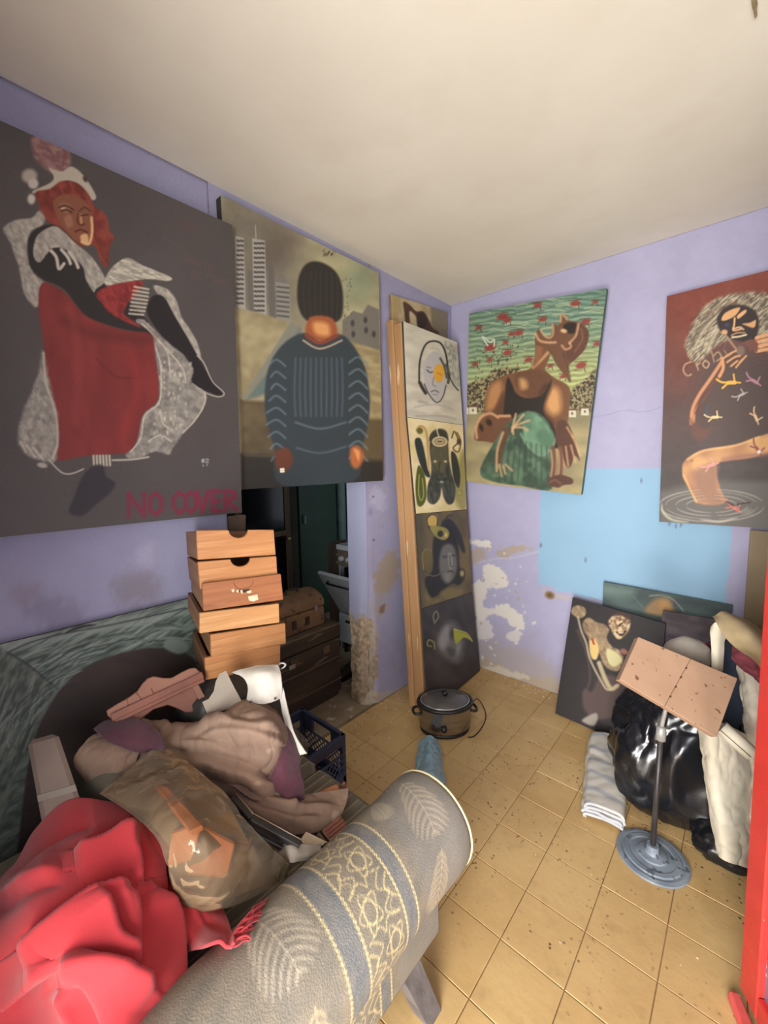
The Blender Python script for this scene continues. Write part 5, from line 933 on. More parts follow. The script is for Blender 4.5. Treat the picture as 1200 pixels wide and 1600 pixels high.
# slow cooker
mk('brushed_steel', (166, 160, 154), (146, 141, 136), 6, .24, .05, 200, metal=.95, stretch=(1, 1, 14)); mk('black_trim', (26, 25, 25), rough=.35, bump=0)
m_, nt, b = nodes('lid_glass'); b.inputs['Base Color'].default_value = rgba((86, 82, 80)); b.inputs['Roughness'].default_value = .22; b.inputs['Alpha'].default_value = .93; b.inputs['Coat Weight'].default_value = .25; MT['lid_glass'] = m_
ang = math.atan2(RT[1], RT[0]); CC = np.array([.468, -.782, 0]); CM = rz(math.degrees(ang) + 4)
ck = thing('slow_cooker', 'oval steel slow cooker with dark glass lid on the tiles before the tall canvas', 'slow cooker', CC)
def oval(name, prof, mat, par=ck, n=56, dz=0): 
    V, F = lathe(prof, n, .158, .118); return mesh(name, V @ CM.T + CC + [0, 0, dz], F, mat, par, True)
oval('foot_ring', [(0, .004), (.90, .004), (.92, .016), (.88, .020)], MT['black_trim']); body = oval('body', [(0, .014), (.86, .014), (.93, .030), (.965, .06), (.98, .12), (.985, .158)], MT['brushed_steel'])
oval('rim', [(.98, .155), (1.03, .158), (1.05, .166), (1.03, .174), (.93, .176), (.90, .170), (.90, .165)], MT['black_trim']); oval('crock', [(.90, .165), (.88, .10), (.5, .05), (0, .05)], MT['black_trim'])
ld = oval('glass_lid', [(0, .202), (.3, .200), (.6, .192), (.8, .182), (.87, .175), (.87, .172)], MT['lid_glass']); oval('lid_rim', [(.86, .179), (.90, .180), (.91, .174), (.87, .172)], MT['steel'], ld)
V, F = lathe([(0, 0), (.012, 0), (.011, .008), (.020, .014), (.021, .020), (.014, .026), (0, .027)], 20); mesh('lid_knob', V + CC + [0, 0, .202], F, MT['black_trim'], ld, True)
for s in (1, -1):
    pts = [(s * .150, -.035, .12), (s * .176, -.032, .118), (s * .186, 0, .116), (s * .176, .032, .118), (s * .150, .035, .12)]
    tube('handle', crv(np.array(pts) @ CM.T + CC, 5), .008, MT['black_trim'], ck, 10)
V, F = lathe([(0, .012), (.015, .010), (.018, 0)], 16); V = np.stack([V[:, 0], -V[:, 2], V[:, 1]], 1) + [-.03, -.118, .07]; mesh('control_dial', V @ CM.T + CC, F, MT['black_trim'], ck, True)
cpts = [CC + CM @ np.array([.14, .05, .05]), at(744, 1092, 2, .05), at(756, 1106, 2, .006), at(759, 1122, 2, .005), at(752, 1138, 2, .005), at(741, 1150, 2, .005), at(731, 1152, 2, .005)]
tube('power_cord', crv(cpts, 7), .0032, MT['black_trim'], ck, 8)

# blue plastic bag lying on the tiles
m_, nt, b = nodes('blue_plastic'); b.inputs['Base Color'].default_value = rgba((138, 170, 184)); b.inputs['Roughness'].default_value = .3; b.inputs['Subsurface Weight'].default_value = .1; b.inputs['Coat Weight'].default_value = .2; MT['blue_plastic'] = m_
g = [[at(x, y, 2, z) for x, y, z in r] for r in [[(662, 1154, .03), (668, 1150, .05), (676, 1152, .035)], [(655, 1160, .02), (670, 1160, .065), (688, 1166, .02)], [(652, 1175, .008), (672, 1178, .075), (690, 1180, .01)], [(650, 1195, .008), (672, 1198, .07), (693, 1200, .008)], [(650, 1215, .008), (672, 1220, .06), (696, 1222, .008)], [(654, 1238, .006), (676, 1240, .03), (694, 1240, .006)]]]
o = sheet('plastic_bag', g, MT['blue_plastic'], None, 20, 20, .003, .004, 22, .001, 3, crease=.014); tagp(o, 'crumpled pale blue plastic bag on the tiles in front of the slow cooker', 'bag')
# ---------------------------------------------------------------- sofa with rolled arms, seen over its back corner
vcmat('brocade', .75, .25, 260.0, .3)
mk('sofa_plain', (128, 120, 104), (106, 100, 88), 8, .9, .4, 160); mk('grey_wood', (116, 110, 108), (84, 78, 76), 12, .7, .3, 40, stretch=(.3, 1, 1)); mk('piping', (206, 190, 150), rough=.8, bump=.2)
def corduroy():
    m_, nt, b = nodes('corduroy'); L = nt.links.new; g = N_(nt, 'ShaderNodeTexCoord'); s = N_(nt, 'ShaderNodeSeparateXYZ'); L(g.outputs['Object'], s.inputs[0])
    w = N_(nt, 'ShaderNodeMath', operation='MULTIPLY'); w.inputs[1].default_value = 190; L(s.outputs['X'], w.inputs[0]); sn = N_(nt, 'ShaderNodeMath', operation='SINE'); L(w.outputs[0], sn.inputs[0])
    r_ = N_(nt, 'ShaderNodeValToRGB'); e = r_.color_ramp.elements; e[0].position = .0; e[0].color = rgba((112, 104, 88)); e[1].position = 1; e[1].color = rgba((138, 130, 110)); e.new(.97).color = rgba((120, 112, 94)); e[-1].color = rgba((176, 166, 142)); L(sn.outputs[0], r_.inputs[0])
    L(r_.outputs[0], b.inputs['Base Color']); b.inputs['Roughness'].default_value = .95; bp = N_(nt, 'ShaderNodeBump'); bp.inputs['Strength'].default_value = .4; bp.inputs['Distance'].default_value = .004; L(sn.outputs[0], bp.inputs['Height']); L(bp.outputs[0], b.inputs['Normal']); MT['corduroy'] = m_
corduroy()
XA, ZA, RA, YF, YB = 1.054, .466, .138, -1.745, -2.62
sofa = thing('sofa', 'old sofa with a rolled patterned arm of grey brocade, buried under clutter', 'sofa', (.58, -2.2, 0))
def leaf(A, cx, cy, ang, ln, c=(196, 184, 160), n=9, wd=.42):
    t = math.radians(ang); ux, uy = math.cos(t), math.sin(t)
    A.line([(cx - ux * ln / 2, cy - uy * ln / 2), (cx + ux * ln / 2, cy + uy * ln / 2)], 2.2, c, 1.2, .7, smooth=False)
    for i in range(n):
        f = (i + .5) / n; bx, by = cx + ux * ln * (f - .5), cy + uy * ln * (f - .5); w = ln * wd * math.sin(PI * min(.95, f * .9 + .08)) 
        for s in (1, -1):
            a = t + s * 1.0; A.line([(bx, by), (bx + math.cos(a) * w * .55 + ux * 3, by + math.sin(a) * w * .55), (bx + math.cos(a) * w + ux * w * .25, by + math.sin(a) * w + uy * w * .25)], 4.2, c, 2.2, .75, dry=.5, taper=True)
def brocade(A, off=0):
    """A.X runs along the arm (0 = front end), A.Y around it, both in units of 1/700 m"""
    A.C[:] = streak((136, 126, 110), (122, 116, 104), 20, .03, 2, 2)(A.X, A.Y); A.mott(8, .02, 3); A.mott(5, .12, 4)
    A.fill([(-10, -500), (150, -500), (150, 700), (-10, 700)], (134, 130, 124), 10, .55, smooth=False)
    x1, x2, x3, x4 = [(YF - y) * 700 for y in (-1.995, -2.036, -2.157, -2.213)]
    G = (214, 194, 140)
    x1 = (YF + 1.995) * 700; 
    for a, b in ((x1, x2 + 0), (x3, x4)):
        A.fill([(a, -600), (b, -600), (b, 800), (a, 800)], (116, 116, 114), 2, smooth=False, tex=streak((108, 110, 110), (126, 122, 116), 80, .05, 2, 6))
        for k in range(16):
            cy = -300 + k * 40; cx = (a + b) / 2; A.line([(cx - 8, cy - 12), (cx + 7, cy - 6), (cx + 7, cy + 8), (cx - 7, cy + 12), (cx - 8, cy + 2), (cx + 2, cy)], 1.6, (138, 134, 126), 1.2, .6)
    for xx in (x1, x2, x3, x4):
        A.line([(xx, -600), (xx, 800)], 3.4, (150, 134, 96), .8, 1, smooth=False)
        for k in range(230): A.line([(xx - 1.2, -500 + k * 4.6), (xx + 1.4, -497.6 + k * 4.6)], 1.8, (230, 214, 166), .6, .95, smooth=False)
    w0, w1 = x2 + 4, x3 - 4; mid = (w0 + w1) / 2
    for k in range(14):
        cy = -330 + k * 62; s = 1 if k % 2 else -1
        A.line([(mid + 14 * s + 15 * math.cos(t) * .75, cy + 15 * math.sin(t)) for t in np.linspace(0, 2 * PI, 13)], 2.4, G, .8, .95)
        A.line([(mid + 14 * s + (22 + 5 * math.cos(5 * t)) * math.cos(t) * .8, cy + (22 + 5 * math.cos(5 * t)) * math.sin(t)) for t in np.linspace(0, 2 * PI, 31)], 1.9, G, .8, .85, k=2)
        A.line([(w0 if s > 0 else w1, cy - 22), (mid - 24 * s, cy - 6), (w0 if s > 0 else w1, cy + 14)], 2.2, G, .8, .9)
        A.line([(mid - 26 * s, cy - 30), (mid - 12 * s, cy - 14), (mid - 30 * s, cy), (mid - 10 * s, cy + 14), (mid - 26 * s, cy + 30)], 2, G, .8, .85)
        A.line([(w0 + 3, cy + 31), (mid - 8, cy + 24), (mid, cy + 36), (mid + 10, cy + 24), (w1 - 3, cy + 31)], 2, G, .8, .85)
        A.line([(mid - 34 * s, cy + 34), (mid - 20 * s, cy + 18), (mid - 32 * s, cy + 8)], 1.6, G, .8, .7)
    leaf(A, 60, 40, 100, 110, (172, 164, 150)); leaf(A, 70, 170, 75, 120, (190, 174, 146)); leaf(A, 110, 290, 60, 90, (196, 176, 138)); leaf(A, 85, -60, 120, 90, (156, 150, 140)); leaf(A, 130, 120, 70, 60, (176, 164, 140))
    leaf(A, x4 + 60, 150, 95, 130, (192, 180, 156), 10); leaf(A, x4 + 160, 250, 110, 120, (188, 176, 152), 9); leaf(A, x4 + 130, 30, 60, 110, (158, 150, 134)); leaf(A, x4 + 60, 300, 80, 100, (200, 178, 140)); leaf(A, x4 + 250, 120, 100, 120, (176, 166, 146))
def arm_roll(par):
    ny, nt_ = 300, 170
    yy = np.linspace(YF, YB, ny); tt = np.linspace(math.radians(-60), math.radians(235), nt_)
    Yg, Tg = np.meshgrid(yy, tt); rr = RA * (1 - .05 * np.exp(-((Yg - YF) / .010) ** 2) + .03 * np.exp(-((Yg - YF + .05) / .05) ** 2)) + .0025 * (fbm(np.stack([Yg * 9, Tg * 2, Yg * 0], -1), 2) - .5)
    P = np.stack([XA + rr * np.cos(Tg), Yg, ZA + rr * np.sin(Tg)], -1)
    s = (math.radians(180) - Tg) * RA * 700; A = Art((YF - Yg) * 700, s, (130, 122, 108)); brocade(A)
    o = mesh('arm_roll', P, gridF(ny, nt_)[:, ::-1], MT['brocade'], par, True); set_paint(o, np.clip(lin(np.clip(A.C, 0, 255)).reshape(-1, 3), 0, .9)); return o
o = arm_roll(sofa)
# outer side of the arm, same cloth
ny, nz = 300, 60
Yg, Zg = np.meshgrid(np.linspace(YF - .035, YB, ny), np.linspace(.15, .40, nz)); P = np.stack([1.10 + .004 * np.sin(Zg * 12), Yg, Zg], -1)
A = Art((YF - Yg) * 700, (.40 - Zg) * 700 + 330, (130, 122, 108)); brocade(A); o = mesh('arm_side', P, gridF(ny, nz)[:, ::-1], MT['brocade'], sofa, True); set_paint(o, np.clip(lin(np.clip(A.C, 0, 255)).reshape(-1, 3), 0, .9)); o.modifiers.new('t', 'SOLIDIFY').thickness = .01
box('arm_frame', (.96, 1.09, YB, YF - .04, .15, .44), MT['sofa_plain'], sofa, .01)
V, F = lathe([(0, .012), (RA * .6, .010), (RA * .93, .004), (RA, 0)], 40); V = np.stack([V[:, 0] + XA, V[:, 2] + YF, V[:, 1] + ZA], 1); mesh('arm_cap', V, F, MT['sofa_plain'], sofa, True)
cp = [(XA + (RA + .001) * math.cos(a), YF - .004, ZA + (RA + .001) * math.sin(a)) for a in np.linspace(-1.2, PI + 1.2, 50)]; tube('piping', cp, .0035, MT['piping'], sofa, 6)
box('seat_base', (.21, .96, -2.44, -1.80, .15, .32), MT['corduroy'], sofa, .02)
for xx in (.215, .59): box('seat_cushion', (xx, xx + .37, -2.42, -1.795, .322, .445), MT['corduroy'], sofa, .03)
box('back_rest', (.21, .98, -2.70, -2.50, .15, .46), MT['sofa_plain'], sofa, .03)
mb = MB(); 
lt = [(1.03, -1.87, .155), (1.09, -1.87, .155), (1.09, -1.94, .155), (1.03, -1.94, .155)]; lb = [(1.10, -1.845, 0), (1.155, -1.845, 0), (1.155, -1.90, 0), (1.10, -1.90, 0)]
mesh('leg', lb[::-1] + lt[::-1], BF, MT['grey_wood'], sofa); 
for lx, ly in ((.22, -1.85), (.22, -2.6), (1.04, -2.6)): box('leg', (lx, lx + .06, ly - .03, ly + .03, 0, .15), MT['grey_wood'], sofa, .004)

# ---------------------------------------------------------------- green and brown canvas leaning on the left wall
def art_leaves(A):
    A.C[:] = streak((112, 124, 116), (66, 76, 70), -28, .05, 4, 2, .3, .7)(A.X, A.Y)
    A.fill([(-40, 1010), (100, 985), (300, 940), (300, 958), (150, 990), (-40, 1030)], (134, 144, 138), 3, .8)
    for k in range(80):
        x = -30 + _T[k] * 340; y = 965 + _T[k + 500] * 90 - x * .12 + 10; a = -.35 - .3 * _T[k + 90]; L_ = 25 + 60 * _T[k + 40]
        A.line([(x, y), (x + L_ * .5, y + L_ * .5 * a - 3), (x + L_, y + L_ * a)], 1.2 + 1.6 * _T[k + 7], (146, 156, 148) if k % 3 else (48, 56, 54), .9, .8, dry=.4, taper=True)
    A.line([(12, 1020), (50, 1003), (100, 990), (180, 975), (290, 950)], 2.2, (50, 54, 52), 1, .9); A.line([(100, 990), (125, 980), (150, 976)], 5, (44, 46, 46), 1, .9, taper=True)
    A.fill([(-60, 1022), (12, 1020), (50, 1045), (82, 1072), (88, 1090), (60, 1130), (40, 1180), (0, 1300), (-60, 1500)], (96, 106, 98), 3, .8, tex=streak((108, 116, 106), (62, 70, 64), -62, .06, 3, 5)); A.line([(12, 1020), (40, 1036), (70, 1060), (90, 1076)], 3, (46, 50, 48), 1.4, .9)
    for k in range(26):
        x = 5 + _T[k + 130] * 60; y = 1040 + _T[k + 160] * 110; A.line([(x, y), (x - 8, y + 20), (x - 16, y + 45)], 2, (140, 146, 136) if k % 2 else (60, 68, 62), 1.2, .7, taper=True)
    BR = streak((64, 52, 48), (54, 46, 44), 10, .02, 2, 8)
    A.fill([(55, 1150), (68, 1120), (92, 1080), (120, 1052), (155, 1032), (195, 1019), (235, 1012), (270, 1014), (292, 1022), (310, 1050), (330, 1200), (300, 1600), (0, 1600), (20, 1400), (40, 1220)], (60, 50, 47), 2, tex=BR)
    for k in range(70):
        t = _T[k + 300] * 1.35 + .1; r0 = 1.04 + .22 * _T[k + 350]; cx, cy = 300, 1190; p = lambda a, r: (cx - 245 * r * math.cos(a), cy - 178 * r * math.sin(a)); A.line([p(t, r0), p(t + .07, r0 + .01), p(t + .14 + .1 * _T[k + 400], r0 - .02)], 1.2 + 2.2 * _T[k + 9], [(140, 150, 142), (50, 58, 56), (88, 104, 98)][k % 3], 1, .8, dry=.4, taper=True)
    A.fill([(255, 1008), (262, 998), (285, 1000), (295, 1014), (280, 1022), (262, 1016)], (120, 132, 124), 2)
bT = [np.array(q) for q in ((.035, -3.05, 1.005), (.035, -1.86, 1.002), (.19, -1.86, .19), (.19, -3.05, .19))]
gc = canvas('broad canvas with green brushstrokes round a dark brown oval, leaning on the left wall', 'painting', bT, (1, 0, .15), .022, 330, 240, art_leaves, (90, 98, 92), 1.0, MT['canvas_edge_dark'])

# ---------------------------------------------------------------- stack of six drawers
mk('drawer_wood', (190, 134, 84), (168, 112, 66), 5, .5, .15, 60, stretch=(.5, .5, 9), dist=1.2, c3=(206, 152, 100), sc3=9, lo3=.5, hi3=.8); mk('drawer_wood_dark', (166, 106, 66), (138, 84, 52), 4, .5, .15, 60, stretch=(.5, .5, 8), dist=2.0, c3=(120, 70, 46), sc3=7, lo3=.6, hi3=.8); mk('drawer_wood_pale', (204, 152, 98), (186, 132, 80), 5, .55, .15, 60, stretch=(.5, .5, 9), c3=(218, 172, 120), sc3=9, lo3=.5, hi3=.8)
mk('drawer_side', (150, 110, 78), (126, 90, 62), 6, .6, .2, 60, stretch=(.5, .5, 6)); mk('paper_scrap', (224, 208, 176), (206, 184, 150), 30, .9, .2)
bdir = np.array([math.cos(math.radians(164)), math.sin(math.radians(164)), 0])
DR = [([(307, 829), (428, 828), (431, 867), (309, 875)], 'drawer_wood', 1, 'topmost light wooden drawer of the stack, with round finger notch', -.12),
      ([(309, 878), (432, 869), (434, 906), (313, 921)], 'drawer_wood', 1, 'second wooden drawer from the top, its notch showing dark above the third', -.10),
      ([(316, 912), (439, 897), (443, 937), (318, 955)], 'drawer_wood_dark', 2, 'third drawer from the top, darker wood with torn paper scraps on its front', 0.0),
      ([(312, 958), (436, 943), (437, 973), (312, 990)], 'drawer_wood_pale', 0, 'fourth drawer from the top, pale plain front without notch', 0.0),
      ([(329, 992), (446, 974), (447, 1006), (330, 1027)], 'drawer_wood', 0, 'fifth drawer from the top, pushed to the right in the stack', 0.0),
      ([(320, 1028), (438, 1008), (438, 1041), (321, 1063)], 'drawer_wood', 0, 'lowest drawer of the stack, with a knot in its front', 0.0)]
p0_ = None
for k, (px, mt, notch, lab, dip) in enumerate(DR):
    base = atd(px[0][0], px[0][1], 1.35); 
    if p0_ is None: p0_ = base
    base = atp(px[0][0], px[0][1], p0_, -bdir) if k not in (2,) else atp(px[0][0], px[0][1], p0_ - bdir * .02, -bdir)
    n = -bdir; T = [atp(x, y, base, n) for x, y in px]; TL, TR_, BR_, BL = T; wv = TR_ - TL; hv = BL - TL; L_ = .27 if k < 3 else .28
    ctr = (BL + BR_) / 2 + bdir * L_ / 2; t = thing('wooden_drawer', lab, 'drawer', (ctr[0], ctr[1], min(BL[2], BR_[2])), 'wooden drawers stacked on the sofa')
    if notch:
        c0, rr = (.52, .125) if k != 2 else (.50, .125); pts = [BL, BR_, TR_]; hl = np.linalg.norm(wv) / np.linalg.norm(hv); dd_ = .85 if k != 2 else 1.0
        for a in np.linspace(0, PI, 13): pts.append(TL + wv * (c0 + rr * math.cos(a)) + hv * (rr * hl * dd_ * math.sin(a)))
        pts.append(TL)
        if k == 2:
            pts = [BL, BR_, TR_, TL]
            s_pts = [TL + wv * (c0 + rr * math.cos(a)) + hv * (.08 + rr * hl * .9 * math.sin(a)) + n * .0008 for a in np.linspace(.1, PI - .1, 12)]
            s2 = [TL + wv * (c0 + .4 * rr * math.cos(a)) + hv * (.30 + .9 * rr * hl * .35 * math.sin(a)) + n * .0006 for a in np.linspace(PI, 0, 8)]
            prism('front', pts, n, .014, MT[mt], t, .002); a_ = [TL + wv * (c0 + rr * .62 * math.cos(a)) + hv * (.42 - .06 * math.cos(2 * a) * 0 + rr * hl * .30 * math.sin(a)) + n * .0006 for a in np.linspace(.0, PI, 10)]
            prism('notch', a_, n, .0006, MT['dark_seam'], t); tube('pencil_curve', s_pts, .0007, MT['dark_seam'], t, 5)
            for (u, v, w_, h_) in [(.34, .36, .035, .10), (.40, .42, .03, .08), (.45, .44, .03, .12), (.53, .50, .06, .08), (.55, .70, .12, .22)]:
                q = [TL + wv * u + hv * v, TL + wv * (u + w_) + hv * (v - .03), TL + wv * (u + w_ * 1.1) + hv * (v + h_ * .8), TL + wv * (u + w_ * .5) + hv * (v + h_), TL + wv * (u + .01) + hv * (v + h_ * .7)]; prism('paper_scrap', [z + n * .0012 for z in q], n, .0008, MT['paper_scrap'], t)
        else: prism('front', pts, n, .014, MT[mt], t, .002)
    else: prism('front', [BL, BR_, TR_, TL], n, .014, MT[mt], t, .002)
    fall = np.array([0, 0, dip * L_]); bb = bdir * L_ + fall; wn_ = nrm(wv); sh_ = hv * .08
    for nm, a, b in (('side', TL + sh_, BL), ('side', TR_ + sh_, BR_)):
        s = 0 if a[1] < TR_[1] - .1 else 1; off = wn_ * .012 * (1 if s == 0 else -1); a = a + bdir * .014; b = b + bdir * .014
        V = [b, b + off, b + bb + off, b + bb, a, a + off, a + bb + off, a + bb]; o = mesh(nm, V, BF, MT['drawer_side'], t); bm = bmesh.new(); bm.from_mesh(o.data); bmesh.ops.recalc_face_normals(bm, faces=bm.faces); bm.to_mesh(o.data); bm.free()
    a, b, c, d = TL + sh_ + bb, TR_ + sh_ + bb, BR_ + bb, BL + bb; prism('back', [d, c, b, a], n, .012, MT['drawer_side'], t)
    up = nrm(-hv) * .006; a, b, c, d = BL + up + bdir * .014, BR_ + up + bdir * .014, BR_ + bb + up, BL + bb + up; nu_ = nrm(np.cross(b - a, d - a)); prism('bottom', [a, b, c, d], nu_, .006, MT['drawer_side'], t)
# small scrap bracket under the last drawer
tube_o = tube('wire_hook', crv([atd(434, 1040, 1.34), atd(440, 1036, 1.33), atd(446, 1038, 1.33), atd(444, 1042, 1.33), atd(438, 1046, 1.33)], 5), .003, MT['galv']); tagp(tube_o, 'small bent wire hook at the lower right corner of the drawer stack', 'hook')
# dark wooden piece standing behind the stack
c = atd(370, 822, 1.75); o = quadbox('dark_board', [atd(355, 806, 1.75), atd(384, 804, 1.72), atd(383, 850, 1.72), atd(359, 850, 1.75)], nrm(CAM - c), .03, MT['cupboard_wood'], None, .004); tagp(o, 'dark brown wooden board end showing behind the top drawer', 'board')

# ---------------------------------------------------------------- the heap on the sofa
mk('black_leather', (62, 60, 56), (44, 42, 40), 9, .5, .4, 60); mk('white_cotton', (204, 198, 186), (188, 181, 168), 7, .9, .5, 80); mk('grey_card', (154, 144, 130), (142, 132, 118), 9, .9, .15, 60)
mk('blanket_brown', (142, 117, 98), (122, 98, 83), 5, .95, .3, 120, c3=(153, 129, 110), sc3=16); mk('burgundy_lining', (88, 42, 54), (70, 34, 46), 7, .8, .4, 100, sheen=.2)
mk('red_wood', (138, 86, 68), (116, 72, 58), 6, .5, .2, 60, stretch=(2, 2, .6)); mk('red_wood_pale', (150, 104, 84), (134, 92, 76), 8, .6, .2); mk('olive_cloth', (104, 98, 82), (84, 80, 68), 7, .95, .4, 80)
mk('dusty_card', (150, 132, 118), (132, 116, 106), 5, .9, .2, 40); mk('olive_card', (122, 104, 80), (108, 92, 70), 4, .7, .2, 20); mk('peach_wood', (196, 132, 86), (178, 114, 72), 8, .6, .2, stretch=(2, 2, .5)); mk('black_wood', (42, 38, 38), (56, 50, 48), 12, .4, .15); mk('edge_light', (170, 154, 132), rough=.7, bump=0)
o = blob('leather_bag', (.37, -2.02, .63), (.13, .17, .17), rz(-16), MT['black_leather'], None, 72, 48, .014, 12, .004, 3, False, 3.2); tagp(o, 'dark leather bag squashed beneath the stack of drawers', 'bag')
o = blob('folded_blanket', (.44, -2.13, .497), (.22, .25, .05), rz(0), MT['olive_cloth'], None, 72, 32, .006, 8, .002, 4, False, 4); tagp(o, 'olive blanket folded flat on the sofa seat under the heap', 'blanket')
o = blob('bolster', (.36, -2.37, .60), (.22, .09, .11), rz(6), MT['olive_cloth'], None, 64, 40, .006, 8, .002, 8, False, 2.3); tagp(o, 'round olive bolster cushion at the left, half under the red cloth', 'cushion')
gm = thing('white_garment', 'white buttoned cotton garment hanging below the drawers', 'garment', atd(410, 1098, 1.28))
sheet('cloth', ctl([[(362, 1052, 1.335), (390, 1045, 1.325), (415, 1040, 1.32), (434, 1041, 1.33)], [(384, 1060, 1.30), (400, 1055, 1.285), (420, 1052, 1.285), (438, 1058, 1.30)], [(388, 1078, 1.29), (404, 1076, 1.27), (420, 1074, 1.27), (440, 1078, 1.29)], [(387, 1093, 1.285), (405, 1099, 1.265), (422, 1097, 1.265), (439, 1090, 1.285)]]), MT['white_cotton'], gm, 12, 12, .004, .004, 22, .0015, 2)
sheet('hanging_strap', ctl([[(434, 1068, 1.30), (443, 1075, 1.30)], [(440, 1100, 1.29), (449, 1100, 1.29)], [(446, 1128, 1.285), (455, 1124, 1.285)], [(450, 1140, 1.28), (460, 1142, 1.28)], [(458, 1160, 1.275), (468, 1158, 1.275)], [(466, 1178, 1.27), (480, 1176, 1.27)]]), MT['white_cotton'], gm, 8, 10, .008, .004, 24, .001, 5)
for q in [(391, 1097), (407, 1097.5), (418, 1094), (430, 1091.5)]:
    V, F = lathe([(0, .0015), (.0035, .001), (.004, 0)], 10); c = atd(q[0], q[1], 1.262); A3 = np.stack([RT, UP, -FW], 1); mesh('button', V @ A3.T + c, F, MT['dark_leather'], gm)
pn_ = nrm(CAM - atd(345, 1085, 1.27)); pc = atd(345, 1085, 1.27)
o = prism('card_offcut', [atp(x, y, pc, pn_) for x, y in [(316, 1097), (326, 1092), (334, 1080), (337, 1065), (343, 1053), (353, 1048), (366, 1074), (379, 1098), (350, 1110), (324, 1116)]], pn_, .003, MT['grey_card']); tagp(o, 'curved pale grey card offcut standing between headboard and white garment', 'card')
# carved headboard
hc = atd(245, 1085, 1.30); hn = nrm(nrm(CAM - hc) + np.array([0, 0, .15])); hp = lambda x, y, o=0: atp(x, y, hc, hn) + hn * o
hb = thing('headboard', 'reddish carved wooden headboard top sticking out of the heap', 'headboard', hp(240, 1150))
prism('crest', [hp(*q) for q in [(168, 1118), (166, 1110), (182, 1100), (200, 1090), (214, 1080), (222, 1068), (230, 1060), (240, 1056), (255, 1059), (268, 1059), (282, 1051), (296, 1044), (306, 1043), (313, 1050), (316, 1064), (250, 1092), (178, 1126)]], hn, .022, MT['red_wood_pale'], hb, .003)
for a, b, o_, w_ in [((174, 1122), (317, 1055), .010, 5), ((180, 1128), (319, 1062), .006, 3)]:
    a3, b3 = hp(*a, o_), hp(*b, o_); pd = nrm(np.cross(hn, b3 - a3)) * (.0022 * w_); quadbox('moulding', [a3 + pd, b3 + pd, b3 - pd, a3 - pd], hn, .018, MT['red_wood'], hb, .002)
prism('panel', [hp(*q, -.004) for q in [(190, 1126), (305, 1071), (318, 1088), (326, 1100), (318, 1106), (304, 1112), (290, 1113), (276, 1106), (262, 1101), (240, 1108), (214, 1128)]], hn, .012, MT['red_wood'], hb, .002)
a3, b3 = hp(302, 1066, .004), hp(330, 1118, .004); pd = nrm(np.cross(hn, b3 - a3)) * .010; quadbox('stile', [a3 - pd, a3 + pd, b3 + pd, b3 - pd], hn, .02, MT['red_wood_pale'], hb, .002)
ps = [(190, 1078, 200, 1103), (205, 1071, 222, 1094), (228, 1064, 240, 1084), (255, 1064, 262, 1078), (285, 1055, 288, 1068)]
for x0_, y0_, x1_, y1_ in ps: tube('carved_line', [hp(x0_ + 8, y0_ + 12, .001), hp(x1_, y1_, .001)], .0012, MT['red_wood'], hb, 5)
# brown blanket with burgundy lining
def cz(rows): return [[at(x, y, 2, z) for x, y, z in r] for r in rows]
bk = thing('blanket', 'rumpled pinkish-brown blanket with burgundy lining spread over the heap', 'blanket', (.62, -2.15, .5))
sheet('brown_cloth', cz([[(196, 1112, .77), (245, 1128, .76), (292, 1134, .74), (336, 1124, .75), (385, 1096, .79), (425, 1108, .76), (446, 1136, .70)],
    [(170, 1140, .75), (220, 1135, .77), (280, 1138, .76), (330, 1130, .79), (385, 1118, .82), (428, 1130, .79), (448, 1160, .70)],
    [(150, 1172, .72), (210, 1165, .74), (270, 1165, .745), (330, 1155, .76), (385, 1150, .78), (425, 1165, .74), (440, 1190, .66)],
    [(140, 1200, .68), (200, 1195, .70), (262, 1190, .71), (320, 1185, .72), (370, 1188, .71), (405, 1205, .67), (425, 1228, .59)],
    [(160, 1232, .63), (210, 1225, .66), (270, 1215, .67), (320, 1212, .67), (360, 1222, .65), (400, 1245, .60), (440, 1262, .54)]]), MT['blanket_brown'], bk, 22, 26, .005, .006, 9, .001, 2.5, (1, 1, 1), crease=.014, ridges=[([(470, 1262), (424, 1228), (391, 1206), (340, 1188), (285, 1183), (246, 1178)], .020, 26, 4), ([(430, 1132), (391, 1131), (347, 1124), (314, 1130)], .014, 12, 3), ([(440, 1160), (400, 1140), (350, 1138), (318, 1150)], .012, 14, 3), ([(406, 1250), (377, 1232), (325, 1217), (290, 1208)], .016, 14, 3), ([(250, 1150), (262, 1138), (244, 1120)], .010, 10, 3), ([(430, 1178), (380, 1176), (330, 1160), (280, 1160)], .008, 16, 4), ([(190, 1215), (230, 1200), (280, 1204)], .010, 12, 3)])
sheet('brown_cloth', cz([[(330, 1195, .69), (370, 1200, .67), (410, 1222, .62), (450, 1246, .56), (490, 1240, .52), (545, 1232, .50)], [(325, 1215, .66), (365, 1225, .64), (410, 1250, .59), (455, 1268, .54), (495, 1262, .51), (542, 1250, .49)], [(335, 1232, .63), (370, 1246, .61), (410, 1272, .57), (455, 1290, .52), (495, 1284, .50), (534, 1268, .48)], [(360, 1250, .58), (390, 1268, .56), (425, 1290, .53), (465, 1302, .50), (498, 1298, .48), (522, 1284, .465)]]), MT['blanket_brown'], bk, 18, 22, .005, .004, 12, .001, 7.5, crease=.011, ridges=[([(520, 1262), (470, 1262), (425, 1250), (380, 1226)], .012, 12, 3), ([(500, 1280), (455, 1282), (410, 1266), (370, 1244)], .012, 12, 4), ([(455, 1262), (458, 1246), (470, 1238)], .012, 8, 3)])
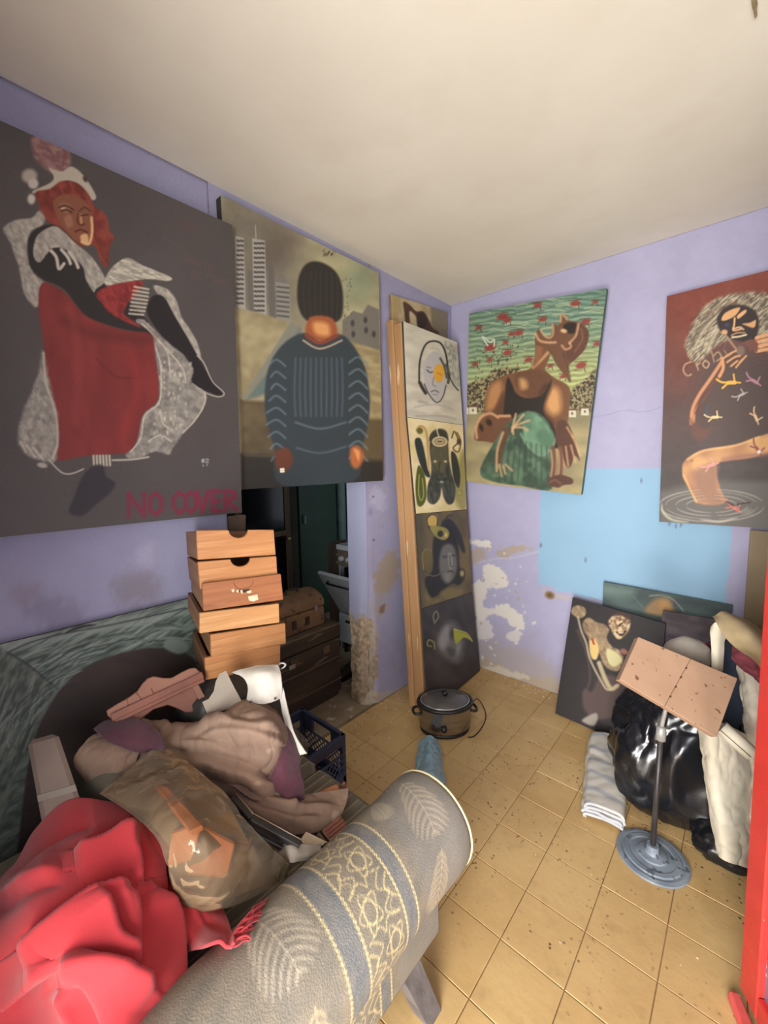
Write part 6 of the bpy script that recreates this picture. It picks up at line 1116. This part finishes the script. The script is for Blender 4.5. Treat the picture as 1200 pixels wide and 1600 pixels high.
sheet('burgundy_lining', cz([[(148, 1142, .765), (175, 1126, .775), (210, 1124, .78), (250, 1145, .78)], [(160, 1152, .765), (190, 1140, .775), (225, 1142, .78), (258, 1162, .775)], [(190, 1162, .75), (215, 1160, .765), (240, 1162, .77), (262, 1170, .765)], [(215, 1172, .74), (232, 1174, .75), (250, 1176, .755), (266, 1178, .75)]]), MT['burgundy_lining'], bk, 14, 16, .005, .006, 12, .001, 4, crease=.005)
sheet('burgundy_lining', cz([[(442, 1132, .74), (450, 1140, .72), (456, 1150, .69)], [(438, 1165, .71), (452, 1172, .69), (466, 1180, .65)], [(430, 1195, .68), (448, 1205, .65), (468, 1210, .61)], [(418, 1218, .64), (440, 1230, .61), (474, 1232, .57)], [(420, 1232, .60), (450, 1250, .56), (474, 1254, .52)]]), MT['burgundy_lining'], bk, 16, 16, .005, .006, 14, .001, 3, crease=.007)
o = sheet('pale_shirt', cz([[(122, 1170, .74), (150, 1150, .75), (185, 1150, .75), (222, 1168, .74)], [(120, 1190, .71), (150, 1180, .73), (185, 1180, .73), (215, 1190, .72)], [(135, 1215, .67), (160, 1212, .68), (190, 1210, .69), (210, 1212, .68)], [(155, 1240, .62), (172, 1240, .63), (190, 1236, .64), (200, 1236, .63)]]), MT['blanket_brown'], None, 18, 18, .005, .006, 16, .001, 6, crease=.009); tagp(o, 'crumpled beige shirt poking out left of the burgundy lining', 'shirt')
# plastic-wrapped package
def wrapm():
    for nm, tint, gl in (('clear_wrap', (240, 228, 208), .20), ('clear_bag', (206, 204, 198), .36)):
        m_, nt, b = nodes(nm); L = nt.links.new; out = nt.nodes['Material Output']
        tc = N_(nt, 'ShaderNodeTexCoord'); nz = N_(nt, 'ShaderNodeTexNoise'); nz.inputs['Scale'].default_value = 6; nz.inputs['Distortion'].default_value = 2; L(tc.outputs['Object'], nz.inputs['Vector']); bp = N_(nt, 'ShaderNodeBump'); bp.inputs['Strength'].default_value = .8; bp.inputs['Distance'].default_value = .02; L(nz.outputs[0], bp.inputs['Height']); L(bp.outputs[0], b.inputs['Normal'])
        b.inputs['Base Color'].default_value = rgba((190, 178, 158)); b.inputs['Roughness'].default_value = .13; b.inputs['Specular IOR Level'].default_value = 1.0; b.inputs['Coat Weight'].default_value = 1.0; b.inputs['Coat Roughness'].default_value = .06; L(bp.outputs[0], b.inputs['Coat Normal'])
        tr = N_(nt, 'ShaderNodeBsdfTransparent'); tr.inputs[0].default_value = rgba(tint); mx = N_(nt, 'ShaderNodeMixShader'); lw = N_(nt, 'ShaderNodeLayerWeight'); lw.inputs[0].default_value = .16
        ad = N_(nt, 'ShaderNodeMath', operation='ADD'); ad.inputs[1].default_value = gl * .6; ad.use_clamp = True; L(lw.outputs['Fresnel'], ad.inputs[0]); L(ad.outputs[0], mx.inputs[0]); L(tr.outputs[0], mx.inputs[1]); L(b.outputs[0], mx.inputs[2]); L(mx.outputs[0], out.inputs['Surface']); MT[nm] = m_
wrapm()
pk = thing('wrapped_package', 'package of wood and card wrapped in clear plastic, beside the red cloth', 'package', (.68, -2.32, .46))
sheet('card_cover', cz([[(160, 1240, .70), (200, 1206, .715), (240, 1176, .735), (278, 1180, .73)], [(200, 1262, .70), (240, 1235, .72), (285, 1212, .73), (325, 1225, .705)], [(250, 1300, .68), (290, 1280, .70), (330, 1262, .69), (366, 1276, .66)], [(280, 1345, .63), (320, 1335, .65), (355, 1320, .63), (388, 1318, .60)]]), MT['olive_card'], pk, 8, 8, .006, .003, 8, .001, 3)
sheet('card_side', cz([[(262, 1340, .67), (320, 1320, .66), (388, 1310, .60)], [(268, 1375, .60), (330, 1370, .58), (410, 1352, .54)], [(285, 1410, .54), (345, 1405, .53), (436, 1375, .49)]]), MT['olive_card'], pk, 8, 8, .006, .003, 8, .001, 5)
a, b, c, d = at(238, 1222, 2, .752), at(262, 1228, 2, .75), at(318, 1290, 2, .725), at(296, 1300, 2, .725); nn = nrm(np.cross(b - a, d - a)); nn = nn if nn[2] > 0 else -nn; quadbox('wooden_slat', [a, b, c, d], nn, .016, MT['peach_wood'], pk, .003)
a, b, c, d = at(268, 1300, 2, .722), at(318, 1284, 2, .722), at(300, 1345, 2, .66), at(262, 1355, 2, .67); nn = nrm(np.cross(b - a, d - a)); nn = nn if nn[2] > 0 else -nn; quadbox('wooden_block', [a, b, c, d], nn, .03, MT['peach_wood'], pk, .004)
a, b, c, d = at(318, 1290, 2, .69), at(368, 1318, 2, .64), at(356, 1372, 2, .585), at(290, 1368, 2, .62); nn = nrm(np.cross(b - a, d - a)); nn = nn if nn[2] > 0 else -nn; quadbox('wooden_block', [a, b, c, d], nn, .03, MT['peach_wood'], pk, .004)
sheet('plastic_wrap', cz([[(156, 1242, .725), (200, 1202, .745), (242, 1170, .765), (282, 1176, .76)], [(200, 1268, .735), (245, 1232, .76), (295, 1208, .765), (340, 1228, .73)], [(246, 1310, .73), (290, 1286, .755), (335, 1262, .735), (385, 1284, .68)], [(262, 1350, .69), (310, 1330, .72), (365, 1318, .68), (425, 1325, .60)], [(276, 1400, .61), (330, 1385, .63), (385, 1366, .60), (452, 1350, .53)], [(300, 1430, .55), (350, 1420, .56), (400, 1400, .54), (455, 1366, .50)]]), MT['clear_wrap'], pk, 22, 24, .0012, .004, 12, .0, 9, crease=.008)
# black frame corner and small things at the seat front
fr = thing('picture_frame', 'black wooden frame corner lying across the blanket', 'frame', at(400, 1300, 2, .55))
def bar(a, b, w, name='frame_bar', m='black_wood', h=.016):
    a, b = np.array(a), np.array(b); pd = nrm(np.cross([0, 0, 1], b - a)) * w; nn = nrm(np.cross(b - a, pd)); nn = nn if nn[2] > 0 else -nn; quadbox(name, [a - pd, a + pd, b + pd, b - pd], nn, h, MT[m], fr, .002)
A0, A1, A2 = at(364, 1244, 2, .645), at(393, 1276, 2, .625), at(470, 1318, 2, .555)
bar(A0, A1, .009); bar(A1, A2, .009); o_ = np.array([-.028, -.018, -.012]); bar(A0 + o_, A1 + o_ * 1.1, .013, h=.012); bar(A1 + o_ * 1.1, A2 + o_, .013, h=.012)
up = np.array([0, 0, .0015]); sd_ = nrm(np.cross([0, 0, 1], A2 - A1)) * .009
for a, b in ((A1 + sd_, A2 + sd_), (A0 - nrm(np.cross([0, 0, 1], A1 - A0)) * -.009, A1 + sd_), (A1 + sd_, A1 + o_ * 1.1)): tube('light_edge', [a + up, b + up], .0012, MT['edge_light'], fr, 6)
for nm, pts, m, lab, cat in [('wood_offcut', [(490, 1241, .50), (525, 1226, .49), (530, 1229, .49), (526, 1237, .49), (505, 1244, .495)], 'peach_wood', 'thin peach wooden slat lying at the right tip of the blanket', 'slat'), ('paper_sheet', [(470, 1311, .51), (478, 1299, .515), (512, 1316, .50), (496, 1326, .495), (478, 1328, .50)], 'paper_scrap', 'creased cream paper at the end of the black frame', 'paper')]:
    P = [at(x, y, 2, z) for x, y, z in pts]; nn = nrm(np.cross(P[1] - P[0], P[-1] - P[0])); nn = nn if nn[2] > 0 else -nn; c = sum(P) / len(P); P = [p - nn * ((p - c) @ nn) for p in P]; tagp(prism(nm, P, nn, .004, MT[m], None), lab, cat)
cb = thing('carved_box', 'small pink-brown carved wooden box tucked between blanket and sofa arm', 'box', at(522, 1310, 2, .45))
Pq = [at(x, y, 2, .50) for x, y in [(503, 1296), (530, 1274), (544, 1292), (517, 1314)]]; quadbox('body', Pq, (0, 0, 1), .05, MT['red_wood_pale'], cb, .003)
for f in (.25, .5, .75):
    a = Pq[0] * (1 - f) + Pq[3] * f; b = Pq[1] * (1 - f) + Pq[2] * f; d = nrm(Pq[3] - Pq[0]) * .004; quadbox('carved_slat', [a - d + [0, 0, .006], b - d + [0, 0, .006], b + d + [0, 0, .006], a + d + [0, 0, .006]], (0, 0, 1), .006, MT['red_wood'], cb, .001)
d = nrm(Pq[3] - Pq[0]); a, b = Pq[0] - nrm(Pq[1] - Pq[0]) * .02, Pq[3] - nrm(Pq[1] - Pq[0]) * .02; quadbox('side_rail', [a, a + nrm(Pq[1] - Pq[0]) * .012, b + nrm(Pq[1] - Pq[0]) * .012, b], (0, 0, 1), .03, MT['old_wood'], cb, .002)
o = sheet('beige_rag', cz([[(432, 1318, .53), (452, 1312, .55), (470, 1322, .54), (500, 1322, .51)], [(430, 1332, .52), (455, 1328, .55), (475, 1336, .535), (498, 1330, .51)], [(436, 1345, .51), (458, 1346, .53), (474, 1344, .52), (490, 1338, .505)]]), MT['grey_card'], None, 12, 12, .004, .008, 22, .002, 4); tagp(o, 'twisted beige rag beside the patterned sofa arm', 'rag')
o = blob('pink_scrap', at(537, 1232, 2, .455), (.008, .012, .022), rz(20), MT['red_wood_pale'], None, 20, 14, .002, 40, .001, 2, False); tagp(o, 'tiny pinkish scrap at the front edge of the sofa seat by the blue crate', 'scrap')
# dusty padded post at the left
a, b, c, d = atd(42, 1158, 1.16), atd(90, 1144, 1.16), atd(140, 1292, 1.02), atd(70, 1312, 1.02); nn = nrm(CAM - (a + b + c + d) / 4); 
o = quadbox('padded_board', [a, b, c, d], nn, .05, MT['dusty_card'], None, .012); tagp(o, 'dusty pinkish-brown padded board standing at far left behind the red cloth', 'board')
ma, mb_ = a * .42 + d * .58, b * .42 + c * .58
o = quadbox('tape_band', [ma + nn * .003, mb_ + nn * .003, mb_ + nn * .003 - (b - c) * .07, ma + nn * .003 - (a - d) * .07], nn, .004, MT['grey_card'], None, .001); o.parent = bpy.data.objects['padded_board']; o.location = Vector(o.location) - Vector(bpy.data.objects['padded_board'].location)
# blue crate
mk('crate_blue', (52, 58, 84), (44, 48, 70), 12, .6, .15, 60)
cr = thing('milk_crate', 'dark blue plastic lattice crate on the floor at the front of the sofa', 'crate', (.19, -1.60, 0))
cX0, cX1, cY0, cY1, cH = .02, .345, -1.775, -1.455, .262
def lat(name, P0, du, dv, n_):
    """lattice wall: P0 corner, du along, dv up"""
    mb = MB(); W_, Hh = np.linalg.norm(du), np.linalg.norm(dv); u, v = du / W_, dv / Hh; t = .006
    def seg(a, b, c, d, r=.004):
        mb.tube([P0 + u * a + v * b, P0 + u * c + v * d], r, 4)
    seg(.01, .06, W_ - .01, .06, .006); seg(.01, Hh * .62, W_ - .01, Hh * .62, .006); k = -Hh * .6
    while k < W_:
        for s in (1, -1):
            x0, x1 = k, k + (Hh * .62 - .06)
            pts = []
            for i in range(2): pass
            a0, a1 = max(0, x0), min(W_, x1)
            if a1 > a0 + .005:
                y0 = .06 + (a0 - x0); y1 = .06 + (a1 - x0)
                if s < 0: y0, y1 = Hh * .62 - (a0 - x0), Hh * .62 - (a1 - x0)
                seg(a0, y0, a1, y1, .0032)
        k += .034
    return mb.build(name, MT['crate_blue'], cr)
for nm, p, du in [('lattice_wall', (cX1, cY0, 0), (0, cY1 - cY0, 0)), ('lattice_wall', (cX0, cY1, 0), (cX1 - cX0, 0, 0)), ('lattice_wall', (cX0, cY0, 0), (0, cY1 - cY0, 0)), ('lattice_wall', (cX0, cY0, 0), (cX1 - cX0, 0, 0))]: lat(nm, np.array(p, float), np.array(du, float), np.array([0, 0, cH]), 1)
for nm, b_ in [('rim', (cX1 - .012, cX1 + .006, cY0, cY1, cH - .05, cH)), ('rim', (cX0 - .006, cX0 + .012, cY0, cY1, cH - .05, cH)), ('rim', (cX0, cX1, cY0 - .006, cY0 + .012, cH - .05, cH)), ('rim', (cX0, cX1, cY1 - .012, cY1 + .006, cH - .022, cH)), ('rim', (cX0, cX0 + .09, cY1 - .012, cY1 + .006, cH - .09, cH - .02)), ('rim', (cX1 - .09, cX1, cY1 - .012, cY1 + .006, cH - .09, cH - .02)), ('skirt', (cX1 - .01, cX1 + .004, cY0, cY1, 0.003, .055)), ('skirt', (cX0, cX1, cY1 - .01, cY1 + .004, 0.003, .055)), ('skirt', (cX0 - .004, cX0 + .01, cY0, cY1, 0.003, .055))] + [('corner_post', (x, x + .022, y, y + .022, .003, cH)) for x in (cX0 - .004, cX1 - .018) for y in (cY0 - .004, cY1 - .018)] + [('side_rib', (cX1 + .004, cX1 + .010, cY1 - .06, cY1 - .005, z, z + .006)) for z in (.08, .11, .14, .17)]: box(nm, b_, MT['crate_blue'], cr, .002)
for k in range(7): box('floor_bar', (cX0, cX1, cY0 + .03 + k * .043, cY0 + .04 + k * .043, .008, .014), MT['crate_blue'], cr, 0); box('floor_bar', (cX0 + .03 + k * .043, cX0 + .04 + k * .043, cY0, cY1, .008, .014), MT['crate_blue'], cr, 0)
o = blob('clear_bag', (.12, -1.64, .17), (.10, .09, .10), rz(30), MT['clear_bag'], None, 60, 40, .022, 12, .006, 4, .02, 2.3); tagp(o, 'crumpled clear plastic bag inside the blue crate', 'bag')
# red shawl over the sofa back, with fringe
mk('red_wool', (186, 50, 56), (172, 46, 52), 6, .95, .15, 220, sheen=.2)
rs = thing('red_shawl', 'bright red woollen shawl with fringe draped over the sofa back in front', 'shawl', (.75, -2.5, .45))
sheet('shawl_body', ctl([[(-90, 1440, 1.00), (0, 1388, 1.02), (56, 1300, 1.04), (110, 1254, 1.06), (170, 1258, 1.06), (225, 1262, 1.05), (262, 1276, 1.05)],
    [(-90, 1465, .92), (0, 1415, .93), (60, 1350, .93), (115, 1316, .94), (175, 1306, .95), (228, 1305, .96), (266, 1312, .98)],
    [(-90, 1480, .85), (0, 1440, .85), (60, 1400, .84), (120, 1372, .85), (180, 1362, .87), (228, 1355, .90), (256, 1352, .93)],
    [(-90, 1540, .80), (0, 1492, .80), (60, 1455, .79), (120, 1440, .78), (180, 1425, .81), (230, 1415, .85), (258, 1410, .89)],
    [(-80, 1590, .80), (10, 1530, .80), (70, 1500, .77), (120, 1495, .74), (180, 1485, .76), (232, 1480, .80), (264, 1470, .85)],
    [(-20, 1640, .80), (50, 1580, .80), (100, 1560, .76), (140, 1560, .71), (190, 1560, .71), (240, 1545, .75), (268, 1530, .80)],
    [(60, 1720, .76), (90, 1660, .74), (120, 1650, .70), (160, 1650, .67), (200, 1645, .67), (240, 1640, .70), (268, 1600, .74)]]), MT['red_wool'], rs, 34, 34, .006, .008, 5.0, .0, 3.2, (1, 1, 1), ridges=[
    ([(218, 1296), (200, 1308), (178, 1320), (148, 1332), (120, 1336)], .032, 26, 4), ([(212, 1390), (214, 1350), (208, 1330), (206, 1305)], .022, 22, 4), ([(196, 1390), (165, 1400), (138, 1413), (98, 1442), (48, 1474)], .040, 42, 5),
    ([(212, 1520), (196, 1500), (178, 1480), (165, 1450), (148, 1414)], .026, 24, 4), ([(268, 1580), (267, 1530), (263, 1480), (256, 1440), (238, 1395)], .030, 26, 5), ([(232, 1552), (190, 1528), (150, 1508), (112, 1494)], .030, 20, 6),
    ([(202, 1510), (204, 1460), (200, 1400)], .018, 20, 5), ([(30, 1372), (62, 1338), (110, 1302), (150, 1290)], -.014, 22, 10), ([(10, 1560), (60, 1520), (100, 1490)], .025, 24, 5), ([(-60, 1440), (0, 1412), (50, 1380), (100, 1366)], .024, 30, 6), ([(150, 1640), (130, 1580), (112, 1530)], .02, 20, 5)])
def over_arm(x, y, d, lift=.012):
    r_ = ray(x, y); ox, oz = CAM[0] - XA, CAM[2] - ZA; a_, b_, c_ = r_[0] ** 2 + r_[2] ** 2, 2 * (ox * r_[0] + oz * r_[2]), ox * ox + oz * oz - (RA + lift) ** 2; D_ = b_ * b_ - 4 * a_ * c_
    return d if D_ < 0 else min(d, (-b_ - math.sqrt(D_)) / (2 * a_))
def ctr_(rows): return [[atd(x, y, over_arm(x, y, d, .022)) for x, y, d in r] for r in rows]
sheet('shawl_lobe', ctr_([[(240, 1352, .97), (262, 1342, .99), (285, 1346, 1.01), (318, 1362, 1.02)], [(240, 1385, .94), (265, 1378, .95), (300, 1376, .97), (334, 1390, .98)], [(244, 1425, .90), (272, 1418, .90), (312, 1412, .92), (350, 1425, .93)], [(250, 1465, .87), (285, 1460, .865), (325, 1455, .875), (366, 1462, .89)], [(258, 1500, .85), (290, 1488, .855), (330, 1480, .87), (362, 1480, .885)]]), MT['red_wool'], rs, 22, 22, .006, .006, 7, .0, 6.1, ridges=[([(270, 1362), (262, 1400), (268, 1440), (292, 1478)], .014, 18, 5), ([(352, 1478), (318, 1452), (290, 1400)], .010, 20, 8)])
rd = random.Random(4)
for k in range(34):
    f = k / 33; fa = lambda x, y, l: atd(x, y, over_arm(x, y, .95, l)); sx_, sy_ = 352 + 12 * f, 1482 - 22 * f; ex_, ey_ = 384 + 31 * f + rd.uniform(-5, 5), 1470 - 66 * f + rd.uniform(-5, 5); s = fa(sx_, sy_, .014); e = fa(ex_, ey_, .006); mid = fa((sx_ + ex_) / 2, (sy_ + ey_) / 2, .012) + np.array([rd.uniform(-.006, .006), rd.uniform(-.006, .006), rd.uniform(-.002, .012)]); m2_ = (mid + e) / 2 + np.array([rd.uniform(-.004, .004), rd.uniform(-.004, .004), rd.uniform(-.004, .006)])
    tube('fringe_strand', crv([s, mid, m2_, e], 4), .0019, MT['red_wool'], rs, 5)
